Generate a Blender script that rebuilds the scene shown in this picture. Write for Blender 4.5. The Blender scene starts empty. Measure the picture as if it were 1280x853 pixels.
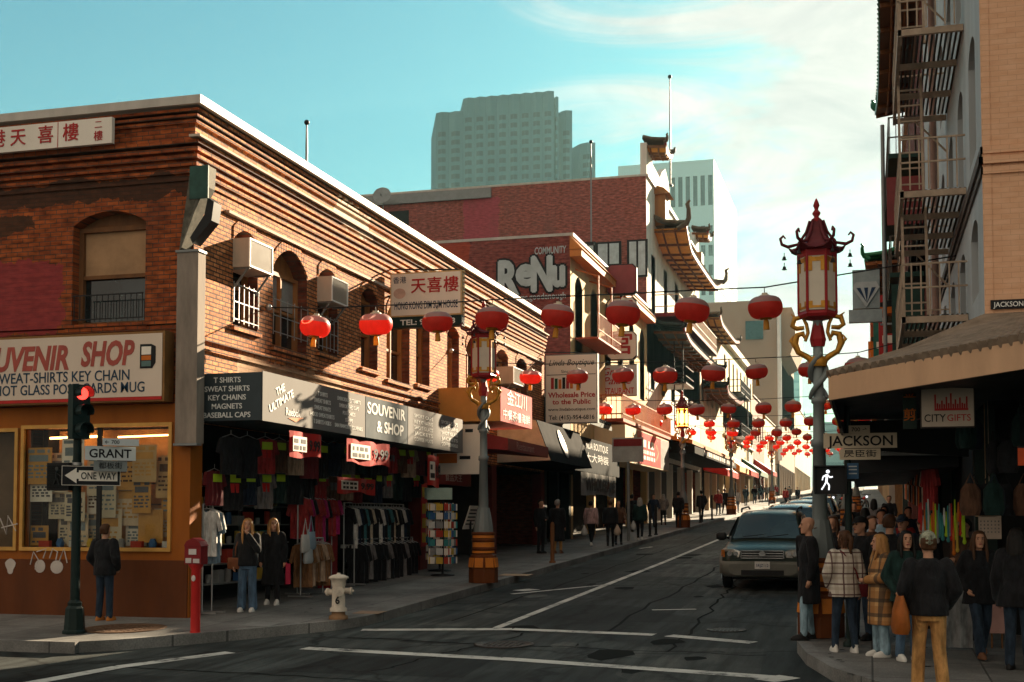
import bpy, bmesh, math, random
import numpy as np
from mathutils import Vector, Matrix
R = math.radians
rnd = random.Random(7)
scene = bpy.context.scene
COL = scene.collection

# ------------------------------------------------------------------ camera
EYE = 1.85
YAW = R(15.6256); PITCH = R(2.8); FPX = 1600.0
PPX = 640.0; PPY = 650 - FPX*math.tan(PITCH)
cam_d = bpy.data.cameras.new('camera'); cam = bpy.data.objects.new('camera', cam_d); COL.objects.link(cam)
cam.location = (0, 0, EYE)
cam.rotation_euler = (math.pi/2 + PITCH, 0, YAW)
cam_d.sensor_width = 36; cam_d.lens = 36*FPX/1280
cam_d.shift_y = (PPY - 426.5)/1280
cam_d.clip_start = .1; cam_d.clip_end = 4000
scene.camera = cam

# ------------------------------------------------------------------ sky and sun
SUN_AZ, SUN_EL = R(18), R(19)
world = bpy.data.worlds.new('World'); scene.world = world; world.use_nodes = True
nt = world.node_tree; N = nt.nodes; L = nt.links
bg = N['Background']
sky = N.new('ShaderNodeTexSky'); sky.sky_type = 'NISHITA'; sky.sun_disc = False
sky.sun_elevation = SUN_EL; sky.sun_rotation = SUN_AZ; sky.air_density = 1.3; sky.dust_density = 1.2; sky.ozone_density = 1.0
def nd(t, **k):
    n = N.new(t)
    for a, b in k.items(): setattr(n, a, b)
    return n
tint = nd('ShaderNodeMix', data_type='RGBA', blend_type='MULTIPLY'); tint.inputs[0].default_value = 1
tint.inputs[7].default_value = (.195, .475, .495, 1)
L.new(sky.outputs[0], tint.inputs[6])
tc = nd('ShaderNodeTexCoord')
# wispy cloud layer, thickening towards the sun
mp = nd('ShaderNodeMapping'); mp.inputs['Rotation'].default_value = (0, 0, R(25)); mp.inputs['Scale'].default_value = (1.2, 3.2, 3.6)
L.new(tc.outputs['Generated'], mp.inputs[0])
n1 = nd('ShaderNodeTexNoise'); n1.inputs['Scale'].default_value = 3.4; n1.inputs['Detail'].default_value = 8; n1.inputs['Roughness'].default_value = .62; n1.inputs['Distortion'].default_value = 1.1
L.new(mp.outputs[0], n1.inputs['Vector'])
dotn = nd('ShaderNodeVectorMath', operation='DOT_PRODUCT')
ca = R(16); ce = R(11)
dotn.inputs[1].default_value = (math.sin(ca)*math.cos(ce), math.cos(ca)*math.cos(ce), math.sin(ce))
L.new(tc.outputs['Generated'], dotn.inputs[0])
glow = nd('ShaderNodeMapRange'); glow.interpolation_type = 'SMOOTHSTEP'
glow.inputs[1].default_value = .80; glow.inputs[2].default_value = 1.0; glow.inputs[3].default_value = 0; glow.inputs[4].default_value = 1
L.new(dotn.outputs['Value'], glow.inputs[0])
add = nd('ShaderNodeMath', operation='MULTIPLY_ADD'); add.inputs[1].default_value = .95
cn_ = nd('ShaderNodeMath', operation='MULTIPLY_ADD'); cn_.inputs[1].default_value = 3.2; cn_.inputs[2].default_value = -1.15; L.new(n1.outputs[0], cn_.inputs[0])
L.new(glow.outputs[0], add.inputs[0]); L.new(cn_.outputs[0], add.inputs[2])
cm = nd('ShaderNodeMapRange'); cm.interpolation_type = 'SMOOTHSTEP'
cm.inputs[1].default_value = .62; cm.inputs[2].default_value = 1.35; cm.inputs[3].default_value = 0; cm.inputs[4].default_value = 1
L.new(add.outputs[0], cm.inputs[0])
lim = nd('ShaderNodeMapRange'); lim.interpolation_type = 'SMOOTHSTEP'; lim.inputs[1].default_value = .79; lim.inputs[2].default_value = .91; L.new(dotn.outputs['Value'], lim.inputs[0])
cmul = nd('ShaderNodeMath', operation='MULTIPLY'); L.new(cm.outputs[0], cmul.inputs[0]); L.new(lim.outputs[0], cmul.inputs[1])
mixc = nd('ShaderNodeMix', data_type='RGBA')
n3 = nd('ShaderNodeTexNoise'); n3.inputs['Scale'].default_value = 5.5; n3.inputs['Detail'].default_value = 9; n3.inputs['Roughness'].default_value = .6; n3.inputs['Distortion'].default_value = .8; L.new(mp.outputs[0], n3.inputs['Vector'])
cc_ = nd('ShaderNodeMapRange'); cc_.inputs[1].default_value = .36; cc_.inputs[2].default_value = .62; L.new(n3.outputs[0], cc_.inputs[0])
ccm = nd('ShaderNodeMix', data_type='RGBA'); ccm.inputs[6].default_value = (2.75, 2.85, 2.78, 1); ccm.inputs[7].default_value = (4.2, 4.1, 3.75, 1); L.new(cc_.outputs[0], ccm.inputs[0]); L.new(ccm.outputs[2], mixc.inputs[7])
L.new(cmul.outputs[0], mixc.inputs[0]); L.new(tint.outputs[2], mixc.inputs[6])
# unseen warm cloud bank added behind the camera to fill the walls facing it
dot2 = nd('ShaderNodeVectorMath', operation='DOT_PRODUCT'); dot2.inputs[1].default_value = (-.22, -.82, .53); L.new(tc.outputs['Generated'], dot2.inputs[0])
m2_ = nd('ShaderNodeMapRange'); m2_.interpolation_type = 'SMOOTHSTEP'; m2_.inputs[1].default_value = .05; m2_.inputs[2].default_value = .75
a2_ = nd('ShaderNodeMath', operation='MULTIPLY_ADD'); a2_.inputs[1].default_value = .5; a2_.inputs[2].default_value = -.25; L.new(n1.outputs[0], a2_.inputs[0])
s2_ = nd('ShaderNodeMath', operation='ADD'); L.new(dot2.outputs['Value'], s2_.inputs[0]); L.new(a2_.outputs[0], s2_.inputs[1]); L.new(s2_.outputs[0], m2_.inputs[0])
mix2 = nd('ShaderNodeMix', data_type='RGBA'); mix2.inputs[7].default_value = (3.5, 2.9, 2.3, 1)
L.new(m2_.outputs[0], mix2.inputs[0]); L.new(mixc.outputs[2], mix2.inputs[6])
L.new(mix2.outputs[2], bg.inputs[0]); bg.inputs[1].default_value = .05

sun_d = bpy.data.lights.new('sun', 'SUN'); sun = bpy.data.objects.new('sun', sun_d); COL.objects.link(sun)
sun_d.energy = 5.0; sun_d.angle = R(.5); sun_d.color = (1, .80, .55)
sd = Vector((math.sin(SUN_AZ)*math.cos(SUN_EL), math.cos(SUN_AZ)*math.cos(SUN_EL), math.sin(SUN_EL)))
sun.rotation_euler = sd.to_track_quat('Z', 'Y').to_euler()
scene.view_settings.view_transform = 'Standard'; scene.view_settings.look = 'None'
scene.view_settings.exposure = 2.2; scene.view_settings.gamma = 1
scene.cycles.use_denoising = True
scene.cycles.max_bounces = 6; scene.cycles.diffuse_bounces = 3; scene.cycles.glossy_bounces = 3
scene.cycles.sample_clamp_indirect = 6

# ------------------------------------------------------------------ pixel rays of the reference camera -> points on real planes
_f = np.array([-math.sin(YAW)*math.cos(PITCH), math.cos(YAW)*math.cos(PITCH), math.sin(PITCH)])
_r = np.array([math.cos(YAW), math.sin(YAW), 0]); _u = np.cross(_r, _f); _C = np.array([0, 0, EYE])
def ray(x, y): return _f*FPX + _r*(x-PPX) - _u*(y-PPY)
def at_x(x, y, X): d = ray(x, y); return Vector(_C + d*(X/d[0]))
def at_y(x, y, Y): d = ray(x, y); return Vector(_C + d*(Y/d[1]))
SL, Y0 = .032, 14.0
def gz(Y): return SL*(Y-Y0) if Y > Y0 else 0.0
def at_g(x, y, h=0):
    d = ray(x, y); p = _C + d*((h-EYE)/d[2]) if d[2] < 0 else None
    if p is not None and 0 < p[1] < Y0: return Vector(p)
    t = (h - SL*Y0 - EYE)/(d[2]-SL*d[1]); return Vector(_C + d*t)

# ------------------------------------------------------------------ materials
_mats = {}
def base_mat(name):
    m = bpy.data.materials.new(name); m.use_nodes = True
    return m, m.node_tree, m.node_tree.nodes['Principled BSDF']
def ramp(nt, fac, a, b, lo=.35, hi=.65):
    mr = nt.nodes.new('ShaderNodeMapRange'); mr.inputs[1].default_value = lo; mr.inputs[2].default_value = hi
    nt.links.new(fac, mr.inputs[0])
    mx = nt.nodes.new('ShaderNodeMix'); mx.data_type = 'RGBA'
    nt.links.new(mr.outputs[0], mx.inputs[0])
    for i, c in ((6, a), (7, b)):
        if isinstance(c, tuple): mx.inputs[i].default_value = (*c[:3], 1)
        else: nt.links.new(c, mx.inputs[i])
    return mx.outputs[2]
def objco(nt): 
    t = nt.nodes.new('ShaderNodeTexCoord'); return t.outputs['Object']
def noise(nt, vec, scale, detail=4, rough=.55, stretch=None):
    if stretch:
        mp = nt.nodes.new('ShaderNodeMapping'); mp.inputs['Scale'].default_value = stretch; nt.links.new(vec, mp.inputs[0]); vec = mp.outputs[0]
    n = nt.nodes.new('ShaderNodeTexNoise'); n.inputs['Scale'].default_value = scale; n.inputs['Detail'].default_value = detail; n.inputs['Roughness'].default_value = rough
    nt.links.new(vec, n.inputs['Vector']); return n.outputs[0]
def bump(nt, bs, h, strength=.4, dist=.02):
    b = nt.nodes.new('ShaderNodeBump'); b.inputs['Strength'].default_value = strength; b.inputs['Distance'].default_value = dist
    nt.links.new(h, b.inputs['Height']); nt.links.new(b.outputs[0], bs.inputs['Normal'])
def paper(name, col, tr=.45):
    m, t, bs = base_mat(name); v = objco(t); c = ramp(t, noise(t, v, 5), tuple(x*.85 for x in col), col)
    t.links.new(c, bs.inputs['Base Color']); bs.inputs['Roughness'].default_value = .4; tl = t.nodes.new('ShaderNodeBsdfTranslucent'); t.links.new(c, tl.inputs[0])
    mx = t.nodes.new('ShaderNodeMixShader'); mx.inputs[0].default_value = tr; t.links.new(bs.outputs[0], mx.inputs[1]); t.links.new(tl.outputs[0], mx.inputs[2]); t.links.new(mx.outputs[0], t.nodes['Material Output'].inputs[0]); return m
def M(name, col, rough=.6, metal=0, var=.25, scale=3.0, bmp=0, spec=.15, emit=0, streak=False, coat=0):
    key = name
    if key in _mats: return _mats[key]
    m, t, bs = base_mat(name)
    bs.inputs['Roughness'].default_value = rough; bs.inputs['Metallic'].default_value = metal; bs.inputs['Specular IOR Level'].default_value = spec
    if coat: bs.inputs['Coat Weight'].default_value = coat; bs.inputs['Coat Roughness'].default_value = .08
    if var > 0:
        v = objco(t)
        f = noise(t, v, scale, 5, .6, (1, 1, .25) if streak else None)
        c = ramp(t, f, tuple(x*(1-var) for x in col), tuple(min(1, x*(1+var*.5)) for x in col), .3, .7)
        t.links.new(c, bs.inputs['Base Color'])
        rr = t.nodes.new('ShaderNodeMapRange'); rr.inputs[3].default_value = max(0.03, rough-.12); rr.inputs[4].default_value = min(1, rough+.12)
        t.links.new(f, rr.inputs[0]); t.links.new(rr.outputs[0], bs.inputs['Roughness'])
        if bmp: bump(t, bs, noise(t, v, scale*12, 4), bmp, .01)
    else: bs.inputs['Base Color'].default_value = (*col, 1)
    if emit:
        bs.inputs['Emission Color'].default_value = (*col, 1); bs.inputs['Emission Strength'].default_value = emit
    _mats[key] = m; return m
def wallvec(t, axis):
    v = objco(t); s = t.nodes.new('ShaderNodeSeparateXYZ'); t.links.new(v, s.inputs[0])
    c = t.nodes.new('ShaderNodeCombineXYZ'); t.links.new(s.outputs[1 if axis == 'x' else 0], c.inputs[0]); t.links.new(s.outputs[2], c.inputs[1])
    return v, c.outputs[0], s
def brick(name, c1, c2, mortar, axis, bw=.215, bh=.075, ms=.008, stain=(.05, .035, .03), stain_amt=.5, patches=(), bmp=.6, tone=(.45, 1.3)):
    """patches: (a0,a1,z0,z1,colour) painted areas, in wall coordinates"""
    if name in _mats: return _mats[name]
    m, t, bs = base_mat(name); nd, lk = t.nodes, t.links
    v, w, sep = wallvec(t, axis)
    wob = nd.new('ShaderNodeTexNoise'); wob.inputs['Scale'].default_value = 1.3; lk.new(w, wob.inputs['Vector'])
    b = nd.new('ShaderNodeTexBrick'); b.inputs['Scale'].default_value = 1
    b.inputs['Brick Width'].default_value = bw; b.inputs['Row Height'].default_value = bh; b.inputs['Mortar Size'].default_value = ms; b.inputs['Mortar Smooth'].default_value = .3
    b.inputs['Color1'].default_value = (*c1, 1); b.inputs['Color2'].default_value = (*c2, 1); b.inputs['Mortar'].default_value = (*mortar, 1); b.inputs['Bias'].default_value = -.1
    lk.new(w, b.inputs['Vector'])
    # brick-to-brick tone: noise sampled coarsely
    f1 = noise(t, w, 9, 2, .5, (.5, 1.4, 1))
    mul = nd.new('ShaderNodeMix'); mul.data_type = 'RGBA'; mul.blend_type = 'MULTIPLY'; mul.inputs[0].default_value = 1
    lk.new(b.outputs['Color'], mul.inputs[6]); lk.new(ramp(t, f1, (tone[0]*1.08, tone[0], tone[0]*.93), (tone[1],)*3, .3, .7), mul.inputs[7])
    col = mul.outputs[2]
    for (a0, a1, z0, z1, pc) in patches:
        msk = None
        for so, lo, hi in ((w, a0, a1), (w, z0, z1)):
            pass
        sx = nd.new('ShaderNodeSeparateXYZ'); 
        jit = nd.new('ShaderNodeVectorMath'); jit.operation = 'MULTIPLY_ADD'
        jn = nd.new('ShaderNodeTexNoise'); jn.inputs['Scale'].default_value = 3; jn.inputs['Detail'].default_value = 6; lk.new(w, jn.inputs['Vector'])
        jit.inputs[1].default_value = (.5, .5, 0); lk.new(jn.outputs['Color'], jit.inputs[0]); lk.new(w, jit.inputs[2]); lk.new(jit.outputs[0], sx.inputs[0])
        prod = None
        for k, lo, hi in ((0, a0+.25, a1+.25), (1, z0+.25, z1+.25)):
            for val, op in ((lo, 'GREATER_THAN'), (hi, 'LESS_THAN')):
                c = nd.new('ShaderNodeMath'); c.operation = op; lk.new(sx.outputs[k], c.inputs[0]); c.inputs[1].default_value = val
                if prod is None: prod = c.outputs[0]
                else:
                    q = nd.new('ShaderNodeMath'); q.operation = 'MULTIPLY'; lk.new(prod, q.inputs[0]); lk.new(c.outputs[0], q.inputs[1]); prod = q.outputs[0]
        sc = nd.new('ShaderNodeMath'); sc.operation = 'MULTIPLY'; sc.inputs[1].default_value = .9; lk.new(prod, sc.inputs[0])
        mx = nd.new('ShaderNodeMix'); mx.data_type = 'RGBA'; lk.new(sc.outputs[0], mx.inputs[0]); lk.new(col, mx.inputs[6])
        tn = ramp(t, f1, tuple(x*.8 for x in pc), tuple(x*1.1 for x in pc)); lk.new(tn, mx.inputs[7]); col = mx.outputs[2]
    f2 = noise(t, v, .9, 6, .65, (1, 1, .35))
    mr = nd.new('ShaderNodeMapRange'); mr.inputs[1].default_value = .52; mr.inputs[2].default_value = .78; mr.inputs[4].default_value = stain_amt; lk.new(f2, mr.inputs[0])
    mx = nd.new('ShaderNodeMix'); mx.data_type = 'RGBA'; lk.new(mr.outputs[0], mx.inputs[0]); lk.new(col, mx.inputs[6]); mx.inputs[7].default_value = (*stain, 1)
    lk.new(mx.outputs[2], bs.inputs['Base Color']); bs.inputs['Roughness'].default_value = .85; bs.inputs['Specular IOR Level'].default_value = .25
    inv = nd.new('ShaderNodeMath'); inv.operation = 'SUBTRACT'; inv.inputs[0].default_value = 1; lk.new(b.outputs['Fac'], inv.inputs[1])
    ad = nd.new('ShaderNodeMath'); ad.operation = 'MULTIPLY_ADD'; ad.inputs[1].default_value = .5; lk.new(noise(t, w, 40, 3), ad.inputs[0]); lk.new(inv.outputs[0], ad.inputs[2])
    bump(t, bs, ad.outputs[0], bmp, .012)
    _mats[name] = m; return m
def glass(name='window_glass', col=(.015, .022, .024), rough=.06):
    if name in _mats: return _mats[name]
    m, t, bs = base_mat(name); v = objco(t)
    f = noise(t, v, .9, 3)
    t.links.new(ramp(t, f, tuple(c*.5 for c in col), tuple(c*1.9 for c in col)), bs.inputs['Base Color'])
    bs.inputs['Roughness'].default_value = rough; bs.inputs['Specular IOR Level'].default_value = .6
    bump(t, bs, noise(t, v, 1.5, 2), .05, .02)
    _mats[name] = m; return m
def asphalt(name, c, patch=1):
    m, t, bs = base_mat(name); v = objco(t)
    f = noise(t, v, .35, 7, .65); g = noise(t, v, 90, 3, .7); h = noise(t, v, 2.0, 5, .6, (3, .25, 1))
    f_ = noise(t, v, .16, 2, .4)
    c1 = ramp(t, f, tuple(x*.5 for x in c), tuple(x*1.45 for x in c), .38, .64)
    pm_ = t.nodes.new('ShaderNodeMix'); pm_.data_type = 'RGBA'; pm_.blend_type = 'MULTIPLY'; pm_.inputs[0].default_value = .8*patch
    t.links.new(c1, pm_.inputs[6]); t.links.new(ramp(t, f_, (.62, .62, .62), (1.1, 1.1, 1.1), .49, .51), pm_.inputs[7]); c1 = pm_.outputs[2]
    mx = t.nodes.new('ShaderNodeMix'); mx.data_type = 'RGBA'; mx.blend_type = 'MULTIPLY'; mx.inputs[0].default_value = 1
    t.links.new(c1, mx.inputs[6]); t.links.new(ramp(t, g, (.55, .55, .55), (1.4, 1.4, 1.4), .3, .7), mx.inputs[7])
    m2 = t.nodes.new('ShaderNodeMix'); m2.data_type = 'RGBA'; m2.blend_type = 'MULTIPLY'; m2.inputs[0].default_value = .8
    t.links.new(mx.outputs[2], m2.inputs[6]); t.links.new(ramp(t, h, (.42, .42, .42), (1.3, 1.3, 1.3), .35, .6), m2.inputs[7])
    # cracks
    vo = t.nodes.new('ShaderNodeTexVoronoi'); vo.feature = 'DISTANCE_TO_EDGE'; vo.inputs['Scale'].default_value = .33
    wn = t.nodes.new('ShaderNodeTexNoise'); wn.inputs['Scale'].default_value = 1.4; wn.inputs['Detail'].default_value = 6; t.links.new(v, wn.inputs['Vector'])
    wv = t.nodes.new('ShaderNodeVectorMath'); wv.operation = 'MULTIPLY_ADD'; wv.inputs[1].default_value = (1.2, 1.2, 0); t.links.new(wn.outputs['Color'], wv.inputs[0]); t.links.new(v, wv.inputs[2])
    t.links.new(wv.outputs[0], vo.inputs['Vector'])
    cr = ramp(t, vo.outputs['Distance'], (.25, .25, .25), (1, 1, 1), 0, .028)
    m3 = t.nodes.new('ShaderNodeMix'); m3.data_type = 'RGBA'; m3.blend_type = 'MULTIPLY'; m3.inputs[0].default_value = .9*patch
    t.links.new(m2.outputs[2], m3.inputs[6]); t.links.new(cr, m3.inputs[7])
    t.links.new(m3.outputs[2], bs.inputs['Base Color'])
    rr = t.nodes.new('ShaderNodeMapRange'); rr.inputs[3].default_value = .62; rr.inputs[4].default_value = .95; t.links.new(f, rr.inputs[0]); t.links.new(rr.outputs[0], bs.inputs['Roughness'])
    bump(t, bs, g, .35, .006); bs.inputs['Specular IOR Level'].default_value = .14
    return m
def worn_paint(name, c, under):
    m, t, bs = base_mat(name); v = objco(t); f = noise(t, v, 7, 8, .75); f2 = noise(t, v, 1.1, 3)
    ad = t.nodes.new('ShaderNodeMath'); ad.operation = 'MULTIPLY_ADD'; ad.inputs[1].default_value = .5; t.links.new(f2, ad.inputs[0]); t.links.new(f, ad.inputs[2])
    t.links.new(ramp(t, ad.outputs[0], under, ramp(t, f2, tuple(x*.7 for x in c), c), .58, .72), bs.inputs['Base Color']); bs.inputs['Roughness'].default_value = .75; return m
def cloth(name, col, *a, **k):
    if name in _mats: return _mats[name]
    m, t, bs = base_mat(name); v = objco(t); f = noise(t, v, 7, 4, .6, (1.6, 1.6, .6)); g = noise(t, v, 90, 2)
    t.links.new(ramp(t, f, tuple(x*.6 for x in col), tuple(min(1, x*1.35) for x in col), .35, .65), bs.inputs['Base Color']); bs.inputs['Roughness'].default_value = .88; bs.inputs['Specular IOR Level'].default_value = .12; bs.inputs['Sheen Weight'].default_value = .05
    bump(t, bs, f, .9, .045); _mats[name] = m; return m
def concrete(name, c, joint=1.2):
    m, t, bs = base_mat(name); v = objco(t)
    f = noise(t, v, .8, 7, .7); g = noise(t, v, 45, 3, .7)
    b = t.nodes.new('ShaderNodeTexBrick'); b.offset = 0; b.inputs['Scale'].default_value = 1; b.inputs['Brick Width'].default_value = joint; b.inputs['Row Height'].default_value = joint; b.inputs['Mortar Size'].default_value = .012
    b.inputs['Color1'].default_value = (1, 1, 1, 1); b.inputs['Color2'].default_value = (.8, .8, .8, 1); b.inputs['Mortar'].default_value = (.3, .3, .3, 1); t.links.new(v, b.inputs['Vector'])
    mx = t.nodes.new('ShaderNodeMix'); mx.data_type = 'RGBA'; mx.blend_type = 'MULTIPLY'; mx.inputs[0].default_value = 1
    t.links.new(ramp(t, f, tuple(x*.5 for x in c), tuple(x*1.3 for x in c)), mx.inputs[6]); t.links.new(b.outputs['Color'], mx.inputs[7])
    m2 = t.nodes.new('ShaderNodeMix'); m2.data_type = 'RGBA'; m2.blend_type = 'MULTIPLY'; m2.inputs[0].default_value = .7
    t.links.new(mx.outputs[2], m2.inputs[6]); t.links.new(ramp(t, g, (.6, .6, .6), (1.25, 1.25, 1.25)), m2.inputs[7])
    t.links.new(m2.outputs[2], bs.inputs['Base Color']); bs.inputs['Roughness'].default_value = .75
    bump(t, bs, g, .25, .005); return m

# ------------------------------------------------------------------ mesh builder
class MB:
    def __init__(s): s.v = []; s.f = []; s.m = []; s.sm = []
    def add(s, vs, fs, m=0, smooth=False):
        o = len(s.v); s.v += [tuple(v) for v in vs]
        for f in fs: s.f.append(tuple(o+i for i in f)); s.m.append(m); s.sm.append(smooth)
        return s
    def poly(s, pts, m=0): return s.add(pts, [tuple(range(len(pts)))], m)
    def box(s, x0, x1, y0, y1, z0, z1, m=0):
        if x0 > x1: x0, x1 = x1, x0
        if y0 > y1: y0, y1 = y1, y0
        if z0 > z1: z0, z1 = z1, z0
        v = [(x, y, z) for z in (z0, z1) for y in (y0, y1) for x in (x0, x1)]
        return s.add(v, [(0, 2, 3, 1), (4, 5, 7, 6), (0, 1, 5, 4), (2, 6, 7, 3), (0, 4, 6, 2), (1, 3, 7, 5)], m)
    def obox(s, c, ax, ay, az, m=0):
        """box round centre c with half-axis vectors"""
        c, ax, ay, az = map(Vector, (c, ax, ay, az))
        v = [c + ax*i + ay*j + az*k for k in (-1, 1) for j in (-1, 1) for i in (-1, 1)]
        return s.add(v, [(0, 2, 3, 1), (4, 5, 7, 6), (0, 1, 5, 4), (2, 6, 7, 3), (0, 4, 6, 2), (1, 3, 7, 5)], m)
    def bar(s, p, q, w, h=None, up=(0, 0, 1), m=0):
        p, q = Vector(p), Vector(q); d = q-p
        if d.length < 1e-6: return s
        z = Vector(up); x = d.cross(z)
        if x.length < 1e-5: x = d.cross(Vector((1, 0, 0)))
        x.normalize(); z = x.cross(d).normalized()
        return s.obox((p+q)/2, d/2, x*(w/2), z*((h or w)/2), m)
    def tube(s, pts, r, n=8, m=0, cap=True, smooth=True, squash=None):
        pts = [Vector(p) for p in pts]; rs = r if isinstance(r, (list, tuple)) else [r]*len(pts)
        vs = []; prev = None
        for i, p in enumerate(pts):
            d = (pts[min(i+1, len(pts)-1)] - pts[max(i-1, 0)])
            d = d.normalized() if d.length > 1e-9 else Vector((0, 0, 1))
            if prev is None:
                a = d.cross(Vector((0, 0, 1)));  a = a if a.length > 1e-3 else d.cross(Vector((1, 0, 0)))
            else: a = prev - d*prev.dot(d)
            a.normalize(); prev = a; b = d.cross(a)
            for k in range(n):
                t = 2*math.pi*k/n; vs.append(p + (a*math.cos(t) + b*math.sin(t))*rs[i])
        fs = [(i*n+k, i*n+(k+1) % n, (i+1)*n+(k+1) % n, (i+1)*n+k) for i in range(len(pts)-1) for k in range(n)]
        s.add(vs, fs, m, smooth)
        if cap:
            s.poly(vs[:n][::-1], m); s.poly(vs[-n:], m)
        return s
    def cap(s, p, q, r0, r1, n=10, m=0):
        """tapered capsule with round ends"""
        p, q = Vector(p), Vector(q); d = (q-p); d = d.normalized() if d.length > 1e-6 else Vector((0, 0, 1))
        pts = []; rs = []
        for a in (80, 55, 28): pts.append(p - d*r0*math.sin(R(a))); rs.append(r0*math.cos(R(a)))
        pts += [p, q]; rs += [r0, r1]
        for a in (28, 55, 80): pts.append(q + d*r1*math.sin(R(a))); rs.append(r1*math.cos(R(a)))
        return s.tube(pts, rs, n, m)
    def lathe(s, prof, o=(0, 0, 0), n=16, m=0, smooth=True, rot=0, sx=1, sy=1, cap=True):
        o = Vector(o); vs = []
        for r, z in prof:
            for k in range(n):
                t = 2*math.pi*k/n + rot; vs.append((o.x + r*math.cos(t)*sx, o.y + r*math.sin(t)*sy, o.z+z))
        fs = [(i*n+k, i*n+(k+1) % n, (i+1)*n+(k+1) % n, (i+1)*n+k) for i in range(len(prof)-1) for k in range(n)]
        s.add(vs, fs, m, smooth)
        if cap: s.poly(vs[:n][::-1], m); s.poly(vs[-n:], m)
        return s
    def loft(s, rings, n=14, m=0, smooth=True, cap=True, e=1.0):
        """rings: (centre, rx, ry) elliptical sections, flat in z; e<1 squares them off"""
        vs = []
        for c, rx, ry in rings:
            for k in range(n):
                t = 2*math.pi*k/n; ct, st = math.cos(t), math.sin(t)
                vs.append((c[0]+rx*math.copysign(abs(ct)**e, ct), c[1]+ry*math.copysign(abs(st)**e, st), c[2]))
        fs = [(i*n+k, i*n+(k+1) % n, (i+1)*n+(k+1) % n, (i+1)*n+k) for i in range(len(rings)-1) for k in range(n)]
        s.add(vs, fs, m, smooth)
        if cap: s.poly(vs[:n][::-1], m); s.poly(vs[-n:], m)
        return s
    def ball(s, c, rx, ry=None, rz=None, n=12, m=0):
        ry = ry or rx; rz = rz or rx
        return s.loft([((c[0], c[1], c[2]-rz*math.cos(a)), rx*math.sin(a), ry*math.sin(a)) for a in [math.pi*(i+.12)/(8.24) for i in range(9)]], n, m)
    def prism(s, pts, d, m=0):
        """closed polygon extruded by vector d"""
        d = Vector(d); a = [Vector(p) for p in pts]; b = [p+d for p in a]; n = len(a)
        s.add(a+b, [tuple(range(n))[::-1], tuple(range(n, 2*n))] + [(i, (i+1) % n, n+(i+1) % n, n+i) for i in range(n)], m); return s
    def mesh(s, name, mats, off=(0, 0, 0)):
        me = bpy.data.meshes.new(name)
        ox, oy, oz = off
        me.from_pydata([(x-ox, y-oy, z-oz) for x, y, z in s.v], [], s.f)
        for mt in (mats if isinstance(mats, (list, tuple)) else [mats]): me.materials.append(mt)
        me.polygons.foreach_set('material_index', s.m); me.polygons.foreach_set('use_smooth', s.sm); me.update()
        return me
    def build(s, name, mats, parent=None, world=True, label=None, fix=True):
        off = (0, 0, 0)
        if parent is not None and world:
            p = parent
            while p.parent: p = p.parent
            off = p.location
        me = s.mesh(name, mats, off)
        if fix:
            bm = bmesh.new(); bm.from_mesh(me); bmesh.ops.recalc_face_normals(bm, faces=bm.faces); bm.to_mesh(me); bm.free()
        o = bpy.data.objects.new(name, me); COL.objects.link(o)
        if parent is not None: o.parent = parent
        if label: o['label'] = label
        return o
def thing(name, label, cat, loc=(0, 0, 0), rz=0, group=None):
    o = bpy.data.objects.new(name, None); COL.objects.link(o); o.empty_display_size = .2
    o.location = loc; o.rotation_euler = (0, 0, rz); tag(o, label, cat, group); return o
def tag(o, label, cat, group=None):
    o['label'] = label; o['category'] = cat
    if group: o['group'] = group
    return o
def struct(o, kind='structure'): o['kind'] = kind; return o
def copy_tree(o, parent=None):
    c = o.copy(); COL.objects.link(c)
    if parent is not None: c.parent = parent
    for ch in list(o.children): copy_tree(ch, c)
    return c

# ------------------------------------------------------------------ lettering
def text_mb(mb, s, c, right, up, height, width=None, bold=.0, m=0, shear=0, align='C', thick=.006, spacing=1.0):
    """letters as real raised shapes: c centre (or left end), right/up unit vectors; height = cap height"""
    cjk = any(ord(ch) > 0x2e80 for ch in s)
    if cjk and bold > 0:
        r_, u_ = Vector(right).normalized(), Vector(up).normalized(); b_ = bold*height*.9; w = 0
        for i_, (dx, dz) in enumerate(((-1, 0), (1, 0), (0, .7), (0, -.7))): w = text_mb(mb, s, Vector(c)+r_*dx*b_+u_*dz*b_, right, up, height, width, 0, m, shear, align, thick+.0008*i_, spacing)
        return w
    cu = bpy.data.curves.new('lettering', 'FONT'); cu.body = s; cu.size = 1; cu.extrude = 0; cu.offset = bold; cu.shear = shear; cu.resolution_u = 3; cu.space_character = spacing
    ob = bpy.data.objects.new('lettering', cu)
    me = bpy.data.meshes.new_from_object(ob)
    bpy.data.objects.remove(ob)
    co = np.array([v.co[:] for v in me.vertices])
    if len(co) == 0: bpy.data.curves.remove(cu); return 0
    lo, hi = co.min(0), co.max(0)
    cj = any(ord(ch) > 0x2e80 for ch in s)
    k = height/(.86 if cj else .70)
    w = (hi[0]-lo[0])*k; kx = k
    if width: kx = width/(hi[0]-lo[0]); w = width
    c, right, up = Vector(c), Vector(right).normalized(), Vector(up).normalized(); nrm = right.cross(up)
    x0 = -w/2 if align == 'C' else (0 if align == 'L' else -w)
    yc = .28 if cj else .35
    vs = [c + right*(x0+(p[0]-lo[0])*kx) + up*((p[1]-yc)*k) for p in co]
    fs = [tuple(p.vertices) for p in me.polygons]
    n = len(vs)
    from collections import Counter
    ec = Counter()
    for f in fs:
        for i in range(len(f)): ec[tuple(sorted((f[i], f[(i+1) % len(f)])))] += 1
    side = [(a, b, b+n, a+n) for (a, b), q in ec.items() if q == 1]
    mb.add([v + nrm*thick for v in vs] + vs, fs + side, m)
    bpy.data.meshes.remove(me); bpy.data.curves.remove(cu)
    return w
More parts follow.
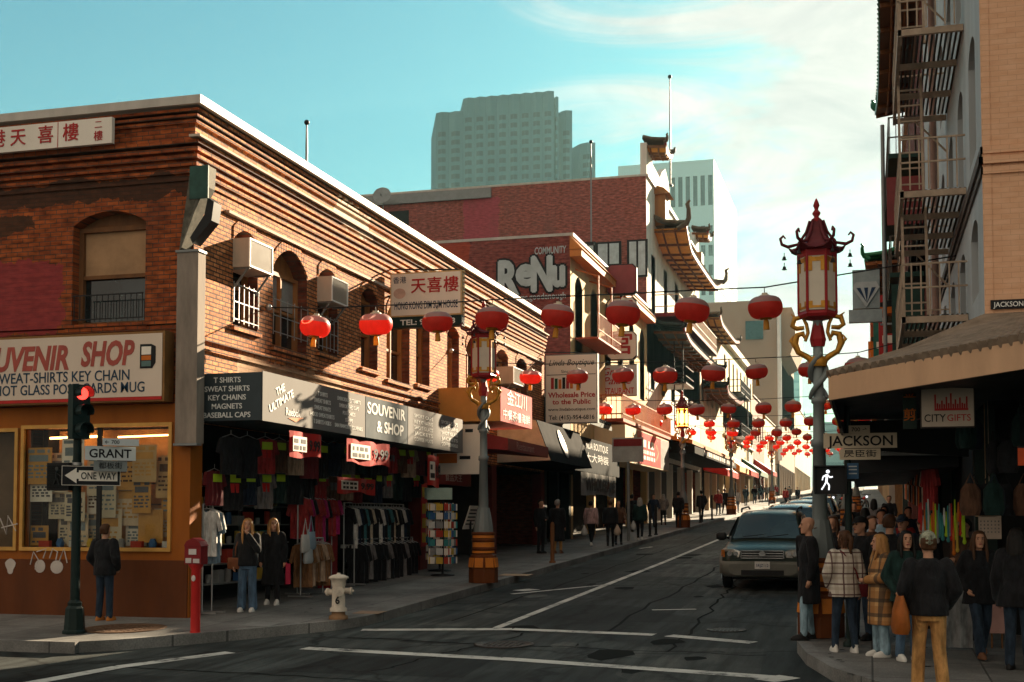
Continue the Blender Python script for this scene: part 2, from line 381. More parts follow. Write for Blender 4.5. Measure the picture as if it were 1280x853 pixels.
UP = Vector((0, 0, 1))

# ------------------------------------------------------------------ walls with openings
def wall(mb, axis, c, a0, a1, z0, z1, ops=(), depth=.25, inward=-1, m=0, mr=None):
    """sheet on plane axis=c spanning a0..a1, z0..z1; ops (b0,b1,zb,zt,rise) cut through with reveals going inward*depth"""
    mr = m if mr is None else mr
    P = (lambda a, z, d=0: (c+d, a, z)) if axis == 'x' else (lambda a, z, d=0: (a, c+d, z))
    D = inward*depth
    ops = sorted(ops)
    x = a0
    for (b0, b1, zb, zt, rise) in ops:
        if b0 > x: mb.poly([P(x, z0), P(b0, z0), P(b0, z1), P(x, z1)], m)
        if zb > z0: mb.poly([P(b0, z0), P(b1, z0), P(b1, zb), P(b0, zb)], m)
        n = 10 if rise else 1
        arc = [(b0+(b1-b0)*i/n, zt + (rise*math.sin(math.pi*i/n)**.8 if rise else 0)) for i in range(n+1)]
        for (p, q) in zip(arc, arc[1:]):
            mb.poly([P(*p), P(*q), P(q[0], z1), P(p[0], z1)], m)
            mb.poly([P(*p), P(*q), P(*q, D), P(*p, D)], mr)
        mb.poly([P(b0, zb), P(b0, zt), P(b0, zt, D), P(b0, zb, D)], mr)
        mb.poly([P(b1, zb), P(b1, zt), P(b1, zt, D), P(b1, zb, D)], mr)
        mb.poly([P(b0, zb), P(b1, zb), P(b1, zb, D), P(b0, zb, D)], mr)
        x = b1
    if x < a1: mb.poly([P(x, z0), P(a1, z0), P(a1, z1), P(x, z1)], m)
def window(parent, axis, c, op, mats, inward=-1, depth=.2, fw=.07, mull=1, trans=1, sill=None, blind_or_reflection=None):
    b0, b1, zb, zt, rise = op
    D = inward*depth; s = inward
    def bx(mb, a0, a1, z0, z1, d0, d1, m=0):
        if axis == 'x': mb.box(c+d0, c+d1, a0, a1, z0, z1, m)
        else: mb.box(a0, a1, c+d0, c+d1, z0, z1, m)
    fr = MB(); d0, d1 = D*.6, D
    top = zt + rise
    bx(fr, b0, b0+fw, zb, zt, d0, d1); bx(fr, b1-fw, b1, zb, zt, d0, d1); bx(fr, b0+fw, b1-fw, zb, zb+fw, d0, d1); bx(fr, b0+fw, b1-fw, zt-fw, zt, d0, d1)
    if rise: bx(fr, b0, b1, zt+.003, top+.05, D*.85, D*1.02)
    for i in range(1, mull):
        a = b0+(b1-b0)*i/mull; bx(fr, a-fw*.4, a+fw*.4, zb+fw, zt-fw, d0, d1*.97)
    for i in range(1, trans):
        z = zb+(zt-zb)*i/trans; bx(fr, b0+fw, b1-fw, z-fw*.4, z+fw*.4, d0*1.1, d1*.99)
    f = fr.build('window', mats[0], parent)
    p = MB(); bx(p, b0+.01, b1-.01, zb+.01, zt-.01, D*.9, D*.96)
    p.build('pane', mats[1], f)
    if blind_or_reflection:
        q = MB(); z = zb+(zt-zb)*(1-blind_or_reflection); bx(q, b0+fw, b1-fw, z, zt-fw, D*.84, D*.89); q.build('blind_or_reflection', mats[3] if len(mats) > 3 else mats[2], f)
    if sill:
        q = MB(); bx(q, b0-.08, b1+.08, zb-.1, zb-.003, -s*.07, D); q.build('sill', sill, f)
    return f
# ================================================================== materials used all over
ASPH = asphalt('asphalt', (.042, .049, .048)); SIDE = concrete('sidewalk_concrete', (.17, .165, .155)); KERB = concrete('kerb_granite', (.20, .195, .185), 1.8)
PAINT = worn_paint('road_paint', (.58, .58, .54), (.05, .055, .053))
WHITE = M('white_paint', (.78, .77, .73), .5, var=.15, streak=True); CREAM = M('cream_stucco', (.66, .52, .34), .8, var=.22, scale=1.2, bmp=.25, streak=True)
OFFW = M('white_stucco', (.68, .64, .57), .8, var=.25, scale=1.1, bmp=.2, streak=True)
GREYST = M('grey_stucco', (.42, .41, .39), .8, var=.2, scale=1.0, bmp=.25, streak=True)
CANV = M('black_canvas', (.016, .017, .018), .95, var=.3, scale=3, spec=.03)
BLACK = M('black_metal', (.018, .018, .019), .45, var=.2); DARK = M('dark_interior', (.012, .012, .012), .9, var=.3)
GREYM = M('grey_metal', (.22, .23, .23), .45, .3, var=.2); GALV = M('galvanised', (.42, .43, .43), .4, .7, var=.2)
WOODB = M('brown_wood', (.17, .075, .03), .65, var=.35, streak=True, scale=6); WOODO = M('orange_wood', (.34, .15, .05), .6, var=.3, streak=True, scale=5)
ORANGE = M('orange_plywood', (.34, .10, .012), .6, var=.28, scale=1.6, bmp=.15, streak=True); REDW = M('red_painted_wood', (.125, .036, .010), .6, var=.35, scale=1.8, streak=True, bmp=.2)
RED = M('red_paint', (.50, .025, .022), .4, var=.2); REDD = M('dark_red_paint', (.20, .016, .018), .45, var=.25); ORG = M('orange_paint', (.62, .16, .02), .5, var=.2)
SIGNW = M('sign_white', (.80, .73, .64), .5, var=.14, scale=.8, streak=True); TERRA = M('terracotta_tile', (.20, .12, .08), .75, var=.35, scale=4, bmp=.3)
GOLD = M('gold_paint', (.50, .24, .035), .35, .35, var=.35, scale=12); GLASS = glass(); BLUEL = M('sign_blue', (.02, .045, .10), .5, var=.1); REDL = M('sign_red', (.42, .03, .03), .5, var=.12)
BLKL = M('sign_black', (.012, .012, .014), .5, var=0); WHTL = M('lettering_white', (.75, .75, .72), .5, var=.1); TEALG = M('green_glaze', (.015, .11, .06), .3, var=.3, scale=5)
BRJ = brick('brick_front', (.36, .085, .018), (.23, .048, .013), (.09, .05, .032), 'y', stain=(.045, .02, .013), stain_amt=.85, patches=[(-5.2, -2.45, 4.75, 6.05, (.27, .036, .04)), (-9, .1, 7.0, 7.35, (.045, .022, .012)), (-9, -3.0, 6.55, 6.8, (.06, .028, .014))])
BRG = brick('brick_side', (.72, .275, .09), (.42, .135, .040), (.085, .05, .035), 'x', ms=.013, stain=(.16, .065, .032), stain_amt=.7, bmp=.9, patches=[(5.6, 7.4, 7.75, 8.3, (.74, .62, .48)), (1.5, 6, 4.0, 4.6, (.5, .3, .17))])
COP = M('coping_metal', (.50, .46, .41), .5, var=.2, streak=True)

# ================================================================== ground
YS = [-30, 0, 14, 15.3, 15.6, 16.5, 17.4, 18.4, 19.2, 25, 40, 60, 80, 105, 140, 200, 300]
def strip(name, mat, x0f, x1f, ys, dz, kind='structure', side=None):
    mb = MB()
    for a, b in zip(ys, ys[1:]):
        mb.poly([(x0f(a), a, gz(a)+dz), (x1f(a), a, gz(a)+dz), (x1f(b), b, gz(b)+dz), (x0f(b), b, gz(b)+dz)])
        if side:
            f = x0f if side == 'l' else x1f
            mb.poly([(f(a), a, gz(a)+dz), (f(b), b, gz(b)+dz), (f(b), b, gz(b)-.1), (f(a), a, gz(a)-.1)])
    o = mb.build(name, mat); struct(o, kind); return o
gmat = asphalt('ground_far', (.06, .058, .055))
g = MB()
for a, b in zip([-120, 14, 300], [14, 300, 700]):
    za, zb = gz(a)-.05, gz(min(b, 300))-.05
    if a >= 300: za = zb = gz(300)-.05
    g.poly([(-380, a, za), (380, a, za), (380, b, zb), (-380, b, zb)])
struct(g.build('ground', gmat))
strip('road', ASPH, lambda y: -60 if y < 15 else -14, lambda y: 40 if y < 15 else 8, YS, 0)
def interp(pts):
    def f(y):
        if y <= pts[0][0]: return pts[0][1]
        for (a, p), (b, q) in zip(pts, pts[1:]):
            if y <= b: return p+(q-p)*(y-a)/(b-a)
        return pts[-1][1]
    return f
KL = interp([(15.3, -10.4), (15.6, -10.0), (16.5, -9.25), (17.4, -8.62), (18.4, -7.98), (19.2, -7.76), (20, -7.72)])
KR = interp([(13.2, 1.8), (13.45, .9), (14.05, .07), (15, -.44), (16.2, -.78), (17.3, -.95), (20, -1.1)])
YL = [15.3, 15.6, 16.05, 16.5, 17, 17.4, 17.9, 18.4, 18.8, 19.2, 20, 30, 45, 60, 80, 105, 140, 200, 300]
YR_ = [13.2, 13.45, 13.75, 14.05, 14.5, 15, 15.6, 16.2, 16.8, 17.3, 18.6, 20, 30, 45, 60, 80, 105, 140, 200, 300]
strip('sidewalk', SIDE, lambda y: -45, lambda y: KL(y)-.16, YL, .15)
strip('sidewalk', SIDE, lambda y: KR(y)+.16, lambda y: 30, YR_, .15)
strip('kerb', KERB, lambda y: KL(y)-.17, KL, YL, .153, side='r')
strip('kerb', KERB, KR, lambda y: KR(y)+.17, YR_, .153, side='l')
zk = gz(15.3)+.153; k = MB(); k.box(-45, -10.4, 15.2, 15.36, -.1, zk); k.box(1.7, 30, 13.12, 13.3, -.1, .153); struct(k.build('kerb', KERB))
# painted markings
def mark(pts, w, name='road_marking', mat=PAINT, dz=.006):
    mb = MB()
    for p, q in zip(pts, pts[1:]):
        d = (q-p); n = Vector((-d.y, d.x, 0)).normalized()*(w/2); c = max(1, int(d.length/3))
        for i in range(c):
            a, b = p+d*(i/c), p+d*((i+1)/c)
            mb.poly([Vector((v.x, v.y, gz(v.y)+dz)) for v in (a-n, b-n, b+n, a+n)])
    return struct(mb.build(name, mat))
mark([at_g(452, 788), at_g(640, 787), at_g(818, 794)], .26)
mark([at_g(836, 795), at_g(942, 804)], .26)
mark([at_g(380, 811), at_g(640, 825), at_g(988, 849)], .26, dz=.008)
mark([at_g(958, 847), at_g(985, 851)], .45)
mark([at_g(30, 856), at_g(150, 834), at_g(288, 816)], .24)
ln = [Vector((-5.62, 19.2, 0)), Vector((-5.5, 35, 0)), Vector((-5.5, 105, 0))]
mark(ln, .14, dz=.007)
mark([at_g(640, 743), at_g(762, 731)], .12); mark([at_g(648, 739), at_g(668, 737)], .35); mark([at_g(800, 686), at_g(815, 684)], .12); mark([at_g(815, 763), at_g(870, 762)], .1)
DASPH = asphalt('asphalt_patch', (.022, .026, .026)); LASPH = asphalt('asphalt_worn', (.068, .074, .070)); TAR = M('tar_seal', (.014, .016, .016), .95, var=.2, spec=.03)
def patch(pts, mat, dz, name='road_patch'):
    mb = MB(); mb.poly([(x, y, gz(y)+dz) for x, y in pts]); struct(mb.build(name, mat))
patch([(-5.2, 20.6), (-3.3, 20.4), (-3.2, 26.2), (-5.1, 26.4)], DASPH, .003); patch([(-7.5, 24), (-6.2, 24.1), (-6.1, 36), (-7.45, 36)], DASPH, .003); patch([(-5.0, 30), (-3.6, 30), (-3.6, 48), (-5.0, 48)], LASPH, .003)
patch([(-6.9, 14.3), (-4.6, 14.3), (-4.7, 15.9), (-6.8, 15.8)], DASPH, .003); patch([(-2.7, 14.2), (-1.2, 14.2), (-1.4, 17.6), (-2.6, 17.5)], LASPH, .003); patch([(-7.0, 19.4), (-5.9, 19.3), (-5.8, 21.8), (-6.9, 22)], LASPH, .003); patch([(-9.6, 12.2), (-8.0, 12.1), (-7.9, 13.6), (-9.5, 13.6)], DASPH, .003)
rc_ = random.Random(21)
for (x0, y0, x1, y1) in ((-7.4, 17.6, -1.4, 16.9), (-6.6, 20, -6.3, 60), (-3.9, 18.9, -3.7, 50), (-9, 14.3, -1, 13.2), (-2.6, 17, -2.9, 30), (-6.5, 27, -2.5, 28.2), (-7.4, 34, -2.6, 35.5), (-5.8, 14.5, -4.9, 19)):
    n = 26; pts = [Vector((x0+(x1-x0)*i/n+rc_.uniform(-.09, .09), y0+(y1-y0)*i/n+rc_.uniform(-.09, .09), 0)) for i in range(n+1)]; mark(pts, rc_.uniform(.03, .06), 'road_crack_seal', TAR, .0045)
for i in range(26):
    x, y = rc_.uniform(-7, -1.6), rc_.uniform(14.5, 40); r = rc_.uniform(.08, .35); patch([(x+r*math.cos(a)*rc_.uniform(.6, 1.2), y+r*1.6*math.sin(a)*rc_.uniform(.6, 1.2)) for a in [2*math.pi*k/9 for k in range(9)]], TAR if i % 3 else LASPH, .0035+.00003*i, 'road_stain')
for i in range(60):
    x, y = (rc_.uniform(-10.2, -8.2), rc_.uniform(19, 45)) if i % 2 else (rc_.uniform(-.5, 1.2), rc_.uniform(14.5, 20)); r = rc_.uniform(.02, .05); mb = MB(); mb.poly([(x+r*math.cos(a), y+r*math.sin(a), gz(y)+.1525) for a in [2*math.pi*k/7 for k in range(7)]]); struct(mb.build('sidewalk_stain', TAR))
def manhole(c, r, label, dz, mat):
    mb = MB(); mb.lathe([(r, 0), (r, .008), (r*.92, .012), (r*.9, .006), (r*.3, .007)], (0, 0, 0), 24)
    for i in range(-4, 5):
        for j in range(-4, 5):
            if i*i+j*j < 16: mb.box(i*r*.19-.02, i*r*.19+.02, j*r*.19-.02, j*r*.19+.02, .005, .012)
    o = mb.build('manhole_cover', mat); o.location = (c.x, c.y, gz(c.y)+dz); o.rotation_euler = (math.atan(SL) if c.y > Y0 else 0, 0, 0); tag(o, label, 'manhole cover')
IRON = M('cast_iron', (.05, .042, .036), .55, .5, var=.3, scale=9); IRONR = M('rusty_plate', (.13, .075, .045), .7, .2, var=.4, scale=6)
manhole(at_g(630, 806), .42, 'round iron manhole cover in the road between the two white crosswalk lines', .004, IRON)
manhole(at_g(908, 788), .3, 'small iron manhole cover in the road just behind the right end of the stop line', .004, IRON)
manhole(at_g(155, 786, .15), .62, 'large round rusty plate set in the sunlit corner sidewalk by the signal pole', .152, IRONR)
def plate(u, v, w, d, mat, label):
    c = at_g(u, v, .15); mb = MB(); mb.box(-w/2, w/2, -d/2, d/2, 0, .006); o = mb.build('utility_cover', mat); o.location = (c.x, c.y, gz(c.y)+.152); o.rotation_euler = (math.atan(SL), 0, 0); tag(o, label, 'utility cover')
plate(645, 719, .7, .5, M('pale_cover', (.42, .30, .2), .7), 'pale square utility cover in the sidewalk right of the near left lantern lamp')
plate(325, 781, .5, .5, M('grey_cover', (.24, .24, .23), .7), 'grey square utility cover in the sidewalk left of the white fire hydrant')
plate(462, 766, .45, .4, M('buff_cover', (.30, .21, .15), .7), 'buff utility cover in the sidewalk right of the white fire hydrant')

# ================================================================== corner brick building (left)
XF, YF = -10.5, 18.4
b1 = thing('brick_building', 'two storey corner brick building with arched windows and souvenir shop below', 'building', (XF, YF, gz(YF)))
zs = 3.42
opsG = [(19.73, 20.65, 5.2, 6.68, .22), (21.25, 22.73, 5.05, 6.5, .42), (23.25, 24.2, 5.2, 6.68, .22),
        (25.48, 26.45, 5.15, 6.68, .22), (26.99, 28.5, 5.05, 6.5, .42), (28.95, 29.94, 5.15, 6.68, .22),
        (31.3, 32.3, 5.15, 6.68, .22), (32.9, 34.4, 5.05, 6.5, .42), (35.8, 37.1, 5.15, 6.68, .22), (38.0, 39.3, 5.15, 6.68, .22)]
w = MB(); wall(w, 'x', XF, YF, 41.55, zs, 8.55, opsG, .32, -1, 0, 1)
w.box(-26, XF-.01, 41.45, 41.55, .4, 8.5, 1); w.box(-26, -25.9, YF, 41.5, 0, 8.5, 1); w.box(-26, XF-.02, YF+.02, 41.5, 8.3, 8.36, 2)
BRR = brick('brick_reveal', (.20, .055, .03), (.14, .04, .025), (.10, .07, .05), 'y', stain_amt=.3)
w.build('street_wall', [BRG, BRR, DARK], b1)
opsJ = [(-12.75, -11.38, 5.06, 6.74, .22), (-17.6, -16.2, 5.06, 6.74, .22)]
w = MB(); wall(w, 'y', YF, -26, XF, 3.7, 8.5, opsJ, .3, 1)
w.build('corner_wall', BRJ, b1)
# cornices: corbelled courses on both faces
c = MB()
for i in range(6):
    z = 7.36 + i*.115; p = .03+.022*i
    c.box(XF+.002, XF+p, YF+.002, 41.5, z, z+.062)
    c.box(-26, XF+p, YF-p, YF-.002, z, z+.062, 1)
c.box(XF+.002, XF+.2, YF-.2, 41.5, 8.02, 8.06, 2)
for i in range(3):
    z = 8.30+i*.085; p = .05+.035*i
    c.box(XF+.002, XF+p, YF+.002, 41.5, z, z+.05); c.box(-26, XF+p, YF-p, YF-.002, z, z+.05, 1)
# ledge over the arches, sill course
c.box(XF+.002, XF+.07, 19.45, 41.5, 7.07, 7.12, 2)
c.box(XF+.002, XF+.06, YF-.0, 41.5, 4.78, 4.83); c.box(XF+.002, XF+.05, YF, 41.5, 4.62, 4.66)
c.box(-26, XF, YF-.06, YF-.002, 4.93, 5.0, 1); c.box(-26, XF, YF-.09, YF-.002, 5.02, 5.07, 1)
for b0, b1_, zb, zt, rise in opsG:      # brick arch rings standing proud
    n = 14
    for i in range(n):
        a = i/n; b = (i+.86)/n
        def pt(t, o): return (XF+.0, b0-.02+(b1_-b0+.04)*t, zt+rise*max(0, math.sin(math.pi*t))**.8+o)
        A, B_ = pt(a, .01), pt(b, .01)
        c.prism([A, B_, (B_[0], B_[1], B_[2]+.2), (A[0], A[1], A[2]+.2)], (.022, 0, 0))
    c.box(XF+.002, XF+.07, b0-.06, b1_+.06, zb-.1, zb-.02)
c.build('cornice', [BRG, BRJ, M('ledge_stone', (.55, .45, .36), .8)], b1)
cp = MB(); cp.box(XF-.2, XF+.2, YF-.2, 41.6, 8.56, 8.70); cp.box(-26, XF-.2, YF-.2, YF+.2, 8.56, 8.70); cp.build('coping', COP, b1)
wm = [WOODO, GLASS, M('curtain', (.30, .29, .27), .9)]
for i, op in enumerate(opsG): window(b1, 'x', XF, op, wm, -1, .32, .07, 1 if op[4] < .3 else 2, 2, blind_or_reflection=.45 if i in (1,) else None)
for op in opsJ: window(b1, 'y', YF, op, [WOODB, GLASS, M('amber_reflection', (.40, .24, .13), .9)], 1, .3, .08, 1, 2, sill=BRJ, blind_or_reflection=.5)  # amber upper half is the sash reflection put into a coloured sheet
# window guard rails
gr = MB()
for z in (5.15, 5.55): gr.box(-12.72, -11.4, YF-.03, YF-.015, z, z+.02)
for i in range(13): x = -12.7+1.28*i/12; gr.box(x, x+.012, YF-.025, YF-.015, 5.15, 5.57)
gr.build('window_guard', BLACK, b1)
gr = MB()
for b0, bb, *_ in opsG[:3]:
    for z in (5.3, 5.6, 5.9): gr.box(XF+.01, XF+.025, b0, bb, z, z+.015)
    for i in range(6): y = b0+(bb-b0)*i/5; gr.box(XF+.01, XF+.025, y, y+.014, 5.25, 5.95)
gr.build('window_guard', GALV, b1)
# ground floor, Jackson side: painted plywood and two show windows
w = MB(); wall(w, 'y', YF-.05, -26, -10.5, .0, 3.72, [(-13.56, -10.86, 1.4, 3.36, 0), (-19.5, -13.74, 1.4, 3.32, 0)], .14, 1, 0, 0)
w.box(-26, -10.5, YF-.09, YF-.052, .05, 1.2, 1)
w.build('shop_front', [ORANGE, REDW], b1)
fr = MB()
for x0, x1, z0, z1 in ((-13.56, -10.86, 1.4, 3.36), (-19.5, -13.74, 1.4, 3.32)):
    y0, y1 = YF-.1, YF-.02
    fr.box(x0-.06, x0, y0, y1, z0-.06, z1+.06); fr.box(x1, x1+.06, y0, y1, z0-.06, z1+.06); fr.box(x0, x1, y0, y1, z0-.06, z0); fr.box(x0, x1, y0, y1, z1, z1+.06)
fr.box(-12.19, -12.11, YF-.06, YF-.02, 1.4, 3.36, 1)
sw = fr.build('show_window', [M('brass_frame', (.55, .30, .08), .4, .4), BLACK], b1)
gl, t, bs = base_mat('show_glass'); tr = t.nodes.new('ShaderNodeBsdfTransparent'); tr.inputs[0].default_value = (.9, .92, .9, 1); gs = t.nodes.new('ShaderNodeBsdfGlossy'); gs.inputs['Roughness'].default_value = .03
mxs = t.nodes.new('ShaderNodeMixShader'); lw = t.nodes.new('ShaderNodeLayerWeight'); lw.inputs[0].default_value = .25; sc2 = t.nodes.new('ShaderNodeMath'); sc2.operation = 'MULTIPLY'; sc2.inputs[1].default_value = .35; t.links.new(lw.outputs['Fresnel'], sc2.inputs[0]); t.links.new(sc2.outputs[0], mxs.inputs[0]); t.links.new(tr.outputs[0], mxs.inputs[1]); t.links.new(gs.outputs[0], mxs.inputs[2]); t.links.new(mxs.outputs[0], t.nodes['Material Output'].inputs[0])
p = MB(); p.box(-13.56, -12.2, YF-.036, YF-.03, 1.4, 3.36); p.box(-12.1, -10.86, YF-.036, YF-.03, 1.4, 3.36); p.box(-19.5, -13.74, YF-.036, YF-.03, 1.4, 3.32); p.build('pane', gl, sw)
# display niche and shop hall behind the openings
h = MB(); h.box(-13.62, -10.8, YF+.5, YF+.55, .2, 3.4); h.box(-13.62, -10.8, YF+.06, YF+.5, 1.3, 1.38, 1); h.box(-19.6, -13.7, YF+.3, YF+.34, .2, 3.4, 2)
h.build('display_niche', [M('niche_board', (.62, .36, .16), .8, var=.45, scale=3), WOODB, M('roll_shutter', (.16, .10, .06), .6)], b1)
m = MB(); m.tube([(-12.0, YF+.25, 3.22), (-11.0, YF+.25, 3.24)], .014, 8); tl_, t_, bs_ = base_mat('warm_tube_lamp'); bs_.inputs['Emission Color'].default_value = (1, .42, .12, 1); bs_.inputs['Emission Strength'].default_value = 3.2; m.build('tube_lamp', tl_, b1)
m = MB(); m.tube([(-13.4, YF+.25, 3.22), (-12.4, YF+.25, 3.24)], .02, 8); m.build('tube_lamp', tl_, b1)
# open shop along Grant: ceiling, back wall, piers
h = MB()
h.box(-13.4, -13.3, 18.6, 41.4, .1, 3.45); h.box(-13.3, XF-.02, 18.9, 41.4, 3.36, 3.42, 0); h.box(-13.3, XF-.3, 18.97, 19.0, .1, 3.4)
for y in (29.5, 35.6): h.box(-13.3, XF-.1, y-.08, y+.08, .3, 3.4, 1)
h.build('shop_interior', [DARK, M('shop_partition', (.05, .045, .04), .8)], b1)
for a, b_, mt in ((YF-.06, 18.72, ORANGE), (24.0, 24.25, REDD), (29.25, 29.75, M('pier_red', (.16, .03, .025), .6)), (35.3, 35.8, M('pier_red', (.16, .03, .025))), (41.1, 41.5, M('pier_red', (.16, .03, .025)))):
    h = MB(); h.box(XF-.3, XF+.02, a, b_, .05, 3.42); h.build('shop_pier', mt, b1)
# corner sign post: grey boxed pilaster and the torn green bracket above
o = thing('corner_pilaster', 'tall grey boarded box fixed down the corner edge of the brick building', 'sign post', (-10.45, 18.3, 3.0))
m = MB(); m.box(-10.66, -10.28, YF-.24, YF-.002, 3.07, 6.13); m.build('casing', M('grey_boards', (.27, .22, .18), .8, var=.35, streak=True, scale=5), o)
m = MB(); m.box(-10.68, -10.26, YF-.26, YF-.1, 3.03, 3.066); m.box(-10.68, -10.26, YF-.26, YF, 6.133, 6.17); m.build('end_cap', GREYM, o)
o = thing('broken_sign_bracket', 'weathered green sheet metal stub of an old sign on the upper brick corner', 'bracket', (-10.3, 18.4, 6.2))
m = MB(); m.prism([(-10.72, YF-.08, 6.2), (-10.55, YF-.3, 6.2), (-10.3, YF-.34, 6.75), (-10.1, YF-.34, 7.15), (-10.1, YF-.3, 7.5), (-10.4, YF-.3, 7.5), (-10.5, YF-.08, 7.0)], (0, .28, 0)); m.build('shell', M('torn_zinc', (.16, .15, .12), .8, .2, var=.5, scale=8, bmp=.5), o)
m = MB(); m.box(-10.38, -10.05, YF-.37, YF-.343, 6.95, 7.48); m.build('face_plate', M('verdigris', (.035, .085, .07), .6, var=.4, scale=5), o)
m = MB(); m.prism([(-10.09, YF-.3, 6.98), (-9.98, YF-.3, 6.9), (-10.02, YF-.3, 6.6), (-10.35, YF-.3, 6.25), (-10.4, YF-.3, 6.35), (-10.15, YF-.3, 6.7)], (0, .25, 0)); m.build('under_frame', BLACK, o)
# antennas, roof pipes
def antenna(u, v0, v1, X, label, r=.03):
    a, b = at_x(u, v0, X), at_x(u, v1, X); o = thing('roof_mast', label, 'mast', (X, a.y, a.z))
    m = MB(); m.tube([(X, a.y, a.z), (X, a.y, (a.z+b.z)/2), (X, a.y, b.z)], [r, r, r*.6], 6); m.build('pole', GREYM, o)
    m = MB(); m.ball((X, a.y, b.z), r*2.2); m.box(X-.15, X+.15, a.y-.15, a.y+.15, a.z-.05, a.z+.06); m.build('fitting', BLACK, o)
antenna(383, 212, 153, -10.9, 'thin steel pipe mast rising from the corner brick building parapet', .025)
antenna(739, 305, 178, -12.5, 'slim flagpole in front of the tall brick side wall', .04)
antenna(838, 232, 98, -12.5, 'tall dark flagpole rising beside the white tower', .06)

# air conditioners
def ac(u0, v0, u1, v1, label, X=-10.2, guard=False):
    p, q = at_x(u0, v0, X), at_x(u1, v1, X); y0, y1, z1, z0 = p.y, q.y, p.z, p.z-.50
    o = thing('air_conditioner', label, 'air conditioner', (XF, (y0+y1)/2, z0), group='window air conditioners on the corner brick building')
    m = MB(); m.box(XF-.2, X, y0, y1, z0, z1); m.build('casing', M('ac_beige', (.48, .41, .34), .5, var=.2, streak=True), o)
    m = MB()
    for a in (y0, y1-.03): m.box(X, X+.025, a, a+.03, z0, z1)
    for a in (z0, z1-.03): m.box(X, X+.024, y0+.03, y1-.03, a, a+.03)
    m.build('rim', WHITE, o)
    m = MB(); m.box(X, X+.004, y0+.03, y1-.03, z0+.03, z1-.03)
    for i in range(1, 22): a = y0+.03+(y1-y0-.06)*i/22; m.box(X+.004, X+.014, a-.006, a+.006, z0+.03, z1-.03)
    m.build('grille', M('ac_grille', (.36, .32, .27), .55, var=.1), o)
    m = MB()
    for a in (y0+.05, y1-.05): m.bar((XF, a, z0-.35), (X-.05, a, z0-.03), .03); m.box(XF, X, a-.02, a+.02, z0-.03, z0-.002)
    m.build('bracket', GREYM, o)
ac(311, 297, 340, 309, 'beige air conditioner in the first arched window from the brick corner')
ac(414, 345, 434, 352, 'beige air conditioner in the third arched window from the brick corner')
ac(641, 458, 654, 464, 'dark caged air conditioner above the salmon shop sign', -10.1)
RX, RY, RNY = Vector((1, 0, 0)), Vector((0, 1, 0)), Vector((0, -1, 0))
# ================================================================== signs on the corner brick building
o = thing('shop_sign', 'long white SOUVENIR SHOP box sign over the corner show windows', 'sign', (-13, YF-.05, 3.75))
m = MB(); m.box(-17.5, -10.80, YF-.34, YF-.06, 3.74, 4.87); m.build('cabinet', M('sign_case_bronze', (.24, .12, .04), .5, .2, var=.3), o)
m = MB(); m.box(-17.46, -10.84, YF-.352, YF-.342, 3.82, 4.83); m.build('panel', M('sign_cream', (.66, .54, .44), .45, var=.12, scale=.7, streak=True), o)
m = MB(); m.box(-17.46, -10.84, YF-.358, YF-.343, 3.765, 3.815); m.build('red_stripe', RED, o)
m = MB(); y = YF-.353
qx = lambda u: at_y(u, 460, y).x
text_mb(m, 'SHOP', ((qx(101)+qx(168))/2, y, 4.54), RX, UP, .38, qx(168)-qx(101), .035, shear=.2); text_mb(m, 'SOUVENIR', (qx(86), y, 4.50), RX, UP, .38, 1.95, .035, shear=.2, align='R')
m.build('lettering', M('faded_red', (.40, .085, .065), .6, var=.2), o)
m = MB(); text_mb(m, 'T-SHIRTS SWEAT-SHIRTS KEY CHAIN', (qx(162), y, 4.18), RX, UP, .17, 3.45, .008, align='R', thick=.005)
text_mb(m, 'SUGAR SHOT GLASS POST CARDS MUG', (qx(181), y, 3.98), RX, UP, .165, 3.6, .008, align='R', thick=.005); m.build('lettering', M('navy_paint', (.02, .05, .09), .5), o)
cq = qx(175); m = MB(); m.prism([(cq, y, 4.27), (cq+.22, y, 4.27), (cq+.28, y, 4.36), (cq+.28, y, 4.62), (cq+.2, y, 4.66), (cq, y, 4.66)], (0, -.006, 0)); m.box(cq+.03, cq+.2, y-.012, y-.006, 4.49, 4.62, 1); m.box(cq+.03, cq+.2, y-.012, y-.006, 4.40, 4.475, 2); m.box(cq+.03, cq+.2, y-.012, y-.006, 4.30, 4.39, 3)
m.build('cable_car_drawing', [BLKL, SIGNW, ORG, M('drawing_teal', (.12, .2, .19))], o)
o = thing('restaurant_sign', 'long white board with red Chinese characters high under the brick parapet', 'sign', (-13, YF, 8.0))
m = MB(); m.box(-17.5, -11.85, YF-.30, YF-.22, 8.0, 8.43); m.build('panel', SIGNW, o)
m = MB(); y = YF-.302
for ch, x in (('港', -14.03), ('天', -13.63), ('喜', -13.1), ('樓', -12.62)): text_mb(m, ch, (x, y, 8.21), RX, UP, .27, None, .015)
text_mb(m, '二', (-12.1, y, 8.31), RX, UP, .13); text_mb(m, '樓', (-12.1, y, 8.12), RX, UP, .15, None, .006); m.box(-12.87, -12.86, y-.004, y, 8.0, 8.43)
m.build('lettering', REDL, o)

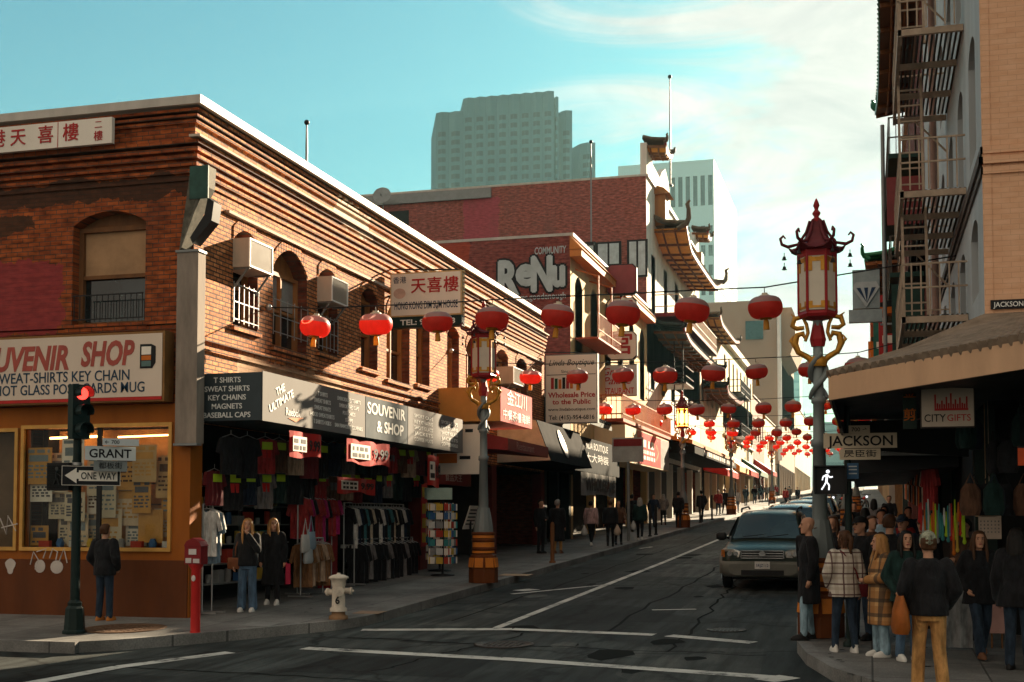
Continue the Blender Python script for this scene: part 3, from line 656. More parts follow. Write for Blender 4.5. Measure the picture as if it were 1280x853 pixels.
AX = -9.36
o = thing('awning_sign', 'long grey sign band listing T shirts and sweat shirts over the open souvenir shop', 'shop sign', (AX, 18.6, 3.45))
GB = M('sign_grey_side', (.045, .06, .068), .5, var=.15); GA = M('sign_grey_face', (.19, .18, .17), .8, var=.1, scale=.8, streak=True); GC = M('sign_slate_face', (.035, .055, .068), .8, var=.15)
m = MB(); m.box(XF+.01, AX-.012, 18.6, 29.1, 3.45, 4.22); m.build('cabinet', GB, o)
m = MB(); m.box(AX-.011, AX, 18.62, 22.95, 3.44, 4.24); m.build('panel', GA, o)
m = MB(); m.box(AX-.011, AX, 22.98, 25.3, 3.44, 4.24); m.build('panel', GC, o, label='slate blue panel of the grey sign band lettered SOUVENIR & SHOP')
m = MB(); m.box(AX-.011, AX, 25.33, 29.1, 3.44, 4.24); m.build('panel', GA, o)
m = MB(); y = 18.598
for i, s in enumerate(('T SHIRTS', 'SWEAT SHIRTS', 'KEY CHAINS', 'MAGNETS', 'BASEBALL CAPS')): text_mb(m, s, (-9.98, y, 4.11-.142*i), RX, UP, .085, None, .012)
x = AX+.001
d = Vector((0, .93, .36)).normalized(); du = Vector((0, -.36, .93)).normalized()
text_mb(m, 'THE', (x, 19.25, 4.0), d, du, .13, None, .02); text_mb(m, 'ULTIMATE', (x, 19.3, 3.82), d, du, .13, .95, .02); text_mb(m, 'Reebok', (x, 19.75, 3.66), RY, UP, .13, None, .01)
for i, s in enumerate(('T SHIRTS', 'SWEAT SHIRTS', 'SWEAT PANTS', 'HOOD SWEATSHIRTS', 'T SHIRTS 4 KIDS')): text_mb(m, s, (x, 20.95, 4.08-.125*i), RY, UP, .075, None, .006)
for i, s in enumerate(('EMBROIDERED T-SHIRTS', 'EMBROIDERED CAPS', 'POST CARDS', 'STAMPS', 'SAN FRANCISCO SOUVENIRS')): text_mb(m, s, (x, 22.15, 4.08-.125*i), RY, UP, .07, None, .004)
text_mb(m, 'SOUVENIR', (x, 24.1, 4.03), RY, UP, .22, 2.1, .02); text_mb(m, '& SHOP', (x, 24.3, 3.7), RY, UP, .22, 1.5, .02)
for cx in (26.3, 28.1):
    for i, s in enumerate(('SPORT CAPS', 'KEY CHAINS', 'SHOT GLASS', 'JACKETS', 'COFFEE MUGS')): text_mb(m, s, (x, cx, 4.08-.125*i), RY, UP, .075, 1.2, .006)
m.build('lettering', WHTL, o)
m = MB(); m.prism([(x+.003, 19.55, 3.55), (x+.003, 20.15, 3.6), (x+.003, 19.85, 3.5)], (.004, 0, 0)); m.build('orange_mark', ORG, o)

def bars(m, x, y0, y1, zs, h=.03, seed=1, gap=.08, axis='x'):
    """rows of small unreadable lettering as short raised strokes"""
    r = random.Random(seed)
    for z in zs:
        y = y0
        while y < y1-.02:
            w = r.uniform(.03, .11)*(h/.03)
            if axis == 'x': m.box(x, x+.004, y, min(y+w, y1), z-h/2, z+h/2)
            else: m.box(y, min(y+w, y1), x-.004, x, z-h/2, z+h/2)
            y += w + r.uniform(.02, .05)*(h/.03)
# blade signs: perpendicular to the street wall, read from the crossing
def blade(name, label, Y, x0, x1, z0, z1, mat, thick=.22, edge=None):
    o = thing(name, label, 'sign', (x0, Y, z0))
    m = MB(); m.box(x0, x1, Y, Y+thick, z0, z1); m.build('cabinet', edge or GREYM, o)
    m = MB(); m.box(x0+.03, x1-.03, Y-.008, Y-.001, z0+.03, z1-.03); m.build('panel', mat, o)
    m = MB(); m.tube([(XF, Y+thick/2, z1+.12), (x1, Y+thick/2, z1+.02)], .02, 6); m.tube([(XF, Y+thick/2, (z0+z1)/2), (x0+.02, Y+thick/2, (z0+z1)/2)], .025, 6); m.build('bracket', BLACK, o)
    return o
Y = 26.95
o = blade('restaurant_sign', 'white blade sign HONG KONG DIM SUM HOUSE on the brick side wall', Y, -10.4, -8.70, 6.42, 7.42, SIGNW, .22, M('bulb_edge', (.62, .42, .2), .5, var=.3, scale=6))
m = MB(); m.box(-10.4, -8.7, Y, Y+.22, 6.17, 6.41); m.box(-10.4, -8.7, Y-.01, Y-.001, 6.18, 6.405); m.build('lower_panel', M('sign_dark_green', (.012, .03, .028), .5), o)
m = MB(); y = Y-.009
for ch, x in (('天', -9.72), ('喜', -9.34), ('樓', -8.95)): text_mb(m, ch, (x, y, 7.08), RX, UP, .32, None, .022)
m.build('lettering', REDL, o)
m = MB(); text_mb(m, '香港', (-10.17, y, 7.24), RX, UP, .14); text_mb(m, 'HONG KONG DIM SUM HOUSE', (-9.54, y, 6.67), RX, UP, .17, 1.5, .006); m.build('lettering', BLUEL, o)
m = MB(); text_mb(m, 'TEL: 982-8838', (-9.5, Y-.011, 6.29), RX, UP, .12, 1.3, .02); m.build('lettering', WHTL, o)
m = MB(); m.lathe([(.13, 0), (.13, .006)], (0, 0, 0), 20); e = m.build('oval_mark', M('mark_pink', (.62, .42, .34)), o, world=False); e.location = (-10.17+10.4, Y-.009-Y, 6.95-6.42); e.rotation_euler = (math.pi/2, 0, 0); e.scale = (1.1, .9, 1)
m = MB()
for i in range(9): m.ball((-8.69, Y+.11, 6.48+.115*i), .03, n=8)
m.build('bulb_row', M('bulb_glass', (.7, .5, .25), .3), o)
Y = 41.3
o = blade('boutique_sign', 'tall white blade sign reading Linda Boutique Wholesale Price to the Public', Y, -10.4, -8.62, 5.05, 7.35, SIGNW, .25)
m = MB(); y = Y-.009; text_mb(m, 'Linda Boutique', (-9.5, y, 7.08), RX, UP, .2, 1.55, .0, shear=.35); text_mb(m, 'Since 1982', (-9.5, y, 6.78), RX, UP, .1, .7)
text_mb(m, 'www.lindaboutique.com', (-9.5, y, 5.52), RX, UP, .1, 1.6, .008); text_mb(m, 'Tel: (415)-954-6816', (-9.5, y, 5.25), RX, UP, .14, 1.55, .014); m.box(-10.35, -8.68, y-.003, y, 6.66, 6.68); m.build('lettering', BLKL, o)
m = MB(); text_mb(m, 'Wholesale Price', (-9.5, y, 6.0), RX, UP, .17, 1.6, .025); text_mb(m, 'to the Public', (-9.5, y, 5.77), RX, UP, .16, 1.3, .025); m.build('lettering', REDL, o)
m = MB()
for i, cidx in enumerate((0, 1, 2, 3, 0, 2, 4, 3)): m.box(-10.2+.13*i, -10.1+.13*i, y-.004, y, 6.2, 6.58-.03*(i % 3), cidx)
m.build('clothes_picture', [REDL, TEALG, ORG, BLKL, SIGNW], o)
Y = 51.9
def octa(x0, x1, z0, z1, c): return [(x0+c, z0), (x1-c, z0), (x1, z0+c), (x1, z1-c), (x1-c, z1), (x0+c, z1), (x0, z1-c), (x0, z0+c)]
o = thing('restaurant_sign', 'stacked octagonal vertical sign with red characters above Grand Palace board', 'sign', (-10.4, Y, 7))
m = MB(); m.box(-9.9, -9.8, Y+.1, Y+.2, 7.0, 12.4); m.build('pole', BLACK, o); mr_ = M('maroon_sign', (.26, .055, .06), .5, var=.12)
for z0, z1, mt, ch in ((11.15, 12.45, mr_, None), (9.95, 11.05, SIGNW, '杏'), (8.45, 9.65, SIGNW, '宮')):
    m = MB(); m.prism([(x, Y+.05, z) for x, z in octa(-10.45, -9.18, z0, z1, .16)], (0, .25, 0)); m.build('cabinet', BLACK, o)
    m = MB(); m.prism([(x, Y+.04, z) for x, z in octa(-10.41, -9.22, z0+.04, z1-.04, .15)], (0, .008, 0)); pn = m.build('panel', mt, o)
    if ch: m = MB(); text_mb(m, ch, (-9.81, Y+.039, (z0+z1)/2), RX, UP, .85, None, .03); m.build('lettering', REDL, pn)
o = blade('restaurant_sign', 'blade board reading Grand Palace RESTAURANT under the octagonal sign', Y, -10.9, -9.18, 6.95, 8.25, M('sign_grey_blue', (.55, .57, .58), .5, var=.1), .25)
m = MB(); y = Y-.009; text_mb(m, 'Grand', (-10.05, y, 7.98), RX, UP, .3, 1.1, .01, shear=.35); text_mb(m, 'Palace', (-10.0, y, 7.6), RX, UP, .3, 1.2, .01, shear=.35); text_mb(m, 'RESTAURANT', (-10.05, y, 7.17), RX, UP, .25, 1.5, .015); m.build('lettering', REDL, o)
# salmon and orange box sign
o = thing('shop_sign', 'orange sided box sign with salmon front and Chinese characters beside the lamp post', 'sign', (-9.7, 30.6, 4.3))
m = MB(); m.box(XF+.01, -8.87, 30.6, 33.7, 4.32, 5.18); m.build('cabinet', M('orange_side', (.50, .24, .06), .5, var=.2, scale=1.5), o)
m = MB(); m.box(-8.869, -8.86, 30.62, 33.7, 4.32, 5.18); m.build('panel', M('salmon_face', (.50, .09, .085), .85, var=.12), o)
m = MB(); text_mb(m, '金江川', (-8.859, 32.15, 4.93), RY, UP, .36, 1.9, .03); text_mb(m, '中餐茶樓海鮮', (-8.859, 32.15, 4.5), RY, UP, .24, 2.6, .03); m.build('lettering', WHTL, o)
o = thing('fabric_awning', 'dark red sloped awning under the salmon box sign', 'awning', (-9.7, 31.5, 3.9))
m = MB(); m.prism([(XF+.01, 30.9, 4.3), (-8.75, 30.9, 3.9), (-8.75, 30.9, 3.6), (XF+.01, 30.9, 3.75)], (0, 4.2, 0)); m.build('canvas', REDD, o)
m = MB(); text_mb(m, 'Restaurant', (-8.745, 32.6, 3.76), RY, UP, .2, 1.8, .01); m.build('lettering', M('faded_pink', (.4, .2, .18)), o)
# small white board at the end of the grey band
o = thing('shop_sign', 'white square board with an orange patch hung behind the left lamp post', 'sign', (-9.3, 29.3, 3))
m = MB(); m.box(-10.2, -8.95, 29.4, 29.46, 2.95, 4.15); m.build('panel', SIGNW, o)
m = MB(); bars(m, 29.399, -10.1, -9.55, (3.7, ), .16, 3, axis='y'); bars(m, 29.399, -10.1, -9.2, (4.0, 3.35), .08, 5, axis='y'); m.build('lettering', BLKL, o)
m = MB(); m.box(-10.12, -9.6, 29.39, 29.398, 3.22, 3.45); m.build('orange_patch', ORG, o)
o = thing('shop_sign', 'dark red board with small white Chinese characters over the doorway behind the lamp', 'sign', (-10.4, 30.5, 3))
m = MB(); m.box(XF-.1, XF+.06, 29.9, 33.2, 2.75, 3.4); m.build('panel', REDD, o)
m = MB(); text_mb(m, '中國飯店茶樓', (XF+.061, 31.5, 3.2), RY, UP, .25, 2.6); text_mb(m, '食品大王', (XF+.061, 31.7, 2.92), RY, UP, .18, 1.4); m.build('lettering', M('pink_white', (.6, .45, .42)), o)
# black awning with oval emblem
o = thing('fabric_awning', 'black box awning with pale end and round emblem beyond the salmon sign', 'awning', (-9.3, 36, 3.5))
m = MB(); m.prism([(XF+.01, 35.9, 5.0), (-9.3, 35.9, 4.75), (-8.85, 35.9, 3.55), (XF+.01, 35.9, 3.5)], (0, 5.6, 0)); m.build('canvas', CANV, o)
m = MB(); m.prism([(XF+.01, 35.893, 4.98), (-9.32, 35.893, 4.74), (-8.88, 35.893, 3.57), (XF+.01, 35.893, 3.52)], (0, .005, 0)); m.build('end_panel', M('pale_canvas', (.50, .42, .33), .8), o)
m = MB(); m.lathe([(.34, 0), (.34, .01), (.29, .011)], (0, 0, 0), 28); m.box(-.2, .2, .09, .15, .011, .016); m.box(-.14, .14, -.03, .03, .011, .016); m.box(-.17, .17, -.15, -.09, .011, .016)
e = m.build('emblem', M('emblem_white', (.55, .53, .5)), o, world=False); e.location = (-9.06+9.3, 38.2-36, 4.18-3.5); e.rotation_euler = (0, math.pi/2-.36, 0); e.scale = (1.35, 1, 1)

# ================================================================== buildings further along the left side
def facade_building(name, label, y0, y1, h, wall_m, side_m, rows, win_m, z_open=3.6, xw=-30, x=XF, inward=-1, extra=None, ww=1.1, cornice=None, shop=None, gap=.55):
    """street block: facade on plane x, rows=(sill,head,count,rise) window rows, a dark shop zone below"""
    zb = gz(y0)
    o = thing(name, label, 'building', (x, y0, zb))
    m = MB(); zz = zb+z_open
    bands = [zz]+[ (rows[i][1]+rows[i+1][0])/2 for i in range(len(rows)-1)]+[h]
    allops = []
    for (zs_, zh, n, rise), lo, hi in zip(rows, bands, bands[1:]):
        st = (y1-y0)/n; ops = [(y0+st*(i+.5)-ww/2, y0+st*(i+.5)+ww/2, zs_, zh, rise) for i in range(n)]
        wall(m, 'x', x, y0, y1, lo, hi, ops, .22, inward); allops += ops
    if not rows: m.poly([(x, y0, zz), (x, y1, zz), (x, y1, h), (x, y0, h)])
    xi = x+inward*.05
    m.build('street_wall', wall_m, o)
    m = MB()
    m.poly([(x, y0, zb-1), (xw, y0, zb-1), (xw, y0, h), (x, y0, h)]); m.poly([(x, y1, zb-1), (xw, y1, zb-1), (xw, y1, h), (x, y1, h)]); m.poly([(xw, y0, zb-1), (xw, y1, zb-1), (xw, y1, h), (xw, y0, h)])
    m.build('side_wall', side_m, o)
    m = MB(); m.box(min(x+inward*.02, xw), max(x+inward*.02, xw), y0+.02, y1-.02, h-.35, h-.25); m.build('roof', M('roof_felt', (.08, .08, .08), .9), o)
    m = MB(); m.box(min(x, x-inward*.12), max(x, x-inward*.12), y0-.02, y1+.02, h-.02, h+.1); m.box(min(x, xw), max(x, xw), y0-.02, y0+.1, h+.001, h+.1); m.build('coping', cornice or COP, o)
    for op in allops: window(o, 'x', x, op, win_m, inward, .22, .07, 1, 2)
    # shop zone
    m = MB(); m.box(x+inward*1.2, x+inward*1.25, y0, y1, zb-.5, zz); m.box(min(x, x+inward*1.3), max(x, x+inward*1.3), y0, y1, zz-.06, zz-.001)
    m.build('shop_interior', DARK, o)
    n = max(2, int((y1-y0)/4))
    for i in range(n+1): m = MB(); y = min(max(y0+(y1-y0)*i/n, y0+.15), y1-.15); m.box(min(x-inward*.01, x+inward*.3), max(x-inward*.01, x+inward*.3), y-.15, y+.15, zb-.5, zz-.06); m.build('shop_pier', shop or wall_m, o)
    return o
wd = [WOODB, GLASS]; wg = [WHITE, GLASS]; wt = [M('teal_frame', (.05, .11, .10), .5), GLASS]
YELL = M('yellow_stucco', (.66, .47, .22), .8, var=.2, scale=1.0, bmp=.2, streak=True)
BRM = brick('brick_mural', (.26, .055, .045), (.22, .05, .04), (.20, .07, .06), 'y', stain=(.12, .03, .03), stain_amt=.3, patches=[(-9.6, -3.6, 7.2, 10.0, (.42, .34, .28)), (-10.5, -3.9, 10.0, 11.8, (.36, .05, .02))])
BRD = brick('brick_weathered', (.38, .095, .072), (.27, .07, .055), (.17, .10, .085), 'y', stain=(.16, .075, .065), stain_amt=.8, patches=[(-9.5, -7.6, 13.5, 16.8, (.36, .06, .08)), (-3.2, -.6, 10, 12.5, (.34, .05, .055))])
# low dark shop between the brick corner building and the yellow one
facade_building('low_shop', 'low dark one storey shop squeezed between the brick and yellow buildings', 41.57, 45.45, 6.0, M('dark_teal_paint', (.03, .05, .05), .6), DARK, [], wd, 3.2, -20)
o = thing('roof_canopy', 'dark tiled canopy over the low shop beside the brick corner building', 'canopy', (-9.6, 43, 5.2))
m = MB()
for i in range(14): y = 41.7+.27*i; m.tube([(XF+.02, y, 6.1), (-9.7, y, 5.55), (-8.95, y, 5.25)], .09, 6)
m.build('tile_row', BLACK, o)
m = MB(); m.prism([(XF+.02, 41.6, 6.02), (-8.95, 41.6, 5.2), (-8.95, 41.6, 5.05), (XF+.02, 41.6, 5.8)], (0, 3.8, 0)); m.build('deck', M('canopy_teal', (.02, .05, .05), .5), o)
# yellow stucco building with the mural on its side wall
b2 = facade_building('yellow_building', 'yellow stucco building with arched windows, red side wall and bubble letter mural', 45.5, 62.2, 12.3, YELL, BRM, [(8.9, 10.6, 6, .4), (5.9, 7.6, 6, 0)], wt, 3.4, -24, ww=1.3)
m = MB(); m.box(XF+.002, XF+.45, 45.4, 62.2, 11.5, 11.75); m.prism([(XF+.002, 45.35, 11.76), (XF+.5, 45.35, 11.76), (XF+.02, 45.35, 12.28)], (0, 16.8, 0)); m.build('cornice', M('orange_tile', (.60, .20, .04), .6, var=.2), b2)
m = MB(); y = 45.49
def mural(mb, off, bold, thick): 
    k = 0
    for ch, cx, cz, h, wd_ in (('R', -12.85, 10.85, 1.25, .75), ('e', -12.2, 11.1, 1.05, .68), ('N', -11.58, 10.95, 1.25, .75), ('u', -10.95, 11.0, 1.05, .45)):
        for dx, dz in bold: text_mb(mb, ch, (cx+dx, y-off-.0012*k, cz+dz), RX, UP, h, wd_, .02, thick=thick); k = (k+1) % 9
ring8 = [(.12*math.cos(math.pi*i/4), .12*math.sin(math.pi*i/4)) for i in range(8)]
mural(m, .002, ring8, .004); m.build('mural_outline', BLKL, b2)
m = MB(); mural(m, .018, [(0, 0)]+[(.042*math.cos(math.pi*i/2), .042*math.sin(math.pi*i/2)) for i in range(4)], .004); text_mb(m, 'ms.goodenough', (-11.55, y-.004, 10.1), RX, UP, .22, 1.75, .01); text_mb(m, 'COMMUNITY', (-11.25, y-.004, 11.8), RX, UP, .26, 1.2, .012, shear=.1); m.build('mural_lettering', M('mural_silver', (.45, .50, .51), .6, var=.25, scale=2), b2)
o = thing('iron_balcony', 'long orange railed iron balcony along the yellow building above the red sign', 'balcony', (XF, 50, 6))
m = MB(); m.box(XF+.01, -9.3, 49.5, 62.1, 5.72, 5.85); m.build('deck', M('balcony_red', (.33, .06, .03), .6), o)
m = MB(); OR2 = M('railing_orange', (.48, .13, .03), .5, var=.2)
for z in (6.0, 6.75): m.box(-9.36, -9.31, 49.5, 62.1, z, z+.05); m.box(XF+.02, -9.36, 49.5, 49.55, z, z+.05)
for i in range(58): y = 49.5+12.55*i/57; m.box(-9.35, -9.32, y, y+.03, 5.85, 6.75)
for i in range(6): x = XF+.1+1.0*i/5; m.box(x, x+.03, 49.51, 49.54, 5.85, 6.75)
m.build('railing', OR2, o)
o = thing('fire_escape', 'red iron fire escape with thin rails on the yellow building front', 'fire escape', (XF, 47, 8.5))
m = MB(); m.box(XF+.01, -9.6, 46.2, 50.8, 8.55, 8.62); m.build('deck', M('balcony_red', (.33, .06, .03), .6), o)
m = MB()
for z in (8.9, 9.5): m.box(-9.64, -9.6, 46.2, 50.8, z, z+.03)
for i in range(24): y = 46.2+4.55*i/23; m.box(-9.63, -9.61, y, y+.02, 8.62, 9.5)
for y in (46.3, 48.8): m.tube([(XF, y, 11.2), (-9.62, y, 10.9), (-9.62, y, 8.6)], .035, 6)
m.build('railing', OR2, o)
o = thing('shop_sign', 'bright red banner sign with white lettering and arrow under the orange balcony', 'sign', (-9.2, 54, 4.5))
m = MB(); m.box(XF+.01, -9.25, 49.6, 60.9, 4.15, 5.6); m.build('cabinet', CREAM, o)
m = MB(); m.box(-9.249, -9.24, 52.3, 58.4, 4.2, 5.55); m.build('panel', RED, o); m = MB(); m.box(-9.249, -9.24, 58.43, 60.9, 4.2, 5.55); m.build('panel', GREYM, o)
m = MB(); bars(m, -9.239, 53.3, 56.5, (5.1,), .32, 2); bars(m, -9.239, 53.3, 56.8, (4.75, 4.5), .16, 4); m.build('lettering', WHTL, o)
m = MB(); m.prism([(-9.239, 57.0, 5.2), (-9.239, 57.6, 4.85), (-9.239, 57.0, 4.5), (-9.239, 57.25, 4.5), (-9.239, 57.85, 4.85), (-9.239, 57.25, 5.2)], (.004, 0, 0)); m.build('arrow', ORG, o)
# LINDA BOUTIQUE fascia with the lettered banner
o = thing('shop_sign', 'dark fascia board reading LINDA BOUTIQUE above the roller shutter', 'sign', (-9.4, 43, 3.4))
m = MB(); m.box(XF+.01, -9.45, 41.6, 49.4, 3.5, 4.7); m.build('panel', M('fascia_black', (.015, .02, .022), .9, spec=.04), o)
m = MB(); text_mb(m, 'LINDA BOUTIQUE', (-9.449, 45.0, 4.45), RY, UP, .24, 4.2, .015); text_mb(m, '大大時裝', (-9.449, 45.2, 4.0), RY, UP, .3, 4.0, .02); m.build('lettering', M('lettering_grey', (.5, .5, .48)), o)
o = thing('cloth_banner', 'grey lettered cloth banner hanging below the LINDA BOUTIQUE fascia', 'banner', (-9.4, 43, 2.9))
m = MB()
for i in range(24):
    y, y2 = 42.4+.25*i, 42.4+.25*(i+1); f = lambda q: -9.40+.03*math.sin(q*5)
    m.poly([(f(y), y, 2.72+.04*math.sin(y)), (f(y2), y2, 2.72+.04*math.sin(y2)), (f(y2), y2, 3.48), (f(y), y, 3.48)])
m.build('cloth', M('banner_grey', (.26, .26, .25), .9, spec=.05), o)
m = MB(); text_mb(m, 'WHOLESALE', (-9.35, 45.4, 3.1), RY, UP, .42, 5.2, .04); m.build('lettering', BLKL, o)

# tall brick building with the white pagoda front
b3 = facade_building('pagoda_building', 'tall building with weathered brick side and white pagoda roofed street front', 62.25, 82.6, 18.9, OFFW, BRD, [(13.4, 15.3, 5, 0), (9.6, 11.4, 6, 0), (6.9, 8.4, 6, 0)], wd, 3.4, -38, ww=1.2)
def rect_y(mb, x0, x1, y, z0, z1, d, m=0): mb.box(x0, x1, y, y+d, z0, z1, m)
for (u0, v0, u1, v1) in ((748, 306, 774, 330), (787, 303, 807, 344), (728, 306, 742, 326)):
    a, b = at_y(u0, v0, 62.25), at_y(u1, v1, 62.25)
    m = MB(); rect_y(m, a.x-.12, b.x+.12, 62.17, b.z-.1, a.z+.1, .075); f = m.build('window', BLACK, b3)
    m = MB(); xm = (a.x+b.x)/2; rect_y(m, a.x, xm-.05, 62.155, b.z, a.z, .012); rect_y(m, xm+.05, b.x, 62.155, b.z, a.z, .012); m.build('pane', M('boarded_pale', (.46, .53, .55), .6), f)
m = MB(); m.box(-26.6, -18.5, 62.1, 62.24, 18.35, 18.85); m.build('flashing', GREYM, b3)
m = MB(); m.box(-24.1, -23.0, 62.225, 62.245, 14.8, 18.0); m.build('soot_streak', M('soot', (.018, .02, .018), .9, var=.5), b3)
# street parapet with curved gable ends
m = MB(); prof = [(62.3, 18.9), (62.3, 20.6), (63.4, 20.6), (64.2, 20.0), (66.5, 19.9), (67.2, 20.4), (68.4, 20.9), (69.6, 20.4), (70.2, 19.3), (76, 19.2), (77, 19.5), (80, 19.5), (81, 20.2), (82.5, 20.2), (82.5, 18.9)]
m.prism([(XF-.3, y, z) for y, z in prof], (.32, 0, 0)); m.build('parapet', OFFW, b3)
BT = M('brown_tile', (.11, .085, .06), .6, var=.35, scale=3, bmp=.2); SOF = M('soffit_yellow', (.72, .36, .06), .6, var=.2)
def tiled_eave(parent, y0, y1, xw, xo, zw, zo, name='eave', tile=BT, horn=True, soffit=SOF, ribs=12, hs=1.0):
    rows = 10; m = MB(); yc = (y0+y1)/2; hl = (y1-y0)/2
    s = 1 if xo > xw else -1
    def P(q, t):   # q along -1..1, t 0 wall..1 edge
        lift = .75*hs*max(0, abs(q)-.62)**1.6/.38**1.6*t if horn else 0
        x = xw+(xo-xw)*t*(1+.1*abs(q)**3); z = zw+(zo-zw)*(t**.7)+lift
        return (x, yc+hl*q*(1+.03*t), z)
    n = 36
    for i in range(n):
        for j in range(6):
            a, b = -1+2*i/n, -1+2*(i+1)/n; t0, t1 = j/6, (j+1)/6
            m.poly([P(a, t0), P(b, t0), P(b, t1), P(a, t1)])
    for i in range(n+1):
        q = -1+2*i/n; m.tube([Vector(P(q, t))+Vector((0, 0, .06)) for t in (0, .35, .7, 1)], .1, 5)
    e = m.build(name, tile, parent)
    m = MB(); th = .22
    for i in range(n):
        a, b = -1+2*i/n, -1+2*(i+1)/n
        pa, pb = Vector(P(a, 1)), Vector(P(b, 1)); m.prism([pa, pb, pb-Vector((0, 0, th)), pa-Vector((0, 0, th))], (-s*.12, 0, 0))
    m.build('fascia', tile if tile.name == 'green_glaze' else REDD, e)
    def S(q, t): v = Vector(P(q, t)); e1 = P(q, 1); return Vector((v.x, v.y, e1[2]-th-.02+.10*(1-t)))
    m = MB()
    for i in range(n):
        a, b = -1+2*i/n, -1+2*(i+1)/n
        m.poly([S(a, .02), S(b, .02), S(b, .97), S(a, .97)])
    for i in range(ribs+1):
        q = -.98+1.96*i/ribs; A, B = S(q, .03), S(q, .96); m.bar(A-Vector((0, 0, .05)), B-Vector((0, 0, .05)), .08, .12, m=1)
    for t in (.3, .65): m.tube([S(-1+2*i/n, t)-Vector((0, 0, .06)) for i in range(n+1)], .05, 5, 1)
    m.build('soffit', [soffit, WOODB], e)
    if horn:
        for q in (-1, 1):
            A = Vector(P(q, 1)); m = MB(); m.tube([A+Vector(v)*hs for v in ((-s*.5, 0, -.25), (0, 0, 0), (s*.14, q*.25, .22), (s*.17, q*.5, .6), (s*.10, q*.55, .85), (s*.25, q*.7, .98))], [r*(.4+.6*hs) for r in (.12, .15, .13, .11, .10, .06)], 7)
            m.build('horn', tile, e)
    return e
tiled_eave(b3, 64.6, 80.9, XF-.1, -8.95, 17.4, 16.15)
m = MB(); m.box(XF-.05, XF+.55, 79.6, 80.7, 17.0, 18.6); m.build('eave_block', WOODO, b3)
m = MB(); m.box(XF-.05, XF+.55, 64.9, 66.0, 17.0, 18.6); m.prism([(XF-.05, 64.7, 18.6), (XF+.8, 64.7, 18.6), (XF+.5, 64.7, 18.9), (XF-.05, 64.7, 19.1)], (0, 1.5, 0)); m.build('eave_block', WOODO, b3)
tiled_eave(b3, 62.5, 64.6, XF-.2, -9.6, 20.9, 20.45, ribs=4, hs=.3); tiled_eave(b3, 80.6, 82.4, XF-.2, -9.7, 20.4, 20.0, ribs=4, hs=.3)

m = MB(); m.box(XF+.01, -9.2, 64.5, 81, 12.2, 12.4); m.build('balcony_deck', REDD, b3)
m = MB()
for z in (12.7, 13.3): m.box(-9.26, -9.2, 64.5, 81, z, z+.05); m.box(XF+.02, -9.26, 64.5, 64.55, z, z+.05)
for i in range(60): y = 64.6+16.3*i/59; m.box(-9.25, -9.22, y, y+.03, 12.4, 13.3)
m.build('balcony_railing', M('railing_cream', (.55, .42, .32)), b3)
tiled_eave(b3, 64.2, 82, XF-.05, -9.0, 11.9, 11.3, tile=BLACK, soffit=M('soffit_teal', (.03, .06, .06)), hs=.4)
o = thing('entrance_canopy', 'black flat pagoda canopy with white letters over the pavement at the pagoda building', 'canopy', (-9, 63, 5.5))
m = MB(); m.prism([(XF+.02, 62.4, 6.0), (-8.2, 62.4, 5.45), (-8.2, 62.4, 5.1), (XF+.02, 62.4, 5.2)], (0, 20, 0)); m.build('canvas', CANV, o)
m = MB(); m.prism([(XF+.02, 62.3, 6.25), (-8.3, 62.3, 5.75), (-8.3, 62.3, 5.55), (XF+.02, 62.3, 6.02)], (0, 20.1, 0)); m.build('roof', M('canopy_orange', (.45, .15, .03), .6), o)
m = MB(); bars(m, -8.19, 66, 81, (5.3,), .22, 9); m.build('lettering', WHTL, o)
o = thing('fire_escape', 'pale iron ladder fire escape hanging on the white pagoda front', 'fire escape', (XF, 68, 7))
m = MB()
for x in (-9.75, -9.3): m.bar((x, 66.3, 6.6), (x, 66.3, 12.2), .05)
for i in range(18): m.bar((-9.75, 66.3, 6.8+.3*i), (-9.3, 66.3, 6.8+.3*i), .035)
m.build('ladder', BLACK, o); m = MB(); m.box(XF+.01, -9.1, 66.0, 69, 8.9, 9.0)
for z in (9.3, 9.8): m.box(-9.14, -9.1, 66, 69, z, z+.04); m.box(XF+.1, -9.1, 66, 66.04, z, z+.04)
m.build('landing', BLACK, o)
# next buildings up the hill
b4 = facade_building('cream_building', 'cream building with black balcony roofs beyond the pagoda front', 82.7, 95.9, 15.0, CREAM, OFFW, [(11.3, 13.3, 5, 0), (7.6, 9.6, 5, 0)], wt, 3.6, -24)
tiled_eave(b4, 84, 95, XF, -9.0, 10.9, 10.4, tile=BLACK, soffit=M('soffit_teal', (.03, .06, .06)), hs=.4)
tiled_eave(b4, 83.2, 95.6, XF, -9.3, 15.3, 14.9, tile=BT, ribs=6, hs=.4)
facade_building('cream_building', 'long pale yellow building with plain window rows up the left side', 96, 121, 15.9, M('pale_yellow_stucco', (.66, .53, .33), .8, var=.15, streak=True), OFFW, [(12.5, 14.4, 8, 0), (9.0, 11.0, 8, 0), (6.6, 7.8, 8, 0)], wd, 3.4, -26, cornice=M('cornice_tan', (.5, .36, .22)))
b5 = [o for o in COL.objects if o.get('label', '').startswith('long pale yellow')][0]
for z in (8.4, 11.8):
    m = MB(); m.box(XF+.01, -9.5, 100, 108, z-.1, z); m.build('balcony_deck', BLACK, b5); m = MB()
    for zz in (.4, .9): m.box(-9.55, -9.5, 100, 108, z+zz, z+zz+.05); m.box(XF+.02, -9.55, 100, 100.05, z+zz, z+zz+.05)
    for i in range(24): m.box(-9.54, -9.51, 100+.345*i, 100.04+.345*i, z, z+.9)
    m.build('balcony_railing', BLACK, b5)
m = MB(); m.box(XF+.002, XF+.35, 96, 121, 15.2, 15.5); m.box(XF+.002, XF+.2, 96, 121, 8.2, 8.35); m.build('cornice', WHITE, b5)
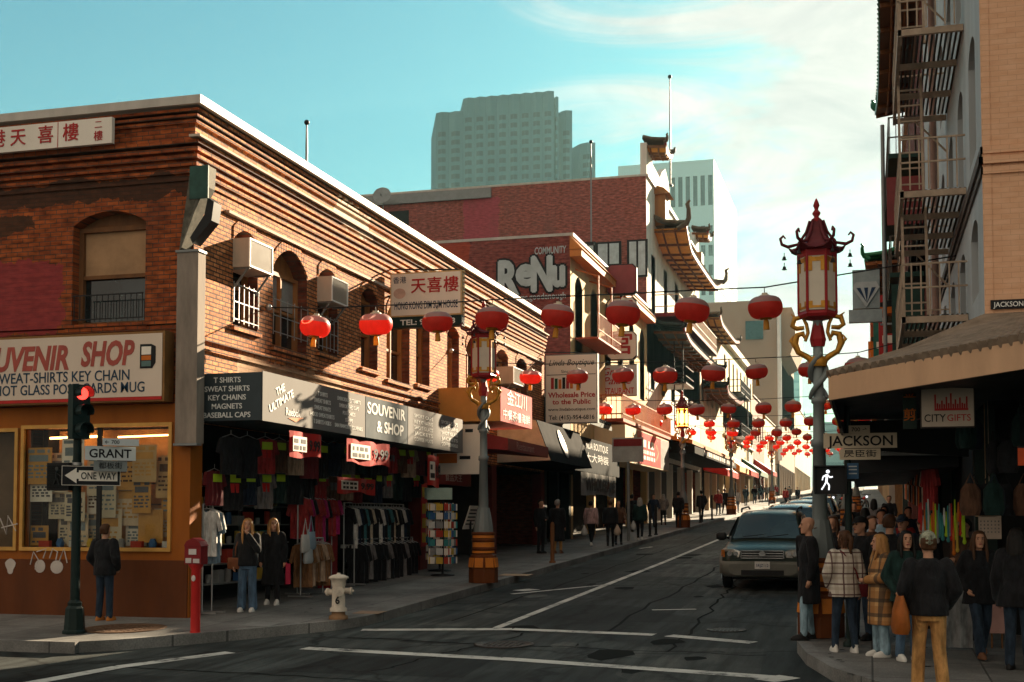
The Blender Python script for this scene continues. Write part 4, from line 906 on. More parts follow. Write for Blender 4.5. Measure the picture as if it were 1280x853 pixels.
m = MB(); m.tube([(XF+.1, 115, 6), (XF+.1, 115, 15)], .08, 6); m.build('downpipe', GREYM, b5)
facade_building('brick_building', 'brown brick building partly hidden behind the far lantern rows', 121.2, 134, 13.5, brick('brick_far', (.22, .10, .07), (.17, .08, .06), (.2, .15, .12), 'x', bmp=.2), OFFW, [(9.5, 11.5, 5, 0)], wg, 3.6, -24)
facade_building('cream_building', 'small cream gabled building beyond the brown brick one up the street', 134.2, 150, 12.6, CREAM, OFFW, [(9.3, 11.2, 5, 0)], wg, 3.6, -24)
bk = facade_building('tan_building', 'tall plain tan building with blank side wall rising behind the lanterns', 158, 190, 28.6, M('tan_wall', (.36, .25, .17), .85, var=.08, scale=.3), M('tan_side', (.34, .255, .19), .85, var=.08, scale=.3), [(23, 25.5, 8, 0), (19, 21.5, 8, 0), (15, 17.5, 8, 0), (11, 13.5, 8, 0)], wd, 4, -34)
a, b = at_y(932, 402, 157.9), at_y(954, 424, 157.9); m = MB(); m.box(a.x, b.x, 157.7, 157.95, b.z, a.z); f = m.build('window', M('teal_window', (.05, .13, .14), .3), bk)
m = MB(); m.prism([(XF+.01, 160, 21.5), (-9.2, 160, 22.2), (-8.6, 160, 24), (-8.6, 160, 27), (-9.0, 160, 28), (XF+.01, 160, 28)], (0, 18, 0)); m.build('bay', M('tan_wall', (.36, .25, .17)), bk)
m = MB(); m.tube([(XF+.1, 157.7, 9), (XF+.1, 157.7, 28.4)], .25, 8); m.build('downpipe', WHITE, bk)
facade_building('cream_building', 'far cream building at the top of the street on the left', 191, 240, 19, CREAM, OFFW, [(15, 17, 8, 0), (11, 13, 8, 0)], wd, 4, -30)

# ================================================================== towers beyond
def tower(name, label, px, D, mat_w, win_m, ncol, base, tops, inset, lit=None): pass
# grey office tower: zigzag bays
D = 430
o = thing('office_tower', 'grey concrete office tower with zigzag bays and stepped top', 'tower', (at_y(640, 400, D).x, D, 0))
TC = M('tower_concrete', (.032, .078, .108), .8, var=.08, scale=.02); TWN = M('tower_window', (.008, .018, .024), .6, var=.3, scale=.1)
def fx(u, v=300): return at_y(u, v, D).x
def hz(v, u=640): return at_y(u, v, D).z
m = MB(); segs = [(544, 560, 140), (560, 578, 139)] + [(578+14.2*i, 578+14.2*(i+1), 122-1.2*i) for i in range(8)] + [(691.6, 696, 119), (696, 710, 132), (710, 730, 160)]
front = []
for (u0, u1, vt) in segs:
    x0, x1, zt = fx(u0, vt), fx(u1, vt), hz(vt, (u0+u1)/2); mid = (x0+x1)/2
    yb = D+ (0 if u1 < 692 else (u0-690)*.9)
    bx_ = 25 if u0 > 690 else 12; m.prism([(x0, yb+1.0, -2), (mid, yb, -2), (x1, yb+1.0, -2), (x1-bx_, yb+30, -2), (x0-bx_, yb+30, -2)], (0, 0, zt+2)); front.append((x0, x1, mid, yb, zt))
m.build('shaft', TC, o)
m = MB()
for (x0, x1, mid, yb, zt) in front:
    z = zt-(9 if zt > 140 else 6)
    while z > 20:
        for s in (0, 1):
            xa, xb = (x0, mid) if s == 0 else (mid, x1); ya, yb2 = (yb+1.0, yb) if s == 0 else (yb, yb+1.0)
            t0_, t1_ = (.42, .98) if s == 0 else (.02, .58); A = Vector((xa+(xb-xa)*t0_, ya+(yb2-ya)*t0_-.12, z)); B = Vector((xa+(xb-xa)*t1_, ya+(yb2-ya)*t1_-.12, z))
            m.poly([A, B, B+Vector((0, 0, 1.7)), A+Vector((0, 0, 1.7))])
        z -= 3.1
w_ = m.build('window_band', TWN, o); w_['kind'] = 'stuff'
# white tower
D2 = 400
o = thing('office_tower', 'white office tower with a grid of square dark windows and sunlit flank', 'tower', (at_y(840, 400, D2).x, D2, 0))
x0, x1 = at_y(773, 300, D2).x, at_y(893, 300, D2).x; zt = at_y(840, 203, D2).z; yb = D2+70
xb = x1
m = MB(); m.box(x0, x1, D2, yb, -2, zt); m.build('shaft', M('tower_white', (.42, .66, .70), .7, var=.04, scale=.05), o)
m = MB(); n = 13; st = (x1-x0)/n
for i in range(n):
    m.box(x0+st*(i+.22), x0+st*(i+.78), D2-.1, D2-.02, zt-14.5, zt-5)
    z = zt-21
    while z > 10: m.box(x0+st*(i+.22), x0+st*(i+.78), D2-.1, D2-.02, z-3.4, z); z -= 6.2
w_ = m.build('window_band', M('tower_glass', (.045, .075, .09), .5), o); w_['kind'] = 'stuff'
m = MB()
z = zt-6
while z > 10: m.box(x1+.02, x1+.12, D2+2, yb-1, z-2.2, z); z -= 6.2
w_ = m.build('window_band', M('tower_flank_glass', (.20, .22, .23), .8), o); w_['kind'] = 'stuff'
# teal towers at the street's end
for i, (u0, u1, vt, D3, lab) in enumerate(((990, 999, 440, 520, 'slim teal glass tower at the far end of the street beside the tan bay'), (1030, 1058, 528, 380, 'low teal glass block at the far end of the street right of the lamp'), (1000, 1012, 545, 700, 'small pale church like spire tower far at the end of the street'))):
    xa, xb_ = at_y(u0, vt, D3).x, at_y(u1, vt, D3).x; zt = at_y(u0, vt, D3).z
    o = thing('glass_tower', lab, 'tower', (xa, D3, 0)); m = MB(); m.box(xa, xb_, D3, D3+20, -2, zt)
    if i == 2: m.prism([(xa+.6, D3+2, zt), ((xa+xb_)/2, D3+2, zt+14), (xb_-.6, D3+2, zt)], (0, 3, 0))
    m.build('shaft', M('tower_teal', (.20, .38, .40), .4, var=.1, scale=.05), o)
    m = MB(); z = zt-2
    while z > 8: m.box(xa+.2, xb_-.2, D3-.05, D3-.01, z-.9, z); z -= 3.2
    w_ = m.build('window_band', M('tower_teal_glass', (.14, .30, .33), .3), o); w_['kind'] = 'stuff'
# satellite dish and roof boxes on the far brick wall
p = at_y(478, 246, 61.5); o = thing('satellite_dish', 'grey satellite dish on the roof edge of the tall brick side wall', 'dish', p)
m = MB(); m.lathe([(.05, 0), (.3, .04), (.48, .14)], (0, 0, 0), 16); e = m.build('dish', GREYM, o, world=False); e.rotation_euler = (1.2, .4, 0); m = MB(); m.tube([(0, .1, -1.0), (0, .1, -.1), (0, -.3, .1)], .03, 6); m.build('arm', GREYM, o, world=False)
# ================================================================== right side of the street
XRt, YRt = 1.37, 16.3
TANB = brick('tan_painted_brick', (.68, .41, .26), (.64, .38, .24), (.54, .32, .20), 'y', bw=.2, bh=.065, ms=.004, stain=(.48, .28, .17), stain_amt=.4, bmp=.2, tone=(.9, 1.06))
r1 = thing('tan_building', 'tan painted brick corner building with grey street side and narrow arched windows', 'building', (XRt, YRt, gz(YRt)))
opsR = []
for z0, zt, rise in ((4.75, 5.62, .16), (6.6, 8.0, .22), (9.2, 10.4, .22)):
    opsR.append([(y-.55, y+.55, z0, zt, rise) for y in (17.75, 20.0, 22.3, 24.7, 27.1, 29.5)])
m = MB(); bands = (3.4, 6.0, 8.6, 14.5)
for ops, lo, hi in zip(opsR, bands, bands[1:]): wall(m, 'x', XRt, YRt, 32, lo, hi, ops, .2, 1)
m.build('street_wall', M('blue_grey_stucco', (.46, .50, .52), .8, var=.2, scale=1.0, bmp=.2, streak=True), r1)
m = MB(); m.poly([(XRt, YRt, 3.4), (16, YRt, 3.4), (16, YRt, 14.5), (XRt, YRt, 14.5)]); m.build('corner_wall', TANB, r1)
m = MB(); m.poly([(XRt, 32, 0), (16, 32, 0), (16, 32, 14.5), (XRt, 32, 14.5)]); m.box(XRt+.02, 16, YRt+.02, 32, 14.3, 14.4); m.poly([(16, YRt, 0), (16, 32, 0), (16, 32, 14.5), (16, YRt, 14.5)]); m.build('rear_wall', TANB, r1)
m = MB()
for z, p in ((6.28, .03), (6.15, .055), (6.03, .03)): m.box(XRt-p, XRt-.002, YRt-p, 32, z, z+.085, 1); m.box(XRt-p+.002, 16, YRt-p, YRt-.002, z, z+.085, 0)
m.build('band_course', [TANB, M('band_dark', (.12, .10, .09), .7)], r1)
m = MB(); m.box(XRt-.01, XRt+.09, YRt-.012, YRt-.002, 3.9, 14.4); m.build('corner_trim', TANB, r1)
for row in opsR:
    for op in row: window(r1, 'x', XRt, op, [WOODB, GLASS], 1, .2, .08, 1, 2)
o = thing('street_name_plate', 'black JACKSON ST plate fixed to the tan brick wall above the corrugated canopy', 'street sign', (1.6, YRt-.03, 4.5))
a, b = at_y(1238, 376, YRt), at_y(1296, 385, YRt); m = MB(); m.box(a.x, b.x, YRt-.03, YRt-.002, b.z, a.z); m.build('plate', BLKL, o)
m = MB(); text_mb(m, 'JACKSON ST.', ((a.x+b.x)/2, YRt-.031, (a.z+b.z)/2), RX, UP, .06, b.x-a.x-.06, .008, thick=.003); m.build('lettering', WHTL, o)
# corrugated corner canopy
o = thing('corner_canopy', 'corrugated tile canopy with tan fascia cutting across the corner of the tan building', 'canopy', (XRt, YRt, 3.5))
Lp, Rp, Wc = Vector((-.457, 15.5, 3.56)), Vector((1.467, 13.3, 3.62)), Vector((XRt, YRt, 4.28))
Ep, We = Vector((9, 13.3, 3.66)), Vector((9, YRt, 4.25)); Gp, Wg = Vector((-.457, 19.5, 3.6)), Vector((XRt, 19.5, 4.25))
CT = M('corrugated_tile', (.22, .165, .12), .8, var=.4, scale=6, bmp=.3)
def corr(mb, e0, e1, w0, w1, n, r=.045):
    for i in range(n+1):
        t = i/n; a, b = e0.lerp(e1, t), w0.lerp(w1, t); mid = a.lerp(b, .5)-Vector((0, 0, .06))
        if (a-b).length > .05: mb.tube([a, mid, b], r, 6)
    dn = Vector((0, 0, .12)); mb.poly([e0-dn*.4, e1-dn*.4, w1-dn, w0-dn])
m = MB(); corr(m, Lp, Rp, Wc, Wc+Vector((.5, -.02, 0)), 22, .062); corr(m, Rp, Ep, Wc+Vector((.51, -.02, 0)), We, 60, .05); corr(m, Gp, Lp, Wg, Wc, 36, .04)
m.build('roof', CT, o)
m = MB(); hgt = Vector((0, 0, -.30))
for A, B in ((Lp, Rp), (Rp, Ep), (Gp, Lp)): m.prism([A-Vector((0, 0, .02)), B-Vector((0, 0, .02)), B+hgt, A+hgt], ((B-A).normalized().cross(UP)*-.05))
m.build('fascia', M('fascia_tan', (.62, .38, .23), .6, var=.15, streak=True), o)
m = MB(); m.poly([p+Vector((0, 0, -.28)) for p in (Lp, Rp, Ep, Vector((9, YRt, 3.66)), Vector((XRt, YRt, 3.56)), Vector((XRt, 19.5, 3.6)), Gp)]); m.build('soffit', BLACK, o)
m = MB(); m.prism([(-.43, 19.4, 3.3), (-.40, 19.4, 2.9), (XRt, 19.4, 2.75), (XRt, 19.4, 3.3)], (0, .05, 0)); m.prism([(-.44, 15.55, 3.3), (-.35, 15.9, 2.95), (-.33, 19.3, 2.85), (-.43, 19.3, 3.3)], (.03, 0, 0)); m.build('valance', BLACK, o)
# shop below: deep dark opening with chamfered corner
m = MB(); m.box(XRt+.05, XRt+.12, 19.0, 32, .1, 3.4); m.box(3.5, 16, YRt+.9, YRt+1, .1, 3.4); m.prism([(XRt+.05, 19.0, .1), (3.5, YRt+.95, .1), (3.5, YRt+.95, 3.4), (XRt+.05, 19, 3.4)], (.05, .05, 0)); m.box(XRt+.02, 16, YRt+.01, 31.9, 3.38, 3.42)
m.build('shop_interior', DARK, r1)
m = MB(); m.box(XRt+.02, XRt+.3, 18.7, 18.98, .1, 3.38); m.build('shop_pier', M('dark_green_paint', (.02, .035, .03), .6), r1)
for y in (23.5, 28, 31.7):
    m = MB(); m.box(XRt-.01, XRt+.25, y-.14, y+.14, .1, 3.38); m.build('shop_pier', M('dark_green_paint', (.02, .035, .03)), r1)
o = thing('shop_sign', 'cream CITYGIFTS sign with red skyline hanging under the corrugated canopy', 'sign', (.8, 15.2, 2.9))
a, b = at_y(1150, 478, 15.15), at_y(1219, 534, 15.15); m = MB(); m.box(a.x, b.x, 15.15, 15.27, b.z, a.z); m.build('cabinet', M('sign_case_dark', (.05, .04, .035)), o)
m = MB(); m.box(a.x+.012, b.x-.012, 15.142, 15.149, b.z+.012, a.z-.012); m.build('panel', M('citygifts_cream', (.50, .42, .34), .5, var=.12), o)
cx = (a.x+b.x)/2; y = 15.141; m = MB(); text_mb(m, 'CITY', (cx-.02, y, b.z+.11), RX, UP, .085, .23, .004, align='R', thick=.003); m.build('lettering', BLKL, o)
m = MB(); text_mb(m, 'GIFTS', (cx-.005, y, b.z+.11), RX, UP, .075, .25, .004, align='L', thick=.003)
m.box(cx-.14, cx+.22, y-.003, y, b.z+.19, b.z+.215)
for i, hh in enumerate((.16, .06, .05, .09, .05, .13, .06, .17, .05, .1, .05, .12, .06, .05, .13)): m.box(cx-.14+.024*i, cx-.122+.024*i, y-.003, y, b.z+.215, b.z+.215+hh)
m.build('skyline_mark', REDL, o)
m = MB(); m.tube([(a.x+.05, 15.2, a.z), (a.x+.05, 15.2, 3.4)], .01, 5); m.build('hanger', BLACK, o); m = MB(); m.tube([(b.x-.05, 15.2, a.z), (b.x-.05, 15.2, 3.4)], .01, 5); m.build('hanger', BLACK, o)
o = thing('shop_sign', 'narrow dark vertical sign with red Chinese characters left of the CITYGIFTS sign', 'sign', (.4, 15.6, 2.9))
a, b = at_y(1128, 478, 15.6), at_y(1146, 536, 15.6); m = MB(); m.box(a.x, b.x, 15.6, 15.68, b.z, a.z); m.tube([((a.x+b.x)/2, 15.64, a.z), ((a.x+b.x)/2, 15.64, 3.4)], .012, 5); m.build('panel', M('sign_green_black', (.03, .05, .04)), o)
m = MB(); text_mb(m, '金', ((a.x+b.x)/2, 15.598, a.z-.13), RX, UP, .13, None, .02); text_mb(m, '剪', ((a.x+b.x)/2, 15.598, b.z+.15), RX, UP, .13, None, .02); m.build('lettering', ORG, o)
o = thing('shop_sign', 'long dark fascia sign with faint white lettering behind the JACKSON street sign', 'sign', (.6, 22, 2.7))
m = MB(); m.box(-.12, XRt-.02, 21.4, 21.5, 2.88, 3.1); m.build('panel', M('fascia_slate', (.08, .085, .085)), o); m = MB(); m.box(-.12, XRt-.02, 21.38, 21.52, 3.1, 3.18); m.build('red_trim', REDD, o)
m = MB(); text_mb(m, '$1.00 HTML MASKS', (.62, 21.39, 2.99), RX, UP, .1, 1.0); m.build('lettering', M('lettering_dim', (.3, .3, .28)), o)
o = thing('fabric_awning', 'black fabric awning along the right hand shops behind the street signs', 'awning', (XRt, 22, 2.6))
m = MB(); m.prism([(XRt, 21.6, 3.2), (-.3, 21.6, 2.85), (-.3, 21.6, 2.6), (XRt, 21.6, 2.7)], (0, 9, 0)); m.build('canvas', BLACK, o)
# fire escape
o = thing('fire_escape', 'tan iron fire escape with slatted landings and ladders on the grey street side', 'fire escape', (XRt, 20, 4.7))
FE = M('fire_escape_tan', (.46, .35, .26), .6, var=.3, scale=5); FED = M('fire_escape_slat', (.09, .075, .06), .7)
for z in (4.75, 6.55, 8.9, 11.2):
    m = MB(); y0, y1, x0, x1 = 18.9, 23.2, .47, XRt-.01
    for y in (y0, 20.35, 21.8, y1-.08): m.box(x0, x1, y, y+.06, z-.11, z-.02)
    m.box(x0, x0+.05, y0, y1, z-.12, z); m.build('landing_beam', FE, o)
    m = MB()
    for i in range(13): x = x0+.08+(x1-x0-.1)*i/12; m.box(x, x+.03, y0+.1, y1-.1, z-.012, z+.012)
    m.build('landing_slats', FED, o)
    m = MB()
    for zz in (.38, .72): m.box(x0, x0+.025, y0, y1, z+zz, z+zz+.025); m.box(x0+.025, x1, y0, y0+.025, z+zz, z+zz+.025); m.box(x0+.025, x1, y1-.025, y1, z+zz, z+zz+.025)
    for i in range(15): y = y0+(y1-y0-.02)*i/14; m.box(x0+.002, x0+.02, y, y+.02, z, z+.72)
    for i in range(7): x = x0+(x1-x0)*i/7; m.box(x, x+.02, y0+.002, y0+.02, z, z+.72)
    m.build('railing', FE, o)
    for y in (y1-.15,): m = MB(); m.bar((x0+.35, y, z-.1), (x1, y, z-.7), .03); m.build('brace', FE, o)
for z0, z1, y in ((4.75, 6.55, 19.6), (6.55, 8.95, 20.6), (8.9, 11.2, 19.6), (3.9, 4.7, 21.6)):
    m = MB(); xa, xb = .52, .86
    for x in (xa, xb): m.bar((x, y, z0), (x, y+.5, z1), .04)
    n = int((z1-z0)/.26)
    for i in range(1, n): t = i/n; m.bar((xa, y+.5*t, z0+(z1-z0)*t), (xb, y+.5*t, z0+(z1-z0)*t), .025)
    m.build('ladder', FE, o)
m = MB(); m.tube([(1.15, 23.4, 3.5), (1.15, 23.4, 12)], .06, 8); m.build('standpipe', M('pipe_pink', (.34, .21, .17), .6), o)
# other right-hand buildings (their fronts stand behind the fire escape)
r2 = facade_building('balcony_building', 'dark red building with iron balconies and green tiled eave behind the fire escape', 32.05, 49.8, 15.0, M('maroon_stucco', (.17, .06, .05), .8), TANB, [(11.2, 13.2, 5, 0), (8.0, 10.0, 5, 0), (5.0, 6.8, 5, 0)], wd, 3.4, 24, XRt, 1)
tiled_eave(r2, 31.5, 43, XRt-.05, .40, 15.9, 15.1, tile=TEALG, soffit=M('soffit_brown', (.13, .08, .05)), ribs=7, hs=.35)
for z in (5.0, 8.0, 11.0):
    m = MB(); m.box(.55, XRt-.01, 33, 43, z-.12, z); m.build('balcony_deck', M('balcony_green', (.02, .05, .04)), r2)
    m = MB()
    for zz in (.4, .9): m.box(.55, .58, 33, 43, z+zz, z+zz+.03); m.box(.58, XRt, 33, 33.03, z+zz, z+zz+.03)
    for i in range(26): y = 33+9.9*i/25; m.box(.555, .575, y, y+.02, z, z+.9)
    for i in range(5): x = .58+.75*i/5; m.box(x, x+.02, 33.005, 33.025, z, z+.9)
    m.build('balcony_railing', M('railing_dark', (.10, .085, .07)), r2)
facade_building('low_building', 'lower dark building between taller fronts on the right side', 50, 58.4, 12.2, M('dark_teal_paint', (.03, .05, .05)), GREYST, [(8, 10, 2, 0)], wd, 3.4, 20, XRt, 1)
r4 = facade_building('balcony_building', 'orange trimmed Chinese balcony building further up the right side', 58.5, 75.8, 15.3, M('ochre_stucco', (.30, .17, .08), .8), GREYST, [(11.4, 13.4, 6, 0), (8, 10, 6, 0)], wd, 3.5, 24, XRt, 1)
m = MB(); m.box(XRt+.3, 2.0, 59.0, 60.9, 18.2, 19.9)  # unseen block on legs, added to throw shadow blobs on the left facade
for x, y in ((1.8, 59.1), (1.9, 59.1), (1.9, 60.8), (1.7, 60.8)): m.bar((x, y, 12.1), (x, y, 18.6), .1)
m.build('roof_shadow_block', M('maroon_stucco', (.17, .06, .05)), r4)
tiled_eave(r4, 58.9, 75, XRt, .02, 13.9, 13.2, tile=TEALG, soffit=M('soffit_brown', (.13, .08, .05)), ribs=8, hs=.5)
m = MB(); m.box(.12, .3, 59.3, 59.5, 4, 13.1); m.build('column', ORG, r4); m = MB(); m.box(.12, .3, 74, 74.2, 4, 13.1); m.build('column', ORG, r4)
facade_building('grey_building', 'plain grey stone building further up the right side of the street', 76, 99, 15.2, GREYST, GREYST, [(11.4, 13.4, 6, 0), (8, 10, 6, 0)], wd, 3.5, 24, XRt, 1)
facade_building('low_building', 'low cream building at the far right end of the street', 100, 150, 10.8, CREAM, CREAM, [(7.6, 9.4, 10, 0)], wd, 3.5, 24, XRt, 1)
facade_building('tan_building', 'farthest tan building on the right at the top of the hill', 151, 240, 16, M('tan_wall', (.36, .25, .17)), M('tan_side', (.34, .255, .19)), [(11, 13, 10, 0)], wd, 4, 30, XRt, 1)
for z, c_ in ((6.6, 'a'), (10.0, 'b')):
    m = MB(); m.box(.14, XRt-.01, 59, 74.5, z-.15, z); m.build('balcony_deck', M('balcony_green', (.02, .05, .04)), r4)
    m = MB()
    for zz in (.45, 1.0): m.box(.14, .2, 59, 74.5, z+zz, z+zz+.06); m.box(.2, XRt, 59, 59.06, z+zz, z+zz+.06)
    for i in range(9): x = .16+1.15*i/8; m.box(x, x+.05, 59.01, 59.05, z, z+1)
    for i in range(30): y = 59+15.4*i/29; m.box(.15, .19, y, y+.05, z, z+1)
    m.build('balcony_railing', M('railing_red', (.36, .06, .03)), r4)
m = MB(); m.box(.50, XRt-.02, 33.0, 33.06, 9.2, 10.4); m.build('balcony_screen', M('screen_maroon', (.22, .05, .05), .7), r2)
m = MB(); m.box(.58, XRt-.02, 33.0, 33.06, 5.6, 7.7); m.build('balcony_screen', M('balcony_green', (.02, .05, .04)), r2)
m = MB(); m.tube([(.42, 33.2, 3.5), (.42, 33.2, 11.8)], .05, 8); m.build('standpipe', GREYM, r2); m = MB(); m.tube([(.62, 46, 3.5), (.62, 46, 13)], .06, 8); m.build('standpipe', GALV, r2)
for i, (Yv, z0, z1, x0, mt, lab) in enumerate(((44.5, 5.6, 9.4, .35, REDL, 'tall dark red vertical sign on the right side buildings beyond the fire escape'), (52, 6.4, 9.8, .2, M('sign_jade', (.03, .14, .11), .6), 'green vertical sign on the low building beyond the fire escape'), (79, 8.2, 12.5, .0, ORG, 'orange vertical sign far up the right side of the street'))):
    o = thing('shop_sign', lab, 'sign', (x0, Yv, z0)); m = MB(); m.box(x0, XRt-.05, Yv, Yv+.25, z0, z1); m.build('cabinet', mt, o); m = MB(); bars(m, Yv-.002, x0+.12, XRt-.2, [z0+.5+.6*k for k in range(int((z1-z0-.6)/.6))], .26, i+31, axis='y'); m.build('lettering', SIGNW, o)
# hanging diamond shop sign
Yd = 34; a, b = at_y(1066, 392, Yd), at_y(1101, 455, Yd)
o = thing('shop_sign', 'blue grey blade sign with a diamond shape hanging left of the fire escape', 'sign', (a.x, Yd, b.z))
m = MB(); m.box(a.x, b.x, Yd, Yd+.2, at_y(0, 392, Yd).z, at_y(0, 432, Yd).z); m.box(a.x-.1, b.x+.06, Yd, Yd+.2, at_y(0, 433, Yd).z, at_y(0, 446, Yd).z); m.tube([(b.x, Yd+.1, a.z-.3), (XRt, Yd+.1, a.z-.3)], .03, 6); m.build('cabinet', M('sign_blue_grey', (.32, .39, .41), .5), o)
c = ((a.x+b.x)/2); zt_, zm, zb_ = at_y(0, 405, Yd).z, at_y(0, 411, Yd).z, at_y(0, 431, Yd).z; w2 = (b.x-a.x)*.47
m = MB(); m.prism([(c-w2*.8, Yd-.05, zt_), (c+w2*.8, Yd-.05, zt_), (c+w2*1.05, Yd-.05, zm), (c, Yd-.05, zb_), (c-w2*1.05, Yd-.05, zm)], (0, .045, 0)); m.build('diamond', M('diamond_pale', (.45, .5, .52), .4), o)
m = MB()
for k in (-.6, 0, .6): m.prism([(c+w2*(k-.16), Yd-.055, zm), (c+w2*(k+.16), Yd-.055, zm), (c+.02, Yd-.055, zb_+.1)], (0, .004, 0))
m.build('facet', BLUEL, o)
o = thing('shop_lantern_sign', 'small orange roofed projecting sign above the diamond sign', 'sign', (.3, 36, 7.8))
a, b = at_y(1080, 385, 36), at_y(1104, 392, 36); m = MB(); m.box(a.x, XRt, 36, 36.5, b.z, a.z); m.build('panel', ORG, o); m = MB(); m.prism([(a.x-.05, 36, a.z+.01), (XRt, 36, a.z+.01), (XRt, 36, a.z+.4), ((a.x+XRt)/2, 36, a.z+.2)], (0, .5, 0)); m.build('roof', BLACK, o)

# ================================================================== strings of paper lanterns
LRED = paper('lantern_red', (.97, .10, .065), .78); LTOP = paper('lantern_grey_top', (.46, .29, .27), .45); LCAP = M('lantern_cap', (.62, .55, .42), .5); LTAS = paper('tassel_yellow', (.85, .42, .03), .4)
def make_lantern():
    o = thing('paper_lantern', '', 'lantern', group='red paper lanterns strung across the street')
    rx, rz = .29, .185; n = 24
    def ring(m, a0, a1, k):
        rings = []
        for i in range(k+1):
            a = a0+(a1-a0)*i/k; rings.append((rx*(.34+.66*math.sin(a)**.8), -rz*math.cos(a)))
        vs = []
        for r, z in rings:
            for j in range(n*2): q = 2*math.pi*j/(n*2); rr = r*(1 if j % 2 else .972); vs.append((rr*math.cos(q), rr*math.sin(q), z))
        N2 = n*2
        m.add(vs, [(i*N2+j, i*N2+(j+1) % N2, (i+1)*N2+(j+1) % N2, (i+1)*N2+j) for i in range(k) for j in range(N2)], 0, True)
    m = MB(); ring(m, .18, 1.95, 9); m.build('globe', LRED, o, world=False)
    m = MB(); ring(m, 1.95, math.pi-.18, 6); m.build('upper_globe', LTOP, o, world=False)  # upper third in a greyer, mauve paper than the red below
    m = MB(); m.lathe([(.09, .17), (.095, .2), (.05, .215), (.05, .24)], n=14); m.build('cap', LCAP, o, world=False)
    m = MB(); m.lathe([(.10, -.165), (.10, -.2), (.06, -.205)], n=14); m.build('base_ring', GOLD, o, world=False)
    m = MB(); m.lathe([(.03, -.2), (.045, -.24), (.05, -.34), (.052, -.37)], n=10); m.build('tassel', LTAS, o, world=False)
    m = MB(); m.tube([(0, 0, .235), (0, 0, .33)], .008, 5); m.build('hook', BLACK, o, world=False)
    return o
lan0 = make_lantern(); first = True
ROWS = [(21.0, 5.28), (31.5, 5.50), (46.5, 5.90), (59, 6.3), (70, 6.62), (80, 6.95), (91, 7.3), (103, 7.65), (116, 8.05), (130, 8.45)]
LX = [[-9.52, -8.37, -7.24, -6.22, -5.06, -3.94, -2.79, -1.60]]
ordw = ['nearest', 'second nearest', 'third', 'fourth', 'fifth', 'sixth', 'seventh', 'eighth', 'ninth', 'farthest']
posw = ['first', 'second', 'third', 'fourth', 'fifth', 'sixth', 'seventh', 'eighth', 'ninth']
beside = ['by the first windows', 'by the third window', 'under the dim sum sign', 'over the lamp post', 'before the mural', 'before the octagonal sign', 'before the eave', 'before the tan wall']
for r, (Y, z) in enumerate(ROWS):
    xs = LX[0] if r == 0 else [-9.45+1.15*k+rnd.uniform(-.08, .08) for k in range(9)]
    pts = []
    for k, x in enumerate(xs):
        o = lan0 if first else copy_tree(lan0); first = False
        sag = .12*((x+4.5)/5)**2-.06 + rnd.uniform(-.03, .03)
        if r == 0: sag = .02
        o.location = (x, Y+rnd.uniform(-.05, .05), z+sag); o.rotation_euler = (rnd.uniform(-.11, .11), rnd.uniform(-.11, .11), rnd.uniform(0, 6)); q_ = rnd.uniform(.92, 1.06); o.scale = (q_*rnd.uniform(.97, 1.03), q_, q_*rnd.uniform(.93, 1.08))
        o['label'] = f'large red lantern, {posw[k]} from the left of the nearest string, {beside[k]}' if r == 0 else f'red paper lantern, {posw[k]} from the left on the {ordw[r]} string'
        pts.append(o.location+Vector((0, 0, .33)))
    w = thing('lantern_wire', f'thin dark wire carrying the {ordw[r]} string of red lanterns', 'wire', (XF, Y, z))
    m = MB(); m.tube([(XF+.02, Y, z+.75 if r else z+.42)]+pts+[(XRt-.02, Y, z+.7)], .012, 5); m.build('cable', BLACK, w)
    m = MB(); m.ball((XF+.05, Y, z+.75 if r else z+.42), .06, n=8); m.build('anchor', GALV, w)
for k, (u0, v0, u1, v1, Ya, Yb) in enumerate(((905, 375, 1130, 360, 21, 21), (960, 466, 1062, 452, 31.5, 31.5))): pass

